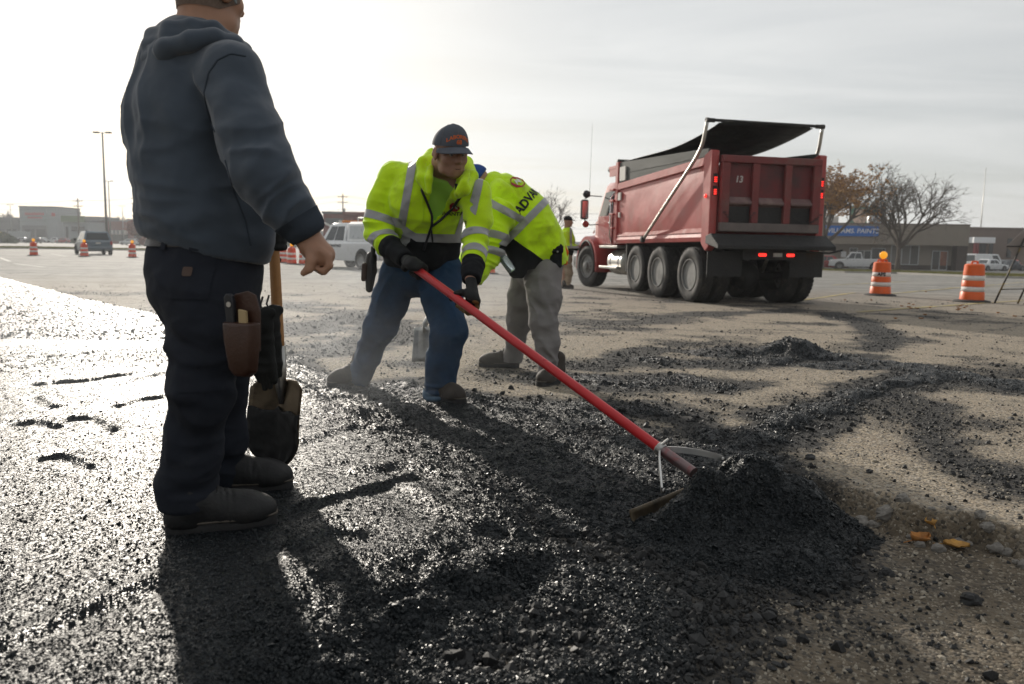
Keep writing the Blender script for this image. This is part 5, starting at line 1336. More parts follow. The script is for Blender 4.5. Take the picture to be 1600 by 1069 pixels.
    patch('black_pouch', JV, JQ, np.maximum(np.maximum(-sg * ((JV - A(806, 376, 5.6)) @ k1), .09 - arm_d), np.linalg.norm(JV - A(815, 405, 5.65), axis=1) - .30), M_BLK, j, off, .003)
    mb = MB(); c = A(784, 404, 5.50); H = Sdf(.03)
    H.chain([A(765, 318, 5.52), A(780, 302, 5.60), A(772, 285, 5.74), A(768, 296, 5.92)], [.05, .075, .07, .06]); H.chain([A(785, 325, 5.54), A(792, 305, 5.62), A(785, 290, 5.78)], [.04, .06, .05])
    cloth('hood', H, M_LIME, j, off, .007, [(A(778, 305, 5.6), .12, sd + .5 * spine, 18, 6, .012)], 13)
    # back print: emblem and lettering across the shoulders
    bc = A(830, 292, 5.72); nb = nrm(-fr * .6 + np.array([.1, -.55, .25])); U = nrm(A(840, 292, 5.75) - A(818, 318, 5.6)); Wn = nrm(A(800, 285, 5.7) - A(825, 305, 5.7)); Wn = nrm(Wn - U * (Wn @ U))
    if np.cross(U, Wn) @ np.array([0, -1., .6]) < 0: pass
    hx = [(.072 * math.cos(a_), .055 * math.sin(a_), 0) for a_ in np.radians(np.arange(22.5, 382, 45))]
    print_on('emblem', None, 0, JV, JQ, A(806, 288, 5.66), U, Wn, M_REDL, j, off, lift=.006, tris=(np.array(hx), [list(range(8))]))
    wv = np.array([(-.045, -.02, 0), (-.015, .026, 0), (0, .0, 0), (.018, .026, 0), (.045, -.02, 0), (.020, .002, 0), (.002, -.028, 0), (-.014, .002, 0)])
    print_on('emblem', None, 0, JV, JQ, A(806, 288, 5.66), U, Wn, M_WHTL, j, off, lift=.009, tris=(wv, [[0, 1, 2, 7], [2, 3, 4, 5], [7, 2, 5, 6]]))
    print_on('lettering', 'ADVANTAGE', .085, JV, JQ, A(834, 302, 5.70), U, Wn, M_INK, j, off, lift=.005, bold=.003)
    print_on('lettering', 'PAVING', .04, JV, JQ, A(841, 313, 5.70), U, Wn, M_INK, j, off, lift=.005, bold=.001) if False else None
    # trousers, pouch and boots
    P_ = Sdf(.035)
    P_.chain([wst, pel, A(842, 425, 5.86)], [.17, .185, .165], w=fr, ss=[.85, .9, .95])
    P_.chain([hipL, A(850, 465, 5.65), kneeL, A(856, 540, 5.54), A(858, 586, 5.53)], [.14, .12, .098, .078, .076], k=.03)
    P_.chain([hipR, A(818, 465, 6.03), kneeR, A(806, 530, 6.1), A(801, 563, 6.15)], [.135, .115, .095, .075, .074], k=.03)
    P_.cut(A(858, 590, 5.52), (0, 0, -1), .2); P_.cut(A(800, 566, 6.14), (0, 0, -1), .2)
    ex = np.array([1., 0, 0])
    fs = [(kneeL, .12, up_ + .9 * ex, 15, 3.5, .012), (A(850, 465, 5.56), .16, ex + .3 * up_, 13, 2.5, .012), (A(856, 545, 5.48), .13, ex + .35 * up_, 15, 3, .013), (A(858, 578, 5.46), .07, up_, 24, 5, .012), (hipL, .14, up_ - .9 * ex, 13, 3, .012), (A(815, 480, 5.95), .15, ex - .4 * up_, 14, 3, .013), (A(803, 535, 6.05), .12, ex + .5 * up_, 15, 3, .013)]
    cloth('trousers', P_, M_GPANT, R_, off, .007, fs, 14, .001, .004)
    boot(R_, (.355, 5.60), (.20, 5.36), surf_z(.27, 5.48), off, M_BOOT2, M_SOLE, .30, .17)
    boot(R_, (.055, 6.17), (-.26, 6.20), surf_z(-.1, 6.18), off, M_BOOT2, M_SOLE, .31, .17)
    # phone case on the belt, orange cloth, bottle in the pouch
    pc = empty('belt_case', A(868, 400, 5.66), .3, label='black belt case on the hip of grey trousers', cat='case')
    mb = MB(); mb.box((-.045, -.03, -.09), (.045, .03, .06), .016); mb.build('case', M_BLK, pc); mb = MB(); mb.box((-.050, -.040, .01), (.050, .035, .085), .018); fl = mb.build('flap', M_BLK, pc)
    mb = MB(); mb.lathe([(.008, 0), (.006, .004), (.001, .005)], (.0, -.040, .03), (0, -1, 0), 10); mb.build('snap', M_STEEL, fl)
    rg = empty('orange_rag', A(881, 395, 5.78), 0, label='orange rag tucked in the back pocket of grey trousers', cat='rag')
    S_ = Sdf(.02); S_.chain([np.array([-.03, 0, .06]), np.array([0, 0, .0]), np.array([.01, 0, -.07])], [.03, .034, .02], w=(.3, 1, 0), ss=[.4, .5, .4]); cloth('cloth', S_, mat('orange_cloth', (.75, .14, .02), .85, bump=.3, bs=300), rg, np.zeros(3), .006, [(np.zeros(3), .1, (1, 0, 0), 30, 6, .008)], 3)
    bt = empty('water_bottle', A(787, 405, 5.46), 0, label='small clear plastic bottle poking from a black jacket pouch', cat='bottle')
    axb = nrm((-.55, -.25, .75))
    mb = MB(); mb.lathe([(.028, -.10), (.031, -.095), (.031, .0), (.029, .012), (.016, .04), (.013, .048), (.013, .058)], (0, 0, 0), axb, 18); mb.build('body', mat('clear_plastic', (.55, .66, .72), .12, var=.05, trans=.75), bt, True)
    mb = MB(); mb.lathe([(.0155, .05), (.0155, .068), (.012, .070)], (0, 0, 0), axb, 16); mb.build('bottle_cap', mat('white_plastic', (.7, .74, .78), .4), bt, True)
    # square shovel in his hands
    bp_ = np.array([-.66, 5.55, surf_z(-.66, 5.55)]); so = empty('square_shovel', bp_, label='square mouth shovel with bright steel blade resting on crumbs behind blue jeans', cat='shovel')
    nkx = A(664, 506, 5.58) - bp_; tp = (wrL + wrR) / 2 + np.array([.0, 0, .15]) - bp_; axs = nrm(tp - nkx)
    mb = MB(); mb.tube([nkx, nkx * .5 + (wrR - bp_) * .5 + np.array([.0, 0, -.03]), wrR - bp_ + np.array([-.01, -.01, -.04]), tp], .018, 12); mb.build('shaft', M_WOOD, so, True)
    a_, b_, c_, d_ = [A(*q) - bp_ for q in ((647, 512, 5.60), (680, 510, 5.52), (682, 566, 5.50), (643, 566, 5.58))]
    V = []; nu, nv = 9, 9
    for i in range(nv):
        t_ = i / (nv - 1)
        for k in range(nu):
            u = k / (nu - 1); p = (a_ * (1 - u) + b_ * u) * (1 - t_) + (d_ * (1 - u) + c_ * u) * t_
            V.append(p + np.array([0, .03, 0]) * (1 - (2 * u - 1) ** 4) + np.array([0, -.03, 0]) * math.exp(-((u - .5) / .14) ** 2) * (1 - t_) ** 2)
    Fq = [(i * nu + k, i * nu + k + 1, (i + 1) * nu + k + 1, (i + 1) * nu + k) for i in range(nv - 1) for k in range(nu - 1)]
    bl = mesh('blade', np.array(V), Fq, M_STEEL, so, True); md = bl.modifiers.new('thick', 'SOLIDIFY'); md.thickness = .004
    mb = MB(); mb.tube([nkx + axs * .12, nkx, nkx * .55 + (a_ + b_ + c_ + d_) * .1125], [.021, .021, .012], 12); mb.build('socket', M_STEEL, so, True)
person_bending()

# ---- the far man beside the truck
def person_far():
    x, y = 1.37, 19.9; zg = float(far_z(x, y)); off = np.array([x, y, zg])
    R_ = empty('person', off, label='person in lime jacket, khaki trousers and dark cap standing beside a red dump truck', cat='person')
    Z = lambda px, py: A(px, py, y)
    B = Sdf(.04); B.chain([Z(885, 372), Z(884, 398)], [.13, .13], w=(.5, 1, 0), ss=[.75, .75]); B.chain([Z(884, 398), Z(882, 425), Z(880, 446)], [.11, .06, .045]); B.chain([Z(884, 398), Z(889, 425), Z(887, 446)], [.11, .06, .045])
    L_, ax = head_sdf(B, Z(888, 347), (.9, -.1, -.05), (0, 0, 1), 1.05); B.cone(Z(885, 364), L_(0, -.03, -.05), .07, .06)
    for wr in (Z(903, 386),): B.chain([Z(884, 370), Z(886, 386), wr, wr + [.05, -.02, .02]], [.06, .05, .035, .03])
    lo, hi = B.box(); V, Q = nets(B, lo, hi, .012); mesh('body', V, Q, M_SKIN2, R_, True, off)
    J = Sdf(.05); J.chain([Z(886, 364), Z(885, 376), Z(884, 392)], [.15, .21, .20], w=(.3, 1, 0), ss=[.75, .8, .8]); J.chain([Z(883, 366) + [0, -.16, 0], Z(884, 384) + [0, -.22, 0], Z(900, 388) + [0, -.2, 0]], [.09, .08, .06]); J.chain([Z(886, 366) + [0, .16, 0], Z(888, 384) + [0, .22, 0], Z(902, 386) + [0, .1, 0]], [.09, .08, .06]); J.cut(Z(884, 402), (0, 0, -1), .5)
    j, JV, JQ = cloth('jacket', J, M_LIME, R_, off, .014, [(Z(885, 380), .3, (0, 0, 1), 12, 3, .012)], 3)
    zt = Z(885, 388)[2]; patch('lower_panel', JV, JQ, JV[:, 2] - zt, M_BLK, j, off, .004)
    patch('hem_tape', JV, JQ, np.abs(JV[:, 2] - zt - .03) - .028, M_TAPE, j, off, .006); patch('shoulder_tape', JV, JQ, np.maximum(np.abs(JV[:, 0] - Z(891, 380)[0]) - .028, zt + .05 - JV[:, 2]), M_TAPE, j, off, .006)
    P_ = Sdf(.04); P_.chain([Z(884, 392), Z(884, 405)], [.17, .165], w=(.3, 1, 0), ss=[.85, .85]); P_.chain([Z(884, 405) + [0, .08, 0], Z(881, 425) + [0, .08, 0], Z(879, 445) + [0, .08, 0]], [.12, .09, .08]); P_.chain([Z(885, 405) + [0, -.08, 0], Z(889, 425) + [0, -.08, 0], Z(886, 446) + [0, -.08, 0]], [.12, .09, .08])
    cloth('trousers', P_, M_KHAKI, R_, off, .014, [(Z(885, 425), .3, (0, 0, 1), 14, 4, .014)], 4)
    boot(R_, (x - .15, y - .1), (x + .13, y - .12), zg, off, M_BOOT2, M_SOLE, .29, .16); boot(R_, (x - .24, y + .1), (x + .02, y + .06), zg, off, M_BOOT2, M_SOLE, .29, .16)
    K = Sdf(.02); K.ell(L_(0, -.012, .06), (.092, .112, .09), ax); K.cut(L_(0, 0, .035), -ax[2]); K.cone(L_(-.03, .10, .05), L_(.03, .10, .05), .03, .03, w=ax[2], sa=.3); K.cone(L_(-.03, .15, .04), L_(.03, .15, .04), .03, .03, w=ax[2], sa=.3)
    cloth('cap', K, M_BLK, R_, off, .01)
person_far()
# ------------------------------------------------------------------ the dump truck (local frame: +Y forward, rear axle at origin)
M_TRED = mat('truck_red', (.42, .058, .052), .42, var=.14, vs=2.5, spec=.5, bump=.04, bs=5, dirt=(.30, .13, .11), damt=.30, ds=1.6, coat=.15)
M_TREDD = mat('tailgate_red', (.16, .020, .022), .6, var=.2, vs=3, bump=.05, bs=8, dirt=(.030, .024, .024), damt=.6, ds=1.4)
M_TREDC = mat('cab_red', (.40, .040, .036), .30, var=.08, vs=2, coat=.4, dirt=(.30, .12, .10), damt=.15, ds=2)
M_TAR = mat('tarry_black', (.013, .0125, .0125), .65, var=.4, vs=8, bump=.6, bs=30, dirt=(.05, .042, .036), damt=.15, ds=5)
M_BOARD = mat('grey_side_board', (.075, .080, .074), .8, var=.2, vs=4, bump=.2, bs=40, aniso=(1, .1, 1))
M_TARP = mat('black_tarp', (.012, .018, .017), .55, var=.2, vs=4, bump=.3, bs=8, spec=.4)
M_ALU = mat('dull_aluminium', (.52, .51, .48), .40, metal=.9, var=.2, vs=10, dirt=(.2, .17, .13), damt=.2, ds=6)
M_RUB = mat('tyre_rubber', (.026, .025, .024), .82, var=.3, vs=10, bump=.35, bs=60, dirt=(.13, .11, .09), damt=.35, ds=6)
M_RIMM = mat('truck_rim', (.20, .20, .195), .55, metal=.5, var=.2, vs=12, dirt=(.16, .13, .10), damt=.3, ds=9)
M_CHAS = mat('chassis_black', (.020, .020, .020), .7, var=.3, vs=6, bump=.2, bs=30, dirt=(.10, .085, .07), damt=.35, ds=4)
M_GLASS = mat('dark_glass', (.020, .026, .030), .06, var=.05, spec=.8)
M_LED = mat('lit_red_lens', (.6, .01, .01), .3, emit=(1, .03, .02), es=1.6)
M_LEDD = mat('red_lens', (.35, .012, .012), .25)
M_AMB = mat('lit_amber_lens', (.7, .25, .01), .3, emit=(1, .42, .03), es=2.5)
M_CHR = mat('chrome', (.75, .75, .74), .12, metal=1.0, var=.06)
M_PAPER = mat('white_decal', (.62, .60, .56), .7, var=.12, vs=20)

def truck_wheel(name, c, out, m_r, root, R=.52, W=.28, dual=False, deep=False, hubcap=True, n=40):
    """tyre with tread blocks, dished rim, hand holes and hub; axis = out (+-1, 0, 0)"""
    o = empty(name, c); o.parent = root
    ax = np.array([out, 0, 0.]); k = R / .52
    pr = [(.30 * k, -W / 2 * .75), (.33 * k, -W / 2 * .95), (.42 * k, -W / 2), (.485 * k, -W / 2 * .95), (.515 * k, -W / 2 * .78), (.520 * k, -W / 2 * .4), (.520 * k, W / 2 * .4), (.515 * k, W / 2 * .78), (.485 * k, W / 2 * .95), (.42 * k, W / 2), (.33 * k, W / 2 * .95), (.30 * k, W / 2 * .75)]
    mb = MB(); mb.lathe(pr, (0, 0, 0), ax, n, True)
    t_ = mb.build('tyre', M_RUB, o, True); autosmooth(t_, 50)
    mb = MB()                             # tread blocks, shoulder lugs
    for i in range(n):
        a_ = 2 * math.pi * i / n
        for row in (-1, -.33, .33, 1):
            aa = a_ + (.5 if abs(row) < .5 else 0) * 2 * math.pi / n
            cy, cz = math.cos(aa), math.sin(aa); tv = np.array([0, -cz, cy]); rv = np.array([0, cy, cz]); xc = row * W * .36
            w2 = W * .075; l2 = math.pi * .52 * k / n * .72
            q = [ax * (xc - w2) - tv * l2, ax * (xc + w2) - tv * l2, ax * (xc + w2) + tv * l2, ax * (xc - w2) + tv * l2]
            lo_ = .511 * k if abs(row) > .5 else .517 * k
            V = [p + rv * lo_ for p in q] + [p * .97 + rv * (lo_ + .014) for p in q]
            mb.add(V, [(4, 5, 6, 7), (0, 1, 5, 4), (1, 2, 6, 5), (2, 3, 7, 6), (3, 0, 4, 7)])
    mb.build('tread', M_RUB, t_)
    xo = W / 2
    if deep: prf = [(.305 * k, xo * .75), (.300 * k, xo * .98), (.285 * k, xo * .98), (.272 * k, xo * .5), (.262 * k, -.05), (.215 * k, -.075), (.15 * k, -.065), (.115 * k, -.06), (.105 * k, .06), (.05 * k, .10), (.01, .105)]
    else: prf = [(.305 * k, xo * .75), (.300 * k, xo * .98), (.285 * k, xo * .98), (.265 * k, xo * .55), (.20 * k, xo * .62), (.14 * k, xo * .95), (.11 * k, xo * 1.0), (.10 * k, xo * 1.25), (.05 * k, xo * 1.32), (.01, xo * 1.33)]
    mb = MB(); mb.lathe(prf, (0, 0, 0), ax, 36); r_ = mb.build('rim', M_RIMM, o, True); autosmooth(r_, 40)
    for i in range(10):
        a_ = 2 * math.pi * i / 10; rv = np.array([0, math.cos(a_), math.sin(a_)])
        mb = MB(); mb.lathe([(.016 * k, -.004), (.016 * k, .016), (.008 * k, .022)], ax * (-.03 if deep else xo * .78) + rv * .155 * k, ax, 8); mb.build('wheel_nut', M_CHAS, r_)
    for i in range(5):
        a_ = 2 * math.pi * (i + .5) / 5; rv = np.array([0, math.cos(a_), math.sin(a_)])
        mb = MB(); mb.lathe([(.030 * k, -.003), (.030 * k, .004)], ax * (-.026 if deep else xo * .60) + rv * .215 * k, ax, 12); mb.build('hand_hole', M_CHAS, r_)
    return o

def dump_truck():
    a_ = math.radians(14.0); ox, oy = 4.53, 15.45
    R = empty('dump_truck', (ox, oy, float(far_z(ox, oy)) - .0), a_, label='red three axle dump truck with black tarp half open, tail lights lit', cat='truck')
    HB, YR, YF = 1.17, -.62, 4.15      # body half width, rear, front
    zb0, zb1 = 1.24, 1.20              # bottom rail rear/front
    zt0, zt1 = 2.60, 2.42              # red top rail
    # ---- sides: pressed panel with rails and rear posts
    for s in (-1, 1):
        X = lambda d: s * (HB - d)
        n = 18; secs = []
        for i in range(n):
            t = i / (n - 1); y = YR + .28 + (YF - YR - .34) * t; b, tp = zb0 + (zb1 - zb0) * t, zt0 + (zt1 - zt0) * t
            row = []
            for k in range(11):
                u = k / 10; z = b + (tp - b) * u; dd = .06 - .030 * math.sin(math.pi * u) + .008 * math.sin(7 * t + 4 * u) * math.sin(math.pi * u)
                row.append((X(dd), y, z))
            secs.append(row + [(X(.10), y, z_) for z_ in (tp, b)])
        mb = MB(); mb.loft(secs); autosmooth(mb.build('side_panel', M_TRED, R), 30)
        mb = MB()
        def rail(z0, z1, h, d0, nm, m=M_TRED, y0=YR + .25, y1=YF - .05, sl=0):
            m2 = MB(); m2.loft([[(X(d0), y, z), (X(d0 - sl), y, z + h * .5), (X(d0), y, z + h), (X(.14), y, z + h), (X(.14), y, z)] for y, z in ((y0, z0), (y1, z1))]); return bevel(m2.build(nm, m, R), .008)
        rail(zt0 - .06, zt1 - .06, .15, .0, 'top_rail'); rail(zb0 - .09, zb1 - .09, .17, .02, 'bottom_rail', sl=.02)
        # sloped ledge above the bottom rail
        m2 = MB(); m2.loft([[(X(.0), y, z), (X(.065), y, z + .11), (X(.12), y, z)] for y, z in ((YR + .25, zb0 + .078), (YF - .05, zb1 + .078))]); m2.build('ledge', mat('ledge_red', (.34, .075, .065), .75, var=.15, dirt=(.42, .22, .18), damt=.4, ds=3), R)
        m2 = MB(); m2.prism([(YR, 1.05), (YR + .12, .98), (YR + .30, 1.12), (YR + .30, 2.72), (YR + .06, 2.80), (YR, 2.78)], X(-.01), X(.14), 0); bevel(m2.build('corner_post', M_TRED, R), .015, 2)
        m2 = MB(); m2.prism([(YF - .16, 1.15), (YF, 1.15), (YF, 3.02), (YF - .16, 3.02)], X(-.005), X(.12), 0); bevel(m2.build('front_post', M_TRED, R), .012)
        m2 = MB()
        for k in range(9):
            y0 = YR + .30 + (YF - .46 - YR) * k / 8
        m2.loft([[(X(.03), y, z0), (X(.03), y, z1), (X(.075), y, z1), (X(.075), y, z0)] for y, z0, z1 in ((YR + .22, zt0 + .06, 2.84), (1.2, zt0 - .02, 2.90), (YF - .17, zt1 + .06, 3.0))]); bevel(m2.build('side_board', M_BOARD, R), .006)
        m2 = MB(); m2.loft([[(X(.022), y, z0), (X(.022), y, z1), (X(.03), y, z1), (X(.03), y, z0)] for y, z0, z1 in ((YR + .24, 2.705, 2.718), (1.2, 2.71, 2.722), (YF - .2, 2.735, 2.747))]); m2.build('board_joint', M_CHAS, R)
        # front ladder brackets
        for k, z in enumerate((1.45, 1.78, 2.10, 2.36)):
            m2 = MB(); m2.box((X(-.06), YF - .02, z), (X(.12), YF + .22, z + .05), .008); m2.box((X(-.06), YF + .19, z), (X(-.03), YF + .225, z + .05)); m2.build('step_bracket', M_TRED, R)
        # tarp arm: bent tube from pivot low on the side to the rear bow
        m2 = MB(); pv = (X(-.07), 2.20, 1.20); pts = [pv, (X(-.09), .95, 1.98), (X(-.09), .25, 2.42), (X(-.07), -.10, 2.68), (X(-.04), -.30, 2.92), (X(-.02), -.40, 3.34)]
        fine_ = []
        for i in range(len(pts) - 1):
            for t in np.linspace(0, 1, 5)[:-1]: fine_.append(np.array(pts[i]) * (1 - t) + np.array(pts[i + 1]) * t)
        fine_.append(np.array(pts[-1])); f2 = [fine_[0]] + [(fine_[i - 1] + 2 * fine_[i] + fine_[i + 1]) / 4 for i in range(1, len(fine_) - 1)] + [fine_[-1]]
        m2.tube(f2, .033, 12); arm = m2.build('tarp_arm', M_ALU, R, True)
        m2 = MB(); m2.lathe([(.07, -.02), (.07, .05), (.03, .06)], pv, (s, 0, 0), 14); m2.build('pivot', M_CHAS, arm); m2 = MB(); m2.lathe([(.045, -.03), (.045, .03)], pts[-1], (s, 0, 0), 12); m2.build('elbow', M_CHAS, arm)
        m2 = MB(); m2.lathe([(.04, 0), (.04, .16), (.022, .16), (.022, .30)], (X(-.04), -.40, 3.34), (-s, 0, 0), 12); m2.build('bow_bracket', M_CHAS, arm)
        # lit tail lamps on the posts: two clusters of three by two cells
        for z0 in (2.00, 2.22):
            m2 = MB(); m2.box((X(.115), YR - .012, z0 - .015), (X(.035), YR + .01, z0 + .155)); box_ = m2.build('lamp_housing', M_CHAS, R)
            for r_ in range(3):
                for c_ in range(2):
                    m2 = MB(); xa = .05 + .030 * c_; m2.box((X(xa + .020), YR - .022, z0 + .036 * r_), (X(xa), YR - .011, z0 + .020 + .036 * r_)); m2.build('lamp_cell', M_LED, box_)
        m2 = MB(); m2.lathe([(.032, 0), (.032, .015), (.02, .025), (.004, .03)], (X(-.01), YR + .17, 1.98), (s, 0, 0), 14); m2.build('side_marker', M_LED, R, True)
        # mud flaps and rear corner of apron
        m2 = MB(); m2.box((s * .50, -.66, .52), (s * 1.20, -.64, .98)); fl = m2.build('mud_flap', M_TAR, R)
    # ---- tailgate: framed panel, two posts, mid ledge
    tz0, tz1, tx = 1.34, 2.70, HB - .15; yg = YR - .03
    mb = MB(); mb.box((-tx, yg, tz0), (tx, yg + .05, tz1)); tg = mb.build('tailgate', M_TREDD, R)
    def tb(nm, x0, x1, z0, z1, d=.07, m=M_TREDD):
        m2 = MB(); m2.box((x0, yg - d, z0), (x1, yg - .002, z1), .012); return m2.build(nm, m, tg)
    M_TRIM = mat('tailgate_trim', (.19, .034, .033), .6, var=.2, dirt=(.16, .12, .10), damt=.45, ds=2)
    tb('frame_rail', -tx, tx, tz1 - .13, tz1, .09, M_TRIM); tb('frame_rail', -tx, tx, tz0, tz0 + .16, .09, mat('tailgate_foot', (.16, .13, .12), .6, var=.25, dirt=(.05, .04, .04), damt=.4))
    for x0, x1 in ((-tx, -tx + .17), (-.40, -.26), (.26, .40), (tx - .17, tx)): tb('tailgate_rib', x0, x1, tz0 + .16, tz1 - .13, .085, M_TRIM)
    for x0, x1 in ((-tx + .17, -.40), (-.26, .26), (.40, tx - .17)):
        m2 = MB(); m2.prism([(yg - .085, 1.84), (yg - .085, 1.88), (yg - .003, 1.97), (yg - .003, 1.80)], x0 + .003, x1 - .003, 0); bevel(m2.build('ledge', mat('ledge_grey', (.17, .10, .095), .55, var=.2, dirt=(.30, .24, .21), damt=.4, ds=6), tg), .006)
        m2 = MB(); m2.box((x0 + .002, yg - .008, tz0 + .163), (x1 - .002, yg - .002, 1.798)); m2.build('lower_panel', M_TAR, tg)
    text_on('lettering', '13', .16, (-.64, yg - .004, 2.28), (1, 0, 0), (0, 0, 1), mat('white_number', (.62, .60, .57), .7, var=.2, vs=30), tg, lift=.002, bold=.004, shear=.12)
    for cx in (-.66, .72):     # slack safety chains
        for k in range(15):
            t = (k - 7) / 7; p = np.array([cx + t * .30, yg - .11, 1.52 + .16 * t * t]); m2 = MB()
            q = [p + np.array([math.cos(b_) * .028, (math.sin(b_) * .014 if k % 2 else 0), (0 if k % 2 else math.sin(b_) * .014)]) for b_ in np.linspace(0, 2 * math.pi, 9)]
            m2.tube(q, .006, 5); m2.build('chain_link', M_CHAS, tg)
    # tarry spreader apron with hanging chains
    m2 = MB(); m2.loft([[(-HB - .02, YR + .10, 1.26), (-HB - .02, YR - .10, 1.30), (-HB - .03, YR - .42, 1.10), (-HB - .03, YR - .42, 1.02), (-HB - .02, YR + .10, 1.12)], [(HB + .02, YR + .10, 1.26), (HB + .02, YR - .10, 1.30), (HB + .03, YR - .42, 1.10), (HB + .03, YR - .42, 1.02), (HB + .02, YR + .10, 1.12)]]); ap = bevel(m2.build('apron', M_TAR, R), .012)
    m2 = MB(); m2.tube([(HB + .10, YR - .5, 1.04), (HB - .1, YR - .4, .98), (.5, YR - .2, 1.0)], .018, 8); m2.build('hook_bar', M_CHAS, ap)
    # bulkhead, floor, cab guard
    m2 = MB(); m2.box((-HB + .10, YF - .06, 1.15), (HB - .10, YF - .01, 3.0)); m2.build('bulkhead', M_TRED, R)
    m2 = MB(); m2.prism([(-HB + .1, 1.16), (HB - .1, 1.16), (HB - .1, 1.24), (.5, 1.05), (-.5, 1.05), (-HB + .1, 1.24)][::-1], YR + .02, YF - .08, 1); m2.build('floor', M_CHAS, R)
    m2 = MB(); m2.box((-HB + .02, YF + .003, 2.88), (HB - .02, YF + .52, 2.96), .01); m2.box((-HB + .02, YF + .02, 2.72), (-HB + .10, YF + .46, 2.877)); m2.box((HB - .10, YF + .02, 2.72), (HB - .02, YF + .46, 2.877)); cg = m2.build('cab_guard', M_TRED, R)
    m2 = MB(); m2.lathe([(.03, 0), (.07, .05), (.075, .10)], (-HB + .12, YF + .52, 2.90), (-.3, .9, .1), 14); m2.build('work_lamp', M_CHR, cg, True)
    m2 = MB(); m2.box((-HB - .008, YF - .62, 2.56), (-HB + .02, YF - .28, 2.88)); pl = m2.build('notice', M_PAPER, R)
    m2 = MB(); m2.box((-HB - .006, YF - .36, 2.12), (-HB + .03, YF - .20, 2.30)); m2.build('notice', M_PAPER, R)
    m2 = MB(); m2.box((-HB - .006, YF - .34, 1.72), (-HB + .03, YF - .26, 1.84)); m2.build('notice', M_PAPER, R)
    # tarp: sags from the rear bow to the roller on the bulkhead
    V = []; nu, nv = 22, 30
    for i in range(nv):
        t = i / (nv - 1); y = -.42 + (YF - .12 + .42) * t; zr = 3.34 + (3.02 - 3.34) * t - .13 * math.sin(math.pi * t ** .85) * (1 - .25 * t)
        for k in range(nu):
            u = -1 + 2 * k / (nu - 1); x = u * (HB - .20 + .10 * t)
            V.append((x, y, zr - .09 * (1 - u * u) * math.sin(math.pi * t) + .018 * math.sin(9 * u + 5 * t) * math.sin(math.pi * t) - .10 * abs(u) ** 6 * (1 - t) * .4))
    tp_ = mesh('tarp', V, [(i * nu + k, i * nu + k + 1, (i + 1) * nu + k + 1, (i + 1) * nu + k) for i in range(nv - 1) for k in range(nu - 1)], M_TARP, R, True); md = tp_.modifiers.new('thick', 'SOLIDIFY'); md.thickness = .008
    m2 = MB(); m2.tube([(-HB + .02, -.40, 3.345), (HB - .02, -.40, 3.345)], .028, 10); m2.build('tarp_bow', M_CHAS, R, True)
    m2 = MB(); m2.tube([(-HB, YF - .10, 3.03), (HB, YF - .10, 3.03)], .055, 12); m2.build('tarp_roller', M_CHAS, R, True)
    # ---- chassis
    for s in (-1, 1):
        m2 = MB(); m2.box((s * .40, -.75, .82), (s * .48, 7.0, 1.08)); m2.build('frame_rail', M_CHAS, R)
        m2 = MB(); m2.tube([(s * .36, .05, .60), (s * .30, -.30, 1.0)], .035, 8); m2.build('torque_rod', M_ALU, R, True)
    m2 = MB(); m2.box((-.55, -.78, .84), (.75, -.72, 1.06)); cm = m2.build('cross_member', M_CHAS, R)
    for x, m_ in ((-.16, M_LED), (.42, M_LED)):
        m2 = MB(); m2.box((x - .08, -.80, .90), (x + .08, -.775, .955), .01); m2.build('tail_lamp', m_, cm)
    m2 = MB(); m2.box((.06, -.80, .895), (.24, -.782, .965)); m2.build('number_plate', M_PAPER, cm)
    m2 = MB(); m2.box((.86, -.80, 1.03), (1.02, -.76, 1.10), .02); m2.build('turn_lamp', M_AMB, R)
    for y in (0.07, 1.52):
        m2 = MB(); m2.tube([(-1.0, y, .52), (1.0, y, .52)], .085, 12); ax_ = m2.build('axle', M_CHAS, R, True)
        m2 = MB(); m2.lathe([(.05, -.26), (.20, -.20), (.27, -.08), (.28, .0), (.27, .08), (.16, .22), (.1, .34)], (-.02, y - .02, .52), (0, 1, 0), 20); autosmooth(m2.build('differential', M_CHAS, ax_), 40)
        for s in (-1, 1):
            truck_wheel('wheel', (s * 1.06, y, .525), s, M_RIMM, R, deep=True); truck_wheel('inner_wheel', (s * .73, y, .525), s, M_RIMM, R, deep=False)
    m2 = MB(); m2.tube([(-.95, 2.80, .56), (.95, 2.80, .56)], .07, 10); m2.build('lift_axle', M_CHAS, R, True)
    for s in (-1, 1): truck_wheel('wheel', (s * 1.03, 2.80, .56), s, M_RIMM, R, R=.50, deep=True)
    m2 = MB(); m2.tube([(-.95, 6.02, .50), (.95, 6.02, .50)], .06, 10); m2.build('front_axle', M_CHAS, R, True)
    for s in (-1, 1):
        w = truck_wheel('front_wheel', (s * 1.02, 6.02, .52), s, M_RIMM, R, R=.53, W=.36, deep=False); w.rotation_euler = (0, 0, math.radians(12))
    # ---- tank, steps, guard behind the cab
    m2 = MB(); m2.lathe([(.02, 0), (.26, .01), (.30, .04), (.30, .92), (.26, .95), (.02, .96)], (-.80, 3.80, .66), (0, 1, 0), 28); tk = autosmooth(m2.build('fuel_tank', M_CHR if False else M_ALU, R), 40)
    for y in (3.98, 4.50):
        m2 = MB(); m2.lathe([(.305, 0), (.308, .002), (.308, .05), (.305, .052)], (-.80, y, .66), (0, 1, 0), 28, True); m2.build('tank_strap', M_CHR, tk, True)
    for z in (.50, 1.00):
        m2 = MB(); m2.box((-1.20, 3.85, z), (-.92, 5.05, z + .06), .01); m2.build('cab_step', M_ALU, R)
    m2 = MB(); m2.box((-1.12, 3.40, .45), (-.70, 3.48, 1.15), .01); m2.build('splash_guard', M_CHAS, R)
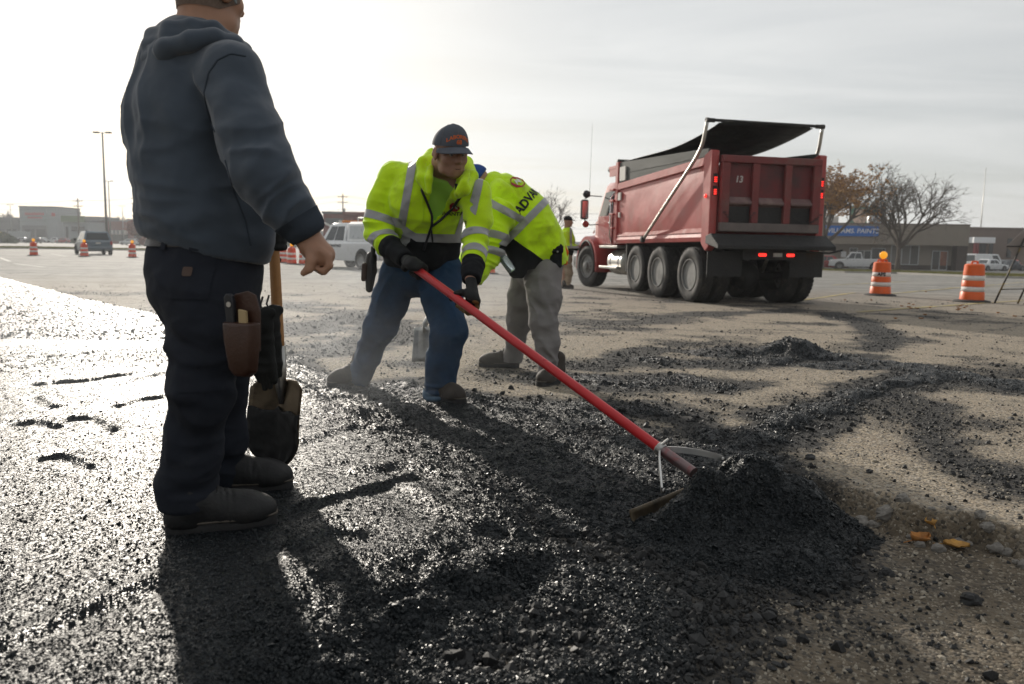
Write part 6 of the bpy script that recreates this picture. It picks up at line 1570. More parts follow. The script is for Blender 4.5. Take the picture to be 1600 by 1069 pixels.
    m2 = MB(); m2.box((.55, 3.6, .45), (1.1, 4.9, 1.0), .03); m2.build('battery_box', M_CHAS, R)
    # ---- cab
    def sec(y, w0, w1, z0, zs, z1, r=.07):
        return [(-w0, y, z0), (-w0, y, zs), (-w1, y, z1 - r), (-w1 + r, y, z1), (w1 - r, y, z1), (w1, y, z1 - r), (w0, y, zs), (w0, y, z0)]
    m2 = MB(); m2.loft([sec(4.42, 1.02, .93, 1.08, 1.75, 2.52), sec(4.60, 1.05, .95, 1.08, 1.75, 2.62), sec(5.25, 1.06, .95, 1.08, 1.75, 2.62), sec(5.45, 1.06, .93, 1.08, 1.75, 2.50), sec(5.80, 1.04, 1.00, 1.08, 1.65, 1.72, .03)]); cab = autosmooth(m2.build('cab', M_TREDC, R), 30)
    for s in (-1, 1):
        wx = lambda z: s * (1.06 - .11 * max(0, z - 1.75) / .8 + .006)
        m2 = MB(); q = [(4.62, 1.80), (5.50, 1.80), (5.28, 2.38), (4.66, 2.42)]; m2.add([(wx(z), y, z) for y, z in q] + [(wx(z) - s * .02, y, z) for y, z in q], [(0, 1, 2, 3), (7, 6, 5, 4), (0, 4, 5, 1), (1, 5, 6, 2), (2, 6, 7, 3), (3, 7, 4, 0)]); m2.build('side_window', M_GLASS, cab)
        m2 = MB(); m2.box((s * 1.062, 4.56, 1.10), (s * 1.072, 5.52, 1.79), .004); d_ = m2.build('door', M_TREDC, cab)
        m2 = MB(); m2.box((s * 1.072, 4.62, 1.60), (s * 1.092, 4.78, 1.64), .006); m2.build('handle', M_CHR, d_)
        m2 = MB(); m2.tube([(s * 1.10, 4.50, 1.15), (s * 1.14, 4.50, 1.3), (s * 1.14, 4.50, 2.2), (s * 1.06, 4.50, 2.32)], .018, 8); m2.build('grab_rail', M_CHR, cab, True)
        # mirror on arms
        m2 = MB(); m2.box((s * 1.30, 5.62, 1.72), (s * 1.50, 5.74, 2.22), .03); mi = m2.build('mirror', M_DARKZ, R)
        m2 = MB(); m2.box((s * 1.32, 5.608, 1.76), (s * 1.48, 5.618, 2.18)); m2.build('mirror_glass', M_CHR, mi)
        m2 = MB(); m2.tube([(s * 1.0, 5.5, 2.30), (s * 1.25, 5.66, 2.32), (s * 1.40, 5.68, 2.24)], .014, 6); m2.tube([(s * 1.05, 5.55, 1.60), (s * 1.25, 5.66, 1.58), (s * 1.40, 5.68, 1.72)], .014, 6); m2.build('mirror_arm', M_DARKZ, mi, True)
        m2 = MB(); m2.lathe([(.02, 0), (.09, .02), (.10, .05), (.06, .08)], (s * 1.36, 5.62, 2.36), (0, 1, 0), 14); m2.build('spot_mirror', M_DARKZ, mi, True)
        m2 = MB(); m2.lathe([(.02, 0), (.08, .02), (.09, .05), (.05, .08)], (s * 1.36, 5.62, 1.60), (0, 1, 0), 14); m2.build('round_mirror', M_LEDD, mi, True)
        # front fender arching over the wheel
        pts = [(6.02 + .66 * math.cos(b_), .52 + .66 * math.sin(b_)) for b_ in np.radians(np.linspace(-12, 192, 22))]; outr = [(6.02 + .80 * math.cos(b_), .56 + .74 * math.sin(b_)) for b_ in np.radians(np.linspace(-10, 190, 22))]
        m2 = MB(); V = []
        for (y, z), (y2, z2) in zip(pts, outr): V += [(s * 1.20, y, z), (s * 1.20, y2, z2), (s * .62, y2, z2 + .06), (s * .62, y, z)]
        m2.add(V, [(4 * i + k, 4 * i + (k + 1) % 4, 4 * i + 4 + (k + 1) % 4, 4 * i + 4 + k) for i in range(21) for k in range(4)]); fd = autosmooth(m2.build('fender', M_TREDC, R), 35)
        m2 = MB(); m2.tube([(s * 1.205, y, z) for y, z in pts], .03, 8); m2.build('fender_trim', M_CHAS, fd, True)
    # windshield and hood
    m2 = MB(); q = [(-.95, 5.815, 1.74), (.95, 5.815, 1.74), (.88, 5.475, 2.46), (-.88, 5.475, 2.46)]; m2.slab(*q, (0, .9, .42), .012); m2.build('windshield', M_GLASS, cab)
    m2 = MB(); m2.loft([sec(5.78, .98, .82, 1.00, 1.35, 1.70, .16), sec(6.30, .90, .74, .95, 1.32, 1.62, .16), sec(6.95, .78, .66, .85, 1.25, 1.48, .16), sec(7.12, .70, .58, .85, 1.18, 1.36, .14)]); hd_ = autosmooth(m2.build('hood', M_TREDC, R), 35)
    m2 = MB(); m2.box((-.45, 7.10, .90), (.45, 7.15, 1.32), .01); m2.build('grille', M_CHR, hd_)
    m2 = MB(); m2.box((-1.15, 7.05, .45), (1.15, 7.25, .80), .04); m2.build('bumper', M_CHR, R)
    for s in (-1, 1):
        m2 = MB(); m2.box((s * .62, 6.98, 1.0), (s * .92, 7.12, 1.22), .04); m2.build('headlight', M_CHR, hd_)
        m2 = MB(); m2.lathe([(.05, 0), (.05, .02), (.02, .03)], (s * .93, 6.2, 1.42), (s, 0, .3), 12); m2.build('marker_lamp', M_PAPER, hd_, True)
    for x in (-.6, -.3, 0, .3, .6):
        m2 = MB(); m2.box((x - .05, 5.20, 2.60), (x + .05, 5.34, 2.66), .015); m2.build('roof_lamp', M_AMB if False else mat('amber_lens', (.55, .20, .02), .3), cab)
    for x, y, h in ((-1.28, 5.66, 1.7), (.95, 5.0, 1.3)):
        m2 = MB(); m2.tube([(x, y, 2.3), (x, y, 2.42), (x, y, 2.44), (x + .02, y, 2.42 + h)], [.02, .02, .006, .003], 6); m2.build('antenna', M_DARKZ, cab, True)
    for s in (1,):
        m2 = MB(); m2.tube([(.95, 4.20, 1.0), (.95, 4.20, 3.2), (.95, 4.12, 3.35)], .065, 14); m2.build('exhaust_stack', M_CHR, R, True)
    return R
dump_truck()
# ------------------------------------------------------------------ traffic drums
M_DOR = mat('drum_orange', (.78, .13, .022), .45, var=.10, vs=6, dirt=(.45, .10, .04), damt=.15, ds=5, spec=.4)
M_DRD = mat('drum_red_orange', (.66, .085, .035), .45, var=.10, vs=6, dirt=(.40, .10, .06), damt=.15, ds=5, spec=.4)
M_DWH = mat('drum_white_sheeting', (.74, .72, .69), .8, var=.08, vs=8, dirt=(.42, .36, .30), damt=.2, ds=5)
M_BASE = mat('drum_rubber_base', (.035, .034, .033), .85, var=.3, vs=10, bump=.3, bs=60)
M_LAMP = mat('amber_lamp', (.80, .30, .01), .25, var=.05, emit=(1, .45, .03), es=.5)
def drum(label, loc, m_o, lamp=True, word=None, rz=0.0, H=.86, lit=False):
    o = empty('traffic_drum', loc, rz, label, 'drum', 'traffic drums round the work zone')
    zs = [.045, .22, .34, .46, .58, .70, .82, .86]
    rr = lambda z: .245 - .055 * (z / .86)
    def ring(z0, z1, d): return [(rr(z0) + d, z0), (rr(z1) + d, z1)]
    mb = MB(); pr = []
    for i, (z0, z1) in enumerate(((.04, .22), (.22, .34), (.34, .46), (.46, .58), (.58, .80))):
        st = -.008 if i % 2 else .0
        pr += [(rr(z0) + st, z0 + .006), (rr(z1) + st, z1 - .006)]
    pr += [(rr(.80) - .02, .815), (.12, .825), (.01, .825)]
    mb.lathe(pr, (0, 0, 0), (0, 0, 1), 32); b = autosmooth(mb.build('drum_body', m_o, o), 35)
    for z0, z1 in ((.22, .34), (.46, .58)):
        mb = MB(); mb.lathe([(rr(z0) - .0055, z0 + .008), (rr(z1) - .0055, z1 - .008), (rr(z1) - .0075, z1 - .008), (rr(z0) - .0075, z0 + .008)], (0, 0, 0), (0, 0, 1), 32, True); mb.build('white_band', M_DWH, b, True)
    mb = MB(); mb.tube([(-.10, 0, .815), (-.10, 0, .865), (.0, 0, .875), (.10, 0, .865), (.10, 0, .815)], .022, 8); mb.build('handle', m_o, b, True)
    mb = MB(); n = 28; mb.lathe([(.36, 0), (.37, .01), (.35, .035), (.255, .055), (.2, .055)], (0, 0, 0), (0, 0, 1), n); autosmooth(mb.build('rubber_base', M_BASE, o), 40)
    if lamp:
        mb = MB(); mb.lathe([(.045, 0), (.05, .02), (.035, .06), (.03, .075)], (0, 0, .82), (0, 0, 1), 14); lb = mb.build('lamp_foot', m_o, o, True)
        mb = MB(); mb.lathe([(.02, 0), (.075, .02), (.092, .05), (.092, .06), (.075, .09), (.02, .11)], (0, .055, .985), (.25, -1, 0), 20); mb.build('lamp_lens', M_LAMP, lb, True)
    if word:
        V, Fc = text_tris(word, .115, bold=.006); th = V[:, 0] / .215; r_ = .2185 - .055 * 0
        rad_ = rr(.52) - .002
        P_ = np.column_stack([rad_ * np.sin(th), -rad_ * np.cos(th), .52 + V[:, 1]]); mesh('lettering', P_, Fc, M_INK, b)
    return o
def gl(px, py): return G(px, py)
def zg_(x, y): return float(far_z(np.array([x]), np.array([y]))[0])
drum('orange drum with amber lamp and black letters, standing beyond the dump truck', gl(1375, 462), M_DOR, True, 'APS', -.43)
drum('orange drum without lamp, standing beside a folded sign stand', gl(1518, 472), M_DOR, False, None, .5)
for px, py, lb in ((53, 399.5, 'faded drum with amber lamp, farthest from the grey estate car in its row'), (132, 401, 'faded drum with amber lamp standing right behind the grey estate car'), (207, 402.5, 'faded drum with amber lamp beside the navy sweatshirt, near the lamp posts')):
    drum(lb, gl(px, py), M_DRD, True)
for px, py, lb, lm in ((442, 411, 'faded drum with a lamp beside the wooden shovel shaft, in a row of three', True), (456, 413, 'faded drum with a lamp, middle one of three near the white pickup', True), (474.5, 413.5, 'faded drum without lamp, nearest the front of the white pickup', False)):
    drum(lb, gl(px, py), M_DRD, lm)
drum('orange drum seen between the two lime jackets', gl(764, 428), M_DOR, True)

# ------------------------------------------------------------------ folding sign stand seen from behind
def sign_stand():
    p = gl(1572, 474); o = empty('sign_stand', p, 0, 'back of a diamond road sign on a folding black and yellow stand', 'road sign')
    Lc = lambda px, py, Y=None: A(px, py, Y or p[1]) - p
    cx = Lc(1640, 386); r_ = .92
    mb = MB(); th = np.radians([0, 90, 180, 270]); mb.loft([[cx + np.array([r_ * math.cos(t), .0, r_ * math.sin(t)]) for t in th], [cx + np.array([r_ * math.cos(t), -.004, r_ * math.sin(t)]) for t in th]]); mb.build('sign_panel', mat('sign_back', (.27, .235, .215), .8, var=.10, vs=4, bump=.2, bs=6), o)
    M_ST = mat('striped_rod', (.03, .028, .026), .5, var=.2, dirt=(.55, .36, .02), damt=.35, ds=5)
    for a_, b_ in (((1551, 475), (1599, 372)), ((1587, 476), (1612, 420)), ((1712, 478), (1640, 375))):
        mb = MB(); mb.tube([Lc(*a_) + np.array([0, -.05, 0]), Lc(*b_) + np.array([0, -.05, 0])], .019, 8); mb.build('leg', M_ST, o, True)
    mb = MB(); mb.tube([Lc(1562, 452) + np.array([0, -.07, 0]), Lc(1604, 451) + np.array([0, -.07, 0])], .012, 8); mb.build('cross_bar', M_ST, o, True)
    mb = MB(); mb.tube([cx + np.array([-r_, -.02, 0]), cx + np.array([r_, -.02, 0])], .012, 6); mb.build('spreader', M_DARKZ, o, True)
sign_stand()

# ------------------------------------------------------------------ cars and pickups
def vehicle(name, label, loc, rz, paint, kind, L=4.6, W=1.82, H=1.65, group=None, cat='car'):
    """+Y forward; body lofted from cross sections, glazed cabin, wheels with rims, lamps"""
    o = empty(name, loc, rz, label, cat, group)
    hw = W / 2; gc = .20 if kind != 'pickup' else .30
    belt = {'sedan': .88, 'suv': 1.02, 'pickup': 1.12, 'van': 1.05}[kind]
    def bs(y, w, z0, z1, ch=.10): return [(-w + ch * .6, y, z0), (-w, y, z0 + ch), (-w, y, z1 - ch), (-w + ch, y, z1), (w - ch, y, z1), (w, y, z1 - ch), (w, y, z0 + ch), (w - ch * .6, y, z0)]
    hl = L / 2
    prof = {'sedan': [(-1, .86, .42, .72), (-.96, .95, .30, .90), (-.62, 1, .22, .93), (-.30, 1, .20, .92), (.35, 1, .20, .90), (.55, .99, .20, .84), (.90, .93, .26, .70), (1, .80, .36, .58)],
            'suv': [(-1, .90, .46, .98), (-.97, .97, .34, 1.04), (-.5, 1, .24, 1.04), (.3, 1, .24, 1.02), (.48, .99, .24, .98), (.90, .93, .30, .86), (1, .82, .42, .70)],
            'pickup': [(-1, .95, .52, 1.12), (-.98, .97, .42, 1.16), (-.5, 1, .34, 1.16), (.30, 1, .34, 1.14), (.44, 1, .34, 1.12), (.93, .95, .36, 1.02), (1, .86, .46, .92)],
            'van': [(-1, .94, .40, 1.05), (-.98, .98, .30, 1.08), (.4, 1, .28, 1.06), (.72, .99, .28, 1.02), (.95, .92, .32, .86), (1, .82, .42, .74)]}[kind]
    mb = MB(); mb.loft([bs(y * hl, w * hw, z0, z1) for y, w, z0, z1 in prof]); body = autosmooth(mb.build('body', paint, o), 32)
    cab = {'sedan': (-.66, -.42, .16, .46), 'suv': (-.95, -.82, .12, .44), 'pickup': (-.20, -.14, .24, .44), 'van': (-.97, -.93, .42, .70)}[kind]
    yb0, yb1, yf1, yf0 = [c * hl for c in cab]; tw = hw * (.76 if kind != 'van' else .88); bw = hw * .955
    def cs(y, w, z): return [(-w, y, z), (w, y, z)]
    zb = belt - .03; n = 4
    mb = MB(); ch = .07
    mb.loft([[(-bw, yb0, zb), (bw, yb0, zb), (bw, yf0, zb), (-bw, yf0, zb)], [(-tw - .015, yb1 - .02, H - ch), (tw + .015, yb1 - .02, H - ch), (tw + .015, yf1 + .03, H - ch), (-tw - .015, yf1 + .03, H - ch)], [(-tw + .07, yb1 + .08, H), (tw - .07, yb1 + .08, H), (tw - .07, yf1 - .12, H), (-tw + .07, yf1 - .12, H)]]); cabin = autosmooth(mb.build('cabin', paint, o), 40)
    # glass follows the cabin faces
    def face(p00, p10, p11, p01, a0, a1, b0, b1, nrm_, nm):
        P00, P10, P11, P01 = map(np.array, (p00, p10, p11, p01)); B = lambda u, v: (P00 * (1 - u) + P10 * u) * (1 - v) + (P01 * (1 - u) + P11 * u) * v
        m2 = MB(); m2.slab(B(a0, b0), B(a1, b0), B(a1, b1), B(a0, b1), nrm_, .008); return m2.build(nm, M_GLASS, cabin)
    T = H - ch
    for s in (-1, 1):
        f = ((s * bw, yb0, zb), (s * bw, yf0, zb), (s * (tw + .015), yf1 + .03, T), (s * (tw + .015), yb1 - .02, T))
        for a0, a1 in {'sedan': ((.20, .52), (.55, .84)), 'suv': ((.05, .24), (.27, .56), (.59, .86)), 'pickup': ((.08, .46), (.50, .86)), 'van': ((.70, .93),)}[kind]:
            face(*f, a0, a1, .12, .90, (s, 0, .2), 'side_window')
        m2 = MB(); ym = (yf0 + yf1) / 2; m2.box((s * (hw + .02), yf0 - .28, belt - .02), (s * (hw + .20), yf0 - .16, belt + .14), .03); m2.build('wing_mirror', M_DARKZ, cabin)
        for y in (.12, -.28) if kind in ('suv', 'sedan') else ((.12, -.03) if kind == 'pickup' else (.45,)):
            m2 = MB(); m2.box((s * (hw - .01), y * hl - .07, belt - .18), (s * (hw + .012), y * hl + .07, belt - .15), .005); m2.build('door_handle', M_DARKZ, body)
    face((-bw, yf0, zb), (bw, yf0, zb), (tw, yf1 + .03, T), (-tw, yf1 + .03, T), .05, .95, .06, .92, (0, .8, .6), 'windshield')
    face((bw, yb0, zb), (-bw, yb0, zb), (-tw, yb1 - .02, T), (tw, yb1 - .02, T), .07, .93, .14, .90, (0, -.95, .2), 'rear_window')
    wr = {'sedan': .32, 'suv': .35, 'pickup': .40, 'van': .34}[kind]; wy = {'sedan': .60, 'suv': .60, 'pickup': .62, 'van': .64}[kind] * hl
    for y in (-wy, wy):
        for s in (-1, 1):
            m2 = MB(); m2.lathe([(wr + .055, -.12), (wr + .055, .004)], (s * (hw - .002), y, wr), (s, 0, 0), 24); m2.build('wheel_arch', M_DARKZ, body)
            m2 = MB(); m2.lathe([(wr * .62, -.11), (wr * .92, -.115), (wr, -.08), (wr, .08), (wr * .92, .115), (wr * .62, .11)], (s * (hw - .05), y, wr), (s, 0, 0), 24, True); t_ = m2.build('wheel', M_RUB, o, True)
            m2 = MB(); m2.lathe([(wr * .64, .06), (wr * .62, .105), (wr * .55, .09), (wr * .48, .05), (wr * .20, .075), (.01, .08)], (s * (hw - .05), y, wr), (s, 0, 0), 20); m2.build('rim', M_RIMM, t_, True)
    zl = {'sedan': .72, 'suv': .84, 'pickup': .92, 'van': .8}[kind]
    for s in (-1, 1):
        m2 = MB(); m2.box((s * hw * .60, hl * .955, zl - .12), (s * hw * .86, hl * 1.0 - .015, zl + .02), .03); m2.build('headlight', M_CHR, body)
        m2 = MB(); m2.box((s * hw * .80, -hl * 1.004, zl - .10), (s * hw * .97, -hl * .95, zl + .16), .02); m2.build('taillight', M_LEDD, body)
    m2 = MB(); m2.box((-hw * .92, -hl - .07, .42), (hw * .92, -hl + .05, .60), .03); m2.build('bumper', M_ALU if kind == 'pickup' else paint, body)
    m2 = MB(); m2.box((-hw * .88, hl - .10, .36), (hw * .88, hl + .05, .56), .03); m2.build('bumper', paint, body)
    m2 = MB(); m2.box((-.16, -hl - .012, zl - .04), (.16, -hl + .02, zl + .07)); m2.build('number_plate', M_PAPER, body)
    if kind == 'suv':
        for s in (-1, 1):
            m2 = MB(); m2.tube([(s * tw * .86, yb1 + .1, H + .01), (s * tw * .86, yb1 + .2, H + .05), (s * tw * .86, yf1 - .3, H + .05), (s * tw * .86, yf1 - .2, H + .0)], .018, 6); m2.build('roof_rail', M_DARKZ, cabin, True)
    return o, hw, hl, belt
PW = mat('white_car_paint', (.70, .71, .72), .30, var=.04, coat=.5); PW2 = mat('white_pickup_paint', (.80, .81, .82), .35, var=.06, coat=.4, dirt=(.40, .38, .34), damt=.12, ds=2)
PG = mat('slate_car_paint', (.15, .19, .225), .32, var=.05, coat=.5); PR = mat('red_car_paint', (.32, .022, .020), .3, var=.05, coat=.5); PD = mat('dark_car_paint', (.035, .04, .05), .3, coat=.5)
PS = mat('silver_car_paint', (.42, .44, .45), .32, metal=.3, coat=.4); PY = mat('yellow_van_paint', (.62, .46, .04), .4)
# white work pickup with a cap, lettering on the door
def work_pickup():
    rz = math.radians(46); c_, s_ = math.cos(rz), math.sin(rz); q = gl(568, 421.5); p = q - np.array([c_ * -.9 - s_ * -1.8, s_ * -.9 + c_ * -1.8, 0])
    o, hw, hl, belt = vehicle('pickup_truck', 'white work pickup with ladder cap and lettered doors parked behind the rake crew', p, rz, PW2, 'pickup', 5.8, 2.0, 1.92, cat='pickup')
    mb = MB(); y1, y0 = -.24 * hl, -.97 * hl
    mb.loft([[(-hw * .93, y, 1.15), (-hw * .86, y, 1.86), (-hw * .74, y, 1.96), (hw * .74, y, 1.96), (hw * .86, y, 1.86), (hw * .93, y, 1.15)] for y in (y0, y1)]); c = autosmooth(mb.build('bed_cap', PW2, o), 35)
    for s in (-1, 1):
        mb = MB(); q = [(s * hw * .925, y0 + .25, 1.26), (s * hw * .925, y1 - .15, 1.26), (s * hw * .872, y1 - .15, 1.78), (s * hw * .872, y0 + .25, 1.78)]; mb.slab(*q, (s, 0, .1), .012); mb.build('cap_panel', PS, c)
        text_on('lettering', 'ADVANTAGE', .16, (s * (hw + .001), .05 * hl, .95), (0, s, 0), (0, 0, 1), M_INK, o, lift=.006, bold=.003)
    mb = MB(); mb.box((-.5, .05 * hl, 1.93), (.5, .12 * hl, 2.05), .03); mb.build('light_bar', mat('amber_bar', (.55, .18, .03), .3), o)
    for x in (-.5, .5):
        mb = MB(); mb.tube([(x, -.30 * hl, 1.95), (x, -.30 * hl, 2.12), (x, -.92 * hl, 2.12), (x, -.92 * hl, 1.95)], .03, 8); mb.build('ladder_rack', M_ALU, c, True)
    for y in (-.4, -.75):
        mb = MB(); mb.lathe([(.14, 0), (.15, .02), (.15, .22), (.10, .27), (.02, .28)], (.35, y * hl, 1.97), (0, 0, 1), 14); mb.build('rack_bucket', M_PAPER, c, True)
work_pickup()
vehicle('estate_car', 'slate grey estate car with black rear glass driving off behind faded drums', gl(146, 397.5), math.radians(36), PG, 'suv', 4.8, 1.95, 1.72, cat='car')
R_cars = [('pickup_truck', 'white pickup parked before the paint shop window', 1339, 84, 70, PW, 'pickup', 5.4, 1.95, 1.85, 'pickup'),
          ('parked_car', 'dark red car half hidden by the dump truck, parked by the paint shop', 1288, 86, 74, PR, 'sedan', 4.6, 1.8, 1.45, 'car'),
          ('parked_car', 'white saloon car parked in front of a white van', 1548, 100, -70, PW, 'sedan', 4.7, 1.82, 1.46, 'car'),
          ('cargo_van', 'plain white van parked behind the white saloon', 1540, 106, -72, PW, 'van', 5.6, 2.0, 2.15, 'van'),
          ('parked_car', 'dark saloon car parked beside the white van', 1578, 107, -72, PD, 'sedan', 4.6, 1.8, 1.45, 'car'),
          ('parked_car', 'bright red car parked beyond the dark saloon', 1600, 112, -76, mat('bright_red_paint', (.45, .04, .02), .3, coat=.5), 'sedan', 4.4, 1.8, 1.5, 'car')]
for nm, lb, px, py, rz, pt, kd, L, W, H, ct in R_cars:
    x_ = A(px, 400, py)[0]; vehicle(nm, lb, (x_, py, zg_(x_, py)), math.radians(rz), pt, kd, L, W, H, cat=ct)
L_cars = [(34, 379.5, 100, PS, 'silver car parked before the big store, by the shrubs'), (64, 379.0, 95, PW, 'white car parked under the red store lettering'), (52, 380, 88, PD, 'dark car parked between silver and white ones at the store'), (86, 379.5, 92, PW, 'pale car parked near the green roofed shop'), (13, 380.2, 90, PD, 'dark low car parked beside the yellow lorry'), (202, 383, 80, PW, 'white car parked under the striped awning'), (100, 380, 84, PR, 'red car parked before the green roofed shop')]
for i, (px, py, rz, pt, lb) in enumerate(L_cars):
    vehicle('parked_car', lb, gl(px, py), math.radians(rz), pt, 'suv' if i % 3 == 2 else 'sedan', 4.6, 1.8, 1.55 if i % 2 else 1.45)

# ------------------------------------------------------------------ paint on the lot, kerb, verge
M_YEL = mat('worn_yellow_line', (.40, .32, .13), .8, var=.35, vs=3, dirt=(.24, .225, .20), damt=.55, ds=2.5); M_WLN = mat('worn_white_line', (.46, .45, .42), .8, var=.3, vs=3, dirt=(.24, .23, .21), damt=.5, ds=2.5)
def stripe(a_, b_, w, m):
    a_, b_ = np.array(a_[:2]), np.array(b_[:2]); d = nrm(b_ - a_); n_ = np.array([-d[1], d[0]]) * w / 2; n = max(2, int(np.linalg.norm(b_ - a_) / .5))
    V = []; 
    for t in np.linspace(0, 1, n):
        p = a_ * (1 - t) + b_ * t
        for q in (p - n_, p + n_): V.append((q[0], q[1], float(base_z(np.array([q]))[0]) + .008))
    o = mesh('parking_line', V, [(2 * i, 2 * i + 1, 2 * i + 3, 2 * i + 2) for i in range(n - 1)], m); return tag(o, kind='structure')
for (a_, b_) in (((1395, 459), (1600, 441)), ((1250, 470), (1335, 458)), ((1340, 488), (1600, 470)), ((1300, 446), (1420, 440)), ((1480, 450), (1620, 447))):
    stripe(gl(*a_), gl(*b_), .11, M_YEL)
for (a_, b_) in (((0, 403), (16, 409)), ((80, 397), (105, 401)), ((0, 391), (40, 393)), ((60, 388), (100, 390)), ((180, 399), (232, 401)), ((20, 412), (70, 418)), ((150, 408), (230, 411))):
    stripe(gl(*a_), gl(*b_), .14, M_WLN)
M_KERB = mat('kerb_concrete', (.36, .34, .31), .85, var=.2, vs=3, bump=.3, bs=40, dirt=(.18, .165, .15), damt=.3, ds=3)
def strip(name, pts_a, pts_b, h, m, thick=.0, kind='structure', parent=None):
    V = []
    for p in list(pts_a): V.append((p[0], p[1], zg_(p[0], p[1]) + h))
    for p in list(pts_b): V.append((p[0], p[1], zg_(p[0], p[1]) + h))
    n = len(pts_a); F = [(i, i + 1, n + i + 1, n + i) for i in range(n - 1)]
    if thick:
        base = len(V); V += [(v[0], v[1], v[2] - thick) for v in V]; F += [(i, base + i, base + i + 1, i + 1) for i in range(n - 1)] + [(0, n, base + n, base), (n - 1, base + n - 1, base + 2 * n - 1, 2 * n - 1)] + [(n + i, n + i + 1, base + n + i + 1, base + n + i) for i in range(n - 1)]
    o = mesh(name, V, F, m); return tag(o, kind=kind)
kf = [gl(1255, 424), gl(1320, 426.5), gl(1400, 428), gl(1470, 431), gl(1540, 434), gl(1640, 437)]
dirn = [nrm(np.array([p[0], p[1], 0])) for p in kf]
kb = [p + d * .18 for p, d in zip(kf, dirn)]; ve = [p + d * (9 + i * 1.2) for i, (p, d) in enumerate(zip(kf, dirn))]
strip('kerb', kf, kb, .13, M_KERB, .16)
M_TURF = mat('autumn_turf', (.17, .165, .040), .95, var=.4, vs=3, bump=.6, bs=20, dirt=(.24, .18, .06), damt=.4, ds=2)
strip('verge', kb, ve, .11, M_TURF, 0)
def grass(name, quad_pts, n, label, hmax=.12):
    a_, b_ = quad_pts; V = []; F = []
    for _ in range(n):
        u = random.random() * (len(a_) - 1); i = int(u); f = u - i; v = random.random()
        p = (a_[i] * (1 - f) + a_[i + 1] * f) * (1 - v) + (b_[i] * (1 - f) + b_[i + 1] * f) * v; z = zg_(p[0], p[1]) + .11
        an = random.uniform(0, 6.28); w = .03; h = random.uniform(.4, 1) * hmax; k = len(V)
        V += [(p[0] - w * math.cos(an), p[1] - w * math.sin(an), z), (p[0] + w * math.cos(an), p[1] + w * math.sin(an), z), (p[0] + random.uniform(-.05, .05), p[1] + random.uniform(-.05, .05), z + h)]; F.append((k, k + 1, k + 2))
    o = mesh(name, V, F, M_TURF); return tag(o, label, kind='stuff')
grass('verge_grass', (kb, ve), 26000, 'short yellowing grass on the verge before the paint shop')
# side road / shop forecourt beyond the verge
lf = [gl(-60, 389), gl(40, 389), gl(110, 390), gl(240, 392.5), gl(330, 394)]; dl = [nrm(np.array([p[0], p[1], 0])) for p in lf]; lb_ = [p + d * .2 for p, d in zip(lf, dl)]; le = [p + d * 22 for p, d in zip(lf, dl)]
strip('kerb', lf, lb_, .13, M_KERB, .16); strip('verge', lb_, le, .11, M_TURF, 0); grass('verge_grass', (lb_, le), 12000, 'short grass on the verge before the big store', .15)
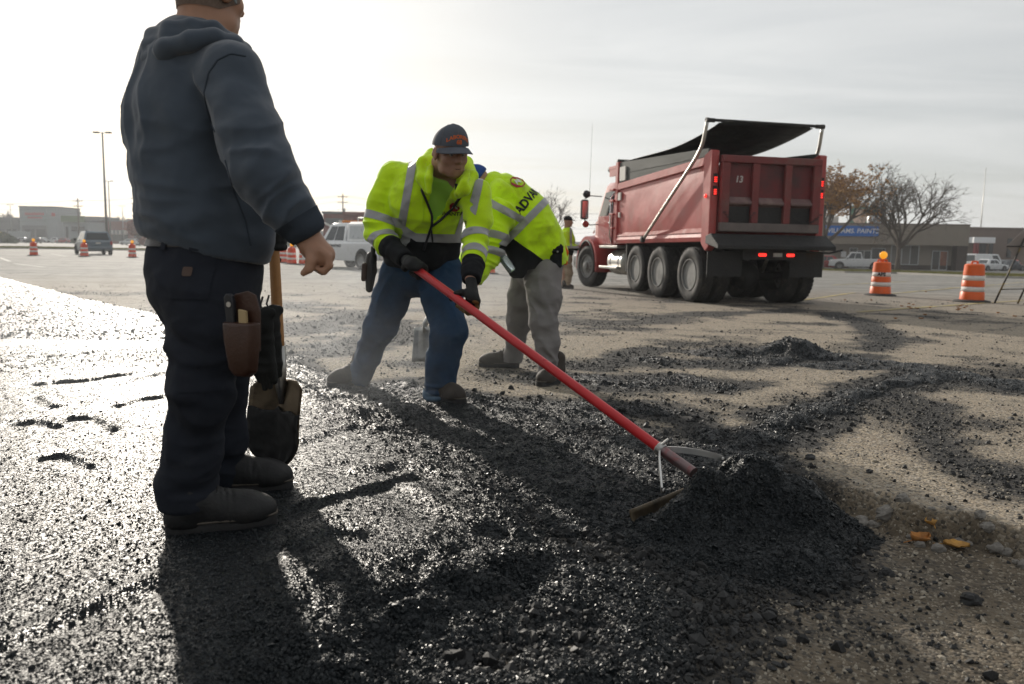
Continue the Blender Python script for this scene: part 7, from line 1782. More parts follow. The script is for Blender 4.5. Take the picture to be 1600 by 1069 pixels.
# ------------------------------------------------------------------ shops on the right
M_STUC = mat('taupe_stucco', (.26, .225, .185), .9, var=.10, vs=.6, bump=.3, bs=30); M_STUC2 = mat('brown_stucco', (.165, .122, .100), .9, var=.12, vs=.5, bump=.3, bs=30)
M_DKB = mat('dark_brick', (.075, .058, .050), .9, var=.25, vs=3, bump=.4, bs=20); M_ALF = mat('shop_frame', (.55, .57, .58), .4, metal=.4, var=.08)
M_SGB = mat('sign_blue', (.014, .14, .52), .45, var=.06); M_SGW = mat('sign_white', (.74, .76, .78), .5, var=.04)
M_SHOPG = mat('shop_glass', (.030, .034, .034), .10, var=.1, vs=.4, spec=.7); M_BLIND = mat('pale_blind', (.19, .18, .165), .8, var=.1, vs=2, aniso=(8, 8, .2))
def shop_right():
    p0 = gl(1235, 415.5); p1 = gl(1511, 424.0)
    p0 = np.array([A(1235, 400, 95)[0], 95, 0]); p1 = np.array([A(1512, 400, 92)[0], 92, 0])
    zf = zg_(p1[0], 92); rz = math.atan2(p1[1] - p0[1], p1[0] - p0[0]); W = np.linalg.norm(p1 - p0)
    o = empty('paint_shop', (p0[0], p0[1], zf), rz, 'low taupe flat roofed shop with blue paint sign behind bare tree', 'building')
    ztop = A(1500, 352, 92)[2] - zf; zfb = A(1470, 384, 92)[2] - zf
    X = lambda px: (px - 1235) / (1512 - 1235) * W
    mb = MB(); mb.box((0, .0, zfb), (W, 14, ztop), .02); mb.build('fascia', M_STUC, o)
    mb = MB(); mb.box((.15, 1.4, 0), (W - 1.2, 13.9, zfb - .004)); mb.build('wall', M_STUC, o)
    mb = MB(); mb.box((W - 1.15, .05, 0), (W - .05, 13.9, zfb - .004)); mb.build('corner_pier', M_DKB, o)
    mb = MB(); mb.box((-.05, -.04, ztop + .002), (W + .05, 14, ztop + .12), .02); mb.build('coping', M_STUC2, o)
    mb = MB(); mb.box((.2, 1.32, 0), (W - 1.25, 1.396, .55)); mb.build('plinth', M_DKB, o)
    mb = MB(); mb.box((X(1290), .1, 0), (X(1302), 1.35, zfb - .006)); mb.build('pier', M_STUC, o)
    # windows: framed bays with panes
    def window(px0, px1, z0, z1, panes, m, nm='window'):
        x0, x1 = X(px0), X(px1); mb = MB()
        mb.box((x0, 1.30, z0), (x1, 1.392, z0 + .07)); mb.box((x0, 1.30, z1 - .07), (x1, 1.392, z1))
        for k in range(panes + 1):
            xx = x0 + (x1 - x0) * k / panes; mb.box((xx - .035, 1.295, z0 + .072), (xx + .035, 1.39, z1 - .072))
        f = mb.build(nm, M_ALF, o)
        for k in range(panes):
            xa = x0 + (x1 - x0) * k / panes + .037; xb = x0 + (x1 - x0) * (k + 1) / panes - .037
            mb = MB(); mb.box((xa, 1.34, z0 + .074), (xb, 1.36, z1 - .074)); mb.build('pane', m[k % len(m)], f)
        return f
    window(1334, 1346, .1, 2.45, 1, [M_SHOPG]); window(1346, 1368, .02, 2.15, 2, [M_SHOPG], 'door'); window(1369, 1390, .1, 2.45, 1, [M_SHOPG])
    window(1400, 1416, .55, 2.85, 1, [M_BLIND]); window(1416.5, 1443, .55, 2.85, 2, [M_BLIND, mat('grey_blind', (.13, .125, .115), .8, var=.1)])
    window(1464.5, 1488, .0, 2.25, 2, [M_SHOPG, mat('poster_glass', (.28, .085, .03), .25, var=.5, vs=1.2)], 'door')
    # sign board
    x0, x1 = X(1240), X(1372); z0, z1 = A(1350, 369.5, 94)[2] - zf, A(1350, 353.5, 94)[2] - zf
    mb = MB(); mb.box((x0, -.16, z0), (x1, -.003, z1), .02); sg = mb.build('sign_board', M_SGB, o)
    text_on('lettering', 'SHERWIN-WILLIAMS. PAINTS', (z1 - z0) * .62, ((x0 + x1) / 2 - .1, -.162, (z0 + z1) / 2), (1, 0, 0), (0, 0, 1), M_SGW, sg, lift=.01, bold=.012, shear=.12)
    mb = MB(); mb.lathe([(.8, 0), (.82, .05), (.82, .9), (.7, 1.0), (.1, 1.02)], (X(1380), 4, ztop + .1), (0, 0, 1), 18); mb.build('roof_vent', M_ALF, o, True)
    mb = MB(); mb.box((X(1300), 5, ztop + .1), (X(1325), 7, ztop + 1.0), .03); mb.build('roof_unit', M_PAPER, o)
    mb = MB(); mb.box((X(1320), 1.2, 1.3), (X(1328), 1.32, 2.0)); mb.build('window_poster', M_SGW, o)
    return o
shop_right()
def shop_far_right():
    Y = 118; z = zg_(50, Y); x0, x1 = A(1506, 380, Y)[0], A(1720, 380, Y)[0]
    o = empty('brick_store', (x0, Y, z), 0, 'brown flat roofed store with white canopy beyond the paint shop', 'building'); ztop = A(1550, 358, Y)[2] - z; W = x1 - x0
    mb = MB(); mb.box((0, 0, 0), (W, 18, ztop), .03); w = mb.build('wall', M_STUC2, o); mb = MB(); mb.box((-.1, -.1, ztop + .003), (W + .1, 18, ztop + .25)); mb.build('coping', M_STUC2, o)
    X = lambda px: A(px, 380, Y)[0] - x0; Z = lambda py, px=1530: A(px, py, Y)[2] - z
    mb = MB(); mb.box((X(1512), -1.6, Z(380)), (X(1545), -.02, Z(371)), .03); c = mb.build('canopy', M_SGW, o)
    for px in (1514, 1518): 
        mb = MB(); mb.box((X(px), -1.5, 0), (X(px) + .25, -1.2, Z(380) - .004)); mb.build('canopy_post', mat('red_post', (.22, .03, .03), .6), o)
    for px0, px1, p0, p1 in ((1546, 1552, 372, 400), (1531, 1541, 381, 396), (1574, 1581, 372, 402)):
        mb = MB(); mb.box((X(px0), -.05, Z(p1)), (X(px1), -.006, Z(p0))); f = mb.build('window', M_DARKZ, o); mb = MB(); mb.box((X(px0) + .12, -.07, Z(p1) + .12), (X(px1) - .12, -.055, Z(p0) - .12)); mb.build('pane', M_SHOPG, f)
    o2 = empty('board_fence', (A(1500, 400, 112)[0], 112, zg_(48, 112)), 0, 'grey board fence between the two shops', 'fence')
    for k in range(12):
        mb = MB(); mb.box((k * .32, 0, 0), (k * .32 + .30, .03, 1.5)); mb.build('board', M_ALF, o2)
shop_far_right()
def mast():
    Y = 150; b = A(1531, 372, Y); t = A(1541, 262, Y); z = zg_(b[0], Y); o = empty('radio_mast', (b[0], Y, z), 0, 'thin radio mast rising behind the brown store', 'mast')
    h = t[2] - z; mb = MB(); mb.tube([(0, 0, 0), (0, 0, h)], [.13, .05], 6); mb.build('pole', M_ALU, o, True)
    for k in range(8): mb = MB(); mb.tube([(-.25, 0, h * (.3 + .08 * k)), (.25, 0, h * (.3 + .08 * k))], .02, 5); mb.build('rung', M_ALU, o, True)
mast()
def billboard():
    Y = 160; c = A(1350, 336, Y); z = zg_(c[0], Y); o = empty('billboard', (c[0], Y, z), -.1, 'roadside billboard with a pale dish picture above the paint shop roof', 'billboard')
    h = c[2] - z; mb = MB(); mb.box((-2.6, -.2, h - 2.0), (2.4, .0, h + 1.8)); p = mb.build('panel', mat('billboard_green', (.05, .16, .09), .5, var=.4, vs=.6), o)
    mb = MB(); mb.lathe([(1.55, 0), (1.5, .05)], (-.8, -.205, h - .3), (0, -1, 0), 24); mb.build('picture', mat('dish_print', (.55, .38, .28), .5, var=.5, vs=1.5), p)
    mb = MB(); mb.box((2.45, -.18, h - 1.9), (4.0, -.02, h + 1.7)); mb.build('side_panel', mat('billboard_black', (.02, .022, .024), .5), o)
    mb = MB(); mb.tube([(0, .3, 0), (0, .3, h - 2)], .4, 10); mb.build('post', M_ALU, o, True)
billboard()

# ------------------------------------------------------------------ trees
M_BARK = mat('bark', (.085, .066, .050), .95, var=.3, vs=3, bump=.6, bs=14)
M_BARKF = mat('far_twigs', (.10, .080, .066), .95, var=.2)
M_LEAFO = mat('autumn_leaf', (.38, .18, .03), .8, var=.5, vs=1.2); M_LEAFR = mat('russet_leaf', (.22, .075, .05), .85, var=.4, vs=1.2); M_EVER = mat('evergreen_leaf', (.055, .085, .035), .85, var=.4, vs=1.5); M_YELL = mat('yellow_shrub_leaf', (.36, .28, .04), .85, var=.4, vs=1.5)
def tree(name, label, loc, H, spread, seed, levels=5, m_b=M_BARK, leaf=None, nleaf=0, lsize=.2, group=None, trunk_h=.22, r0=None, cat='tree', twig=.012, kids=(5, 5, 4, 3, 3)):
    rs = random.Random(seed); o = empty(name, loc, 0, label, cat, group)
    trunk = MB(); crown = MB(); tips = []
    def limb(p, d, L, r, lev):
        n = 4 if lev < 3 else 3; pts = [p]; rs_ = [r]; q = p.copy(); dd = d.copy()
        for i in range(n):
            dd = nrm(dd + np.array([rs.uniform(-.16, .16), rs.uniform(-.16, .16), rs.uniform(-.04, .12) - .03 * (lev > 2)]) * (1 if lev else .35)); q = q + dd * L / n; pts.append(q.copy()); rs_.append(max(twig * .6, r * (1 - .55 * (i + 1) / n)))
        (trunk if lev <= 1 else crown).tube(pts, rs_, 7 if lev <= 1 else (5 if lev == 2 else 3), caps=False)
        if lev >= levels - 2: tips.extend(pts[1:])
        if lev >= levels: return
        k = kids[min(lev, len(kids) - 1)]
        for i in range(k):
            t = rs.uniform(.35, 1.0) if lev else rs.uniform(.75, 1.0); j = min(n - 1, int(t * n)); b = pts[j] * (1 - (t * n - j)) + pts[j + 1] * (t * n - j)
            an = 2 * math.pi * (i + rs.uniform(-.3, .3)) / k; u, w = frame_of(dd); el = rs.uniform(.45, .95) * (spread if lev == 0 else .85)
            nd = nrm(dd * math.cos(el) + (u * math.cos(an) + w * math.sin(an)) * math.sin(el) + np.array([0, 0, .07 if lev < 3 else .0]))
            limb(b, nd, L * rs.uniform(.62, .86) * (1.9 if lev == 0 else .82), max(twig, r * rs.uniform(.42, .6)), lev + 1)
    limb(np.zeros(3), np.array([0, 0, 1.]), H * trunk_h, r0 or H * .026, 0)
    trunk.build('trunk', m_b, o, True); c = crown.build('crown', m_b, o)
    # scale to the wanted height
    zmax = max(v[2] for q in crown.V for v in q); o.scale = (H / zmax,) * 3
    if leaf and tips:
        mb = MB(); 
        for _ in range(nleaf):
            p = tips[rs.randrange(len(tips))] + np.array([rs.gauss(0, .25), rs.gauss(0, .25), rs.gauss(0, .22)]) * lsize * 3
            a_ = nrm((rs.gauss(0, 1), rs.gauss(0, 1), rs.gauss(0, 1))); u, w = frame_of(a_); s = lsize * rs.uniform(.5, 1.2)
            mb.add([p - u * s, p - w * s * .5, p + u * s, p + w * s * .5], [(0, 1, 2, 3)])
        mb.build('foliage', leaf, o)
    return o
def at_ground(px, Y):
    x = A(px, 395, Y)[0]; return (x, Y, zg_(x, Y))
def top_h(px, py, Y): p = A(px, py, Y); return float(p[2] - zg_(p[0], Y))
tree('bare_tree', 'large bare spreading tree in front of the paint shop', at_ground(1404, 80), top_h(1430, 247, 80), 1.0, 5, 6, twig=.012, kids=(8, 4, 4, 4, 3, 2), trunk_h=.24, leaf=mat('last_leaves', (.13, .075, .035), .9), nleaf=500, lsize=.10)
tree('autumn_tree', 'tree with orange brown leaves standing behind the dump truck', at_ground(1284, 84), top_h(1300, 250, 84), .55, 9, 5, twig=.016, kids=(6, 5, 4, 3, 3), leaf=M_LEAFO, nleaf=13000, lsize=.12)
tree('bare_tree', 'thin bare tree seen behind the bending man and the truck', at_ground(858, 120), top_h(850, 287, 120), .8, 12, 5, M_BARKF, twig=.02, kids=(5, 4, 4, 3, 2))

# ------------------------------------------------------------------ far side of the lot, left
M_GREY = mat('pale_grey_cladding', (.26, .285, .295), .8, var=.06, vs=.3); M_GREYD = mat('grey_cladding', (.12, .13, .135), .85, var=.1, vs=.3); M_GROOF = mat('green_roof', (.10, .15, .075), .8, var=.15, vs=.5); M_REDB = mat('red_brick', (.17, .050, .042), .9, var=.15, vs=.8, bump=.3, bs=8); M_SGR = mat('sign_red', (.42, .05, .045), .6)
def block(name, label, Y, px0, px1, pyt, m, depth=14, parts=None, pyb=None):
    x0, x1 = A(px0, 370, Y)[0], A(px1, 370, Y)[0]; z = zg_((x0 + x1) / 2, Y); o = empty(name, (x0, Y, z), 0, label, 'building')
    zt = A((px0 + px1) / 2, pyt, Y)[2] - z; mb = MB(); mb.box((0, 0, 0), (x1 - x0, depth, zt), .05); mb.build('wall', m, o)
    mb = MB(); mb.box((-.15, -.15, zt + .004), (x1 - x0 + .15, depth, zt + .35)); mb.build('coping', M_GREYD, o)
    X = lambda px: A(px, 370, Y)[0] - x0; Z = lambda px, py: A(px, py, Y)[2] - z
    def add(nm, a_, b_, t_, bt, mm, d=.3, parent=None):
        q = MB(); q.box((X(a_), -d, max(.02, Z(a_, bt))), (X(b_), -.004, Z(a_, t_)), .02); return q.build(nm, mm, parent or o)
    return o, add, X, Z
def letters(add, parent, a_, b_, t_, bt, n, seed):
    """a far line of red letters, too far to read: each letter is a small upright of strokes"""
    rs = random.Random(seed); w = (b_ - a_) / n
    for k in range(n):
        q = add('letter', a_ + w * k, a_ + w * (k + .62), t_ + rs.uniform(0, (bt - t_) * .25) * (k > 0), bt, M_SGR, .36, parent)
o, add, X, Z = block('big_store', 'large pale grey store front with two lines of red lettering', 255, 32, 90, 324, M_GREY)
sg = add('fascia', 33, 75, 327, 345, M_GREY, .2); letters(add, sg, 42, 72, 332, 336.5, 12, 3); letters(add, sg, 46, 69, 338.5, 341.5, 9, 4); add('end_panel', 83, 88, 333, 338, M_SGR, .3); add('entrance', 36, 74, 352, 378, M_GREYD, .25); add('window', 40, 55, 358, 376, M_SHOPG, .35); add('window', 58, 72, 358, 376, M_SHOPG, .35)
o, add, X, Z = block('store_wing', 'long dark grey store wing running behind the parked cars', 262, -60, 31.5, 341, M_GREYD); add('window', -20, 8, 358, 374, M_SHOPG); add('window', 12, 26, 358, 374, M_SHOPG)
o, add, X, Z = block('green_roof_shop', 'small pale shop with green roof beside the big store', 240, 99, 141, 347, M_GREY); add('roof_front', 98.5, 134, 337, 347, M_GROOF, .8); add('door', 104, 107, 354, 372, M_DARKZ); add('window', 113, 122, 354, 361, M_SHOPG); add('window', 125, 133, 354, 361, M_SHOPG)
o, add, X, Z = block('grey_store', 'dark grey store between big store and green roof shop', 268, 76, 98, 342, M_GREYD); add('window', 80, 95, 360, 374, M_SHOPG)
o, add, X, Z = block('grey_store', 'dark grey flat roofed store behind the slate estate car', 270, 130, 156, 340, M_GREYD); add('window', 142, 152, 356, 372, M_SHOPG)
o, add, X, Z = block('brick_row', 'low brick row with striped awning behind the lamp posts', 250, 153, 320, 347, M_REDB); add('awning', 176, 200, 360, 366, M_PAPER, 2.0); [add('awning_stripe', 176 + 6 * k, 179 + 6 * k, 359.8, 366.2, M_GREYD, 2.03) for k in range(4)]; add('window', 176, 200, 366.5, 377, M_SHOPG); add('sign_panel', 157, 166, 351, 358, M_SGR); [add('window', a_, a_ + 8, 358, 372, M_SHOPG) for a_ in (210, 224, 240, 256)]; add('upper_storey', 198, 220, 342, 347, M_GREY, .1)
o, add, X, Z = block('red_store', 'dark red store with grey gable seen over the white pickup', 130, 505, 640, 335, M_REDB); add('grey_panel', 509, 536, 341, 353, M_GREYD, .3); add('sign_panel', 530, 535, 344, 352, M_PAPER, .4); add('parapet', 536, 580, 331, 336, M_REDB, .3)
x0 = A(506, 360, 128)[0]; g = empty('gabled_porch', (x0, 128, zg_(x0, 128)), 0, 'red gabled porch roof beside the white pickup cab', 'porch'); hz = A(510, 350, 128)[2] - zg_(x0, 128)
mb = MB(); mb.prism([(0, 0), (2.0, 0), (2.0, hz - 1.0), (.0, hz)], -.05, 4, 1); mb.build('wall', M_REDB, g); mb = MB(); mb.loft([[(-.1, -.3, hz + .1), (2.1, -.3, hz - .95), (2.1, -.3, hz - .75), (-.1, -.3, hz + .3)], [(-.1, 4, hz + .1), (2.1, 4, hz - .95), (2.1, 4, hz - .75), (-.1, 4, hz + .3)]]); mb.build('roof', M_PAPER, g)
o, add, X, Z = block('low_building', 'distant low grey building in the gap behind the navy sleeve', 300, 400, 500, 361, M_GREYD); add('window', 440, 470, 366, 373, M_SHOPG)
o, add, X, Z = block('low_building', 'distant low building between the far man and the truck', 330, 820, 960, 379, M_GREYD); add('window', 905, 930, 382, 388, M_SHOPG)
# box lorry by the shrubs
x, y, z = at_ground(28, 225); o = empty('box_lorry', (x, y, z), math.radians(92), 'small yellow cab lorry with a pale box parked by the store', 'lorry')
mb = MB(); mb.box((-1.1, -3.2, .7), (1.1, 1.8, 3.1), .05); mb.build('cargo_box', M_GREY, o); mb = MB(); mb.loft([[(-1, y_, .5), (-1, y_, zt), (1, y_, zt), (1, y_, .5)] for y_, zt in ((1.85, 2.4), (2.6, 2.4), (3.1, 1.5), (3.5, 1.3))]); cb = mb.build('cab', PY, o); mb = MB(); mb.slab((-.9, 3.11, 1.52), (.9, 3.11, 1.52), (.9, 2.62, 2.32), (-.9, 2.62, 2.32), (0, .8, .5), .02); mb.build('windshield', M_GLASS, cb)
for yy in (-2.2, 2.7):
    for s in (-1, 1): mb = MB(); mb.lathe([(.25, -.14), (.42, -.14), (.45, -.1), (.45, .1), (.42, .14), (.25, .14)], (s * .95, yy, .45), (1, 0, 0), 18); mb.build('wheel', M_RUB, o, True)
# far bare trees and shrubs
for k, (px, Y, py, lb) in enumerate(((14, 300, 329, 'hazy bare tree behind the dark grey store wing'), (98, 310, 328, 'hazy bare tree behind the grey store and big store'), (185, 300, 336, 'hazy bare tree behind the brick row by lamp posts'), (145, 320, 344, 'small hazy bare tree above the grey flat roof'))):
    tree('bare_tree', lb, at_ground(px, Y), top_h(px, py, Y), .75, 30 + k, 4, M_BARKF, twig=.07, kids=(6, 5, 5, 4), trunk_h=.2)
tree('bare_tree', 'second hazy bare tree behind the store wing, near the yellow shrub', at_ground(-8, 300), top_h(2, 331, 300), .75, 37, 4, M_BARKF, twig=.07, kids=(6, 5, 5, 4), trunk_h=.2)
tree('russet_tree', 'small russet leaved tree in front of the brick row', at_ground(219, 190), top_h(219, 340, 190), .8, 41, 4, M_BARKF, leaf=M_LEAFR, nleaf=1500, lsize=.55, twig=.05)
def shrub(label, px, Y, h, w, m, seed):
    rs = random.Random(seed); x, y, z = at_ground(px, Y); o = empty('shrub', (x, y, z), 0, label, 'shrub', None); mb = MB(); st = MB()
    for k in range(7): st.tube([(0, 0, 0), (rs.uniform(-.5, .5) * w, rs.uniform(-.5, .5) * w, h * .8)], [.05, .02], 4)
    st.build('stems', M_BARK, o)
    for _ in range(900):
        d = nrm((rs.gauss(0, 1), rs.gauss(0, 1), rs.gauss(0, 1))) * rs.uniform(.55, 1.05); p = np.array([d[0] * w, d[1] * w * .8, h * .5 + d[2] * h * .5]); u, v = frame_of(nrm((rs.gauss(0, 1), rs.gauss(0, 1), rs.gauss(0, 1)))); s = rs.uniform(.1, .26)
        mb.add([p - u * s, p - v * s * .6, p + u * s, p + v * s * .6], [(0, 1, 2, 3)])
    mb.build('foliage', m, o)
for k, (px, Y, h, w, m, lb) in enumerate(((4, 190, 2.6, 2.2, M_EVER, 'dark green shrub on the verge beside the yellow lorry'), (-3, 200, 3.0, 1.4, M_YELL, 'yellow shrub on the verge at the store wing'), (16, 185, 1.8, 1.6, M_EVER, 'low green shrub in front of the dark parked car'), (22, 185, 1.2, 1.2, M_EVER, 'small green shrub between low shrub and drum'), (122, 200, 1.6, 1.6, M_EVER, 'green shrub before the green roofed shop'), (230, 180, 2.0, 1.8, M_LEAFR, 'russet shrub by the brick row, next to russet tree'), (460, 200, 2.4, 2.2, M_EVER, 'dark shrub beyond the drums, seen past the hanging hand'))):
    shrub(lb, px, Y, h, w, m, 60 + k)
# lamp posts, utility poles, wires
M_POLE = mat('galvanised_pole', (.34, .35, .35), .5, metal=.5, var=.1); M_TIMB = mat('pole_timber', (.10, .078, .060), .9, var=.2, vs=2)
def lamp_post(px, Y, pyt, label, arms=True):
    x, y, z = at_ground(px, Y); h = top_h(px, pyt, Y); o = empty('lamp_post', (x, y, z), 0, label, 'lamp post', 'lamp posts on the lot')
    mb = MB(); mb.lathe([(.30, 0), (.30, .7), (.26, .75)], (0, 0, 0), (0, 0, 1), 14); mb.build('concrete_base', M_KERB, o, True)
    mb = MB(); mb.tube([(0, 0, .7), (0, 0, h)], [.13, .08], 10); mb.build('pole', M_POLE, o, True)
    for s in (-1, 1):
        mb = MB(); mb.tube([(0, 0, h - .08), (s * .35, 0, h - .04)], .035, 6); mb.build('arm', M_POLE, o, True)
        mb = MB(); mb.box((s * .32, -.17, h - .09), (s * .92, .17, h + .05), .03); mb.build('lamp_head', M_DARKZ, o)
lamp_post(168, 82, 207, 'tall twin headed lamp post rising behind the slate estate car'); lamp_post(174, 150, 283, 'shorter looking twin headed lamp post behind the tall one'); lamp_post(194, 230, 322, 'distant lamp post over the brick row'); lamp_post(20, 230, 320, 'distant lamp post over the store wing')
def utility_pole(px, Y, pyt, label, arms=2):
    x, y, z = at_ground(px, Y); h = top_h(px, pyt, Y); o = empty('utility_pole', (x, y, z), 0, label, 'pole', 'timber utility poles')
    mb = MB(); mb.tube([(0, 0, 0), (.05, 0, h)], [.19, .13], 8); mb.build('pole', M_TIMB, o, True)
    for k in range(arms):
        mb = MB(); mb.box((-1.2, -.06, h - .8 - 1.3 * k), (1.2, .06, h - .65 - 1.3 * k)); c = mb.build('cross_arm', M_TIMB, o)
        for xx in (-1.1, -.5, .5, 1.1): mb = MB(); mb.lathe([(.04, 0), (.07, .06), (.05, .15), (.07, .18), (.02, .22)], (xx, 0, h - .65 - 1.3 * k), (0, 0, 1), 8); mb.build('insulator', M_PAPER, c, True)
    mb = MB(); mb.lathe([(.05, 0), (.25, .05), (.25, .8), (.05, .85)], (.40, 0, h - 4.2), (0, 0, 1), 12); mb.build('transformer', M_POLE, o, True)
    return np.array([x, y, z + h])
tops = [utility_pole(-120, 210, 309, 'timber utility pole outside, carrying wires to the shops'), utility_pole(125, 205, 310, 'timber utility pole above the green roofed shop'), utility_pole(216, 200, 306, 'timber utility pole beside the navy sweatshirt, over the brick row'), utility_pole(536, 190, 303, 'timber utility pole over the red store, beyond white pickup'), utility_pole(980, 190, 330, 'timber utility pole far behind the dump truck')]
for k in range(len(tops) - 1):
    for j, (dx_, dz_) in enumerate(((-1.1, -.45), (1.1, -.45), (-.5, -1.75), (0, -3.6), (0, -4.4))):
        a_, b_ = tops[k] + [dx_, 0, dz_], tops[k + 1] + [dx_, 0, dz_]; L = np.linalg.norm(b_ - a_)
        mb = MB(); mb.tube([a_ * (1 - t) + b_ * t - np.array([0, 0, .035 * L * 4 * t * (1 - t) * (.6 + .12 * j)]) for t in np.linspace(0, 1, 17)], .02, 4, caps=False)
        w = mb.build('overhead_wire', M_DARKZ); tag(w, 'thin dark overhead wire strung between timber utility poles', 'wire', 'overhead wires')

# ------------------------------------------------------------------ small things on the ground
def leaf_thing(px, py, size, rz, m, label, curl=.3, nm='fallen_leaf'):
    p = G(px, py, -.08) if py > 700 and px > 1300 else G(px, py); p[2] = surf_z(p[0], p[1]) + .004; o = empty(nm, p, rz, label, 'leaf', None)
    V = []; n = 9
    for i in range(n):
        t = i / (n - 1); w = math.sin(math.pi * min(1, t * 1.05)) ** .8 * .42 * (1 + .25 * math.sin(t * 17))
        for u in (-1, -.5, 0, .5, 1): V.append(np.array([t - .5, w * u, curl * (u * u * .4 + .5 * (t - .5) ** 2) + .05]) * size)
    f = mesh('leaf_blade', V, [(5 * i + k, 5 * i + k + 1, 5 * i + 6 + k, 5 * i + 5 + k) for i in range(n - 1) for k in range(4)], m, o, True); md = f.modifiers.new('t', 'SOLIDIFY'); md.thickness = .001
    mb = MB(); mb.tube([np.array([-.5, 0, .06 + curl * .12]) * size, np.array([-.85, .1, .05]) * size], .0018, 5); mb.build('stalk', m, o, True)
M_FL = mat('dry_leaf', (.36, .15, .035), .7, var=.4, vs=30, bump=.3, bs=80); M_FL2 = mat('ochre_leaf', (.42, .22, .05), .7, var=.4, vs=30, bump=.3, bs=80)
leaf_thing(1438, 846, .085, .4, M_FL, 'orange dry leaf against the broken pavement edge', .6); leaf_thing(1494, 856, .085, -.3, M_FL2, 'ochre dry leaf under the broken pavement edge, beyond the orange one', .4); leaf_thing(1452, 840, .05, 1.6, M_FL2, 'small curled leaf touching the orange dry leaf', .8)
for k in range(24):
    px, py = [(random.uniform(1405, 1470), random.uniform(476, 484)), (random.uniform(1495, 1520), random.uniform(478, 490)), (random.uniform(1310, 1600), random.uniform(455, 500))][k % 3]
    p = gl(px, py); p[2] += .01; q = bpy.data.objects.new('fallen_leaf', bpy.data.objects['leaf_blade'].data); COL.objects.link(q); q.location = p; q.rotation_euler = (0, 0, random.uniform(0, 6)); q.scale = (.8,) * 3; tag(q, 'brown leaf lying on the lot near the orange drums', 'leaf', 'leaves by the drums')
def lump(name, px, py, r, label, m, seed, z=None, sq=.7):
    p = G(px, py, -.08 if py > 800 else 0); p[2] = surf_z(p[0], p[1]) if z is None else z
    V = []; n = 12
    mb = MB(); mb.lathe([(math.sin(a_) * r, -math.cos(a_) * r * sq) for a_ in np.linspace(.05, math.pi - .05, 9)], (0, 0, 0), (0, 0, 1), n); V = mb.V[0]
    V = V * (1 + .38 * fbm(V / r * 1.3 + seed * 7, 3, seed))[:, None]
    o = mesh(name, V, mb.F, m); o.location = p + [0, 0, r * .25]; return tag(o, label, 'chunk', None)
M_CHK = mat('broken_pavement', (.20, .185, .165), .9, var=.35, vs=60, bump=.6, bs=90)
lump('pavement_chunk', 1384, 818, .042, 'pale broken pavement chunk at the dug edge near the pile', M_CHK, 3)
lump('pavement_chunk', 1345, 792, .03, 'small brown pavement chunk between pile and pale chunk', M_CHK, 4)
for k in range(20):
    t_ = (k + .5) / 20; ex_ = 1340 + 300 * t_; ey_ = 822 + 62 * t_ + random.uniform(-22, 10)
    c_ = lump('pavement_chunk', ex_, ey_, random.uniform(.010, .026), 'small crumbled chunk lying along the broken pavement edge', M_CHK, 20 + k); c_['group'] = 'chunks along the broken edge'
lump('asphalt_lump', 1515, 940, .030, 'black asphalt lump on brown earth at the lot edge', M_CRUMB, 5); lump('asphalt_lump', 1265, 716, .022, 'flat black asphalt lump on tan pavement beside the pile', M_CRUMB, 6); lump('asphalt_lump', 1358, 738, .016, 'small black asphalt lump on tan pavement past the pile', M_CRUMB, 7); lump('asphalt_lump', 1385, 893, .02, 'black asphalt lump on earth below the orange leaf', M_CRUMB, 8); lump('asphalt_lump', 1218, 1012, .02, 'round black asphalt lump on earth near the loose mix', M_CRUMB, 9)
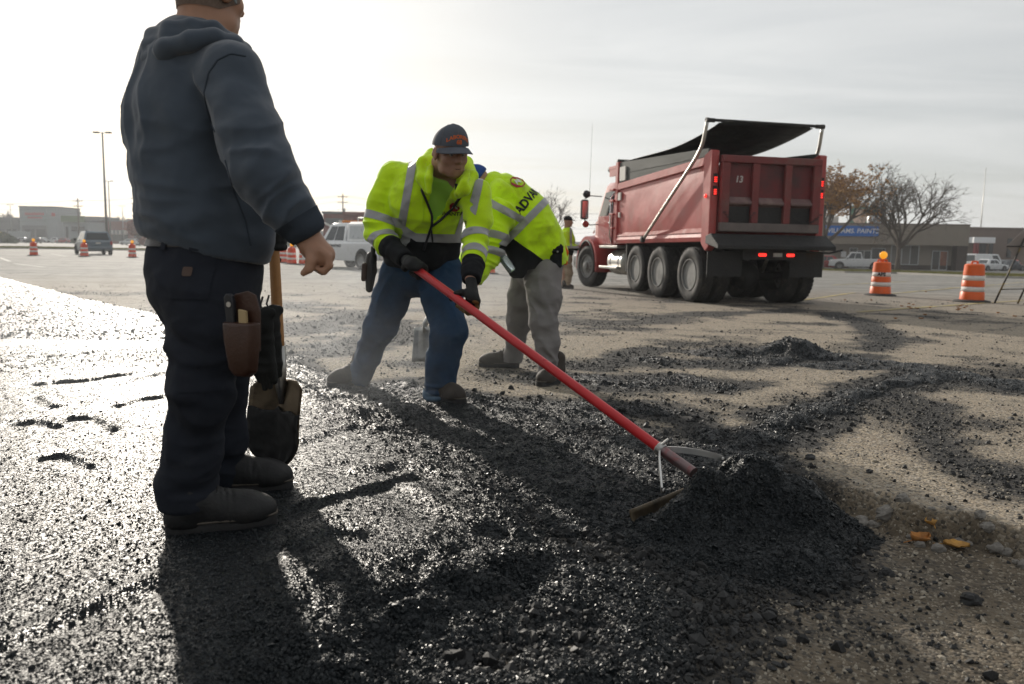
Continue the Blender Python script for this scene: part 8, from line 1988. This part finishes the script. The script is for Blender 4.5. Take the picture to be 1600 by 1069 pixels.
# ------------------------------------------------------------------ the air: thin steam and haze lit by the low sun
def haze_box():
    mb = MB(); mb.box((-6200, -6200, -3.2), (6200, 6200, 24.0)); o = mb.build('haze', None)
    m = bpy.data.materials.new('haze'); m.use_nodes = True; nt = m.node_tree; nt.nodes.clear()
    out_ = nt.nodes.new('ShaderNodeOutputMaterial'); v = nt.nodes.new('ShaderNodeVolumePrincipled')
    v.inputs['Color'].default_value = (.93, .96, 1.0, 1); v.inputs['Density'].default_value = .0006; v.inputs['Anisotropy'].default_value = .35
    nt.links.new(v.outputs[0], out_.inputs['Volume']); o.data.materials.append(m)
    tag(o, 'thin pale haze over the whole lot', kind='stuff')
haze_box()
def steam_bank():
    """low steam drifting off the hot mat"""
    mb = MB(); mb.box((-4.6, 2.9, .14), (.9, 11.0, .95)); o = mb.build('steam', None)
    m = bpy.data.materials.new('steam'); m.use_nodes = True; nt = m.node_tree; nt.nodes.clear(); L = nt.links.new
    N = lambda t: nt.nodes.new(t)
    out_, v, tc_, mp_, n_, r_, sp, fz, mu, mu2 = N('ShaderNodeOutputMaterial'), N('ShaderNodeVolumePrincipled'), N('ShaderNodeTexCoord'), N('ShaderNodeMapping'), N('ShaderNodeTexNoise'), N('ShaderNodeMapRange'), N('ShaderNodeSeparateXYZ'), N('ShaderNodeMapRange'), N('ShaderNodeMath'), N('ShaderNodeMath')
    L(tc_.outputs['Object'], mp_.inputs[0]); mp_.inputs['Scale'].default_value = (1.0, .55, 1.3); L(mp_.outputs[0], n_.inputs['Vector']); n_.inputs['Scale'].default_value = 1.1; n_.inputs['Detail'].default_value = 3; n_.inputs['Distortion'].default_value = .8
    L(n_.outputs['Fac'], r_.inputs[0]); r_.inputs[1].default_value = .42; r_.inputs[2].default_value = .85; r_.inputs[3].default_value = 0; r_.inputs[4].default_value = .15
    L(tc_.outputs['Generated'], sp.inputs[0]); L(sp.outputs['Z'], fz.inputs[0]); fz.inputs[1].default_value = 0; fz.inputs[2].default_value = 1; fz.inputs[3].default_value = 1; fz.inputs[4].default_value = 0
    ex = N('ShaderNodeMapRange'); ex.interpolation_type = 'SMOOTHSTEP'; L(sp.outputs['X'], ex.inputs[0]); ex.inputs[1].default_value = 1.0; ex.inputs[2].default_value = .75; ex.inputs[3].default_value = 0; ex.inputs[4].default_value = 1
    ey = N('ShaderNodeMapRange'); ey.interpolation_type = 'SMOOTHSTEP'; L(sp.outputs['Y'], ey.inputs[0]); ey.inputs[1].default_value = 0; ey.inputs[2].default_value = .18; ey.inputs[3].default_value = 0; ey.inputs[4].default_value = 1
    mu.operation = mu2.operation = 'MULTIPLY'; L(r_.outputs[0], mu.inputs[0]); L(fz.outputs[0], mu.inputs[1]); L(mu.outputs[0], mu2.inputs[0]); L(ex.outputs[0], mu2.inputs[1])
    mu3 = N('ShaderNodeMath'); mu3.operation = 'MULTIPLY'; L(mu2.outputs[0], mu3.inputs[0]); L(ey.outputs[0], mu3.inputs[1])
    L(mu3.outputs[0], v.inputs['Density']); v.inputs['Color'].default_value = (.90, .95, 1, 1); v.inputs['Anisotropy'].default_value = .5; L(v.outputs[0], out_.inputs['Volume']); o.data.materials.append(m)
    tag(o, 'thin pale steam drifting low over the hot asphalt', kind='stuff')
steam_bank()
SC.cycles.volume_step_rate = 3.0
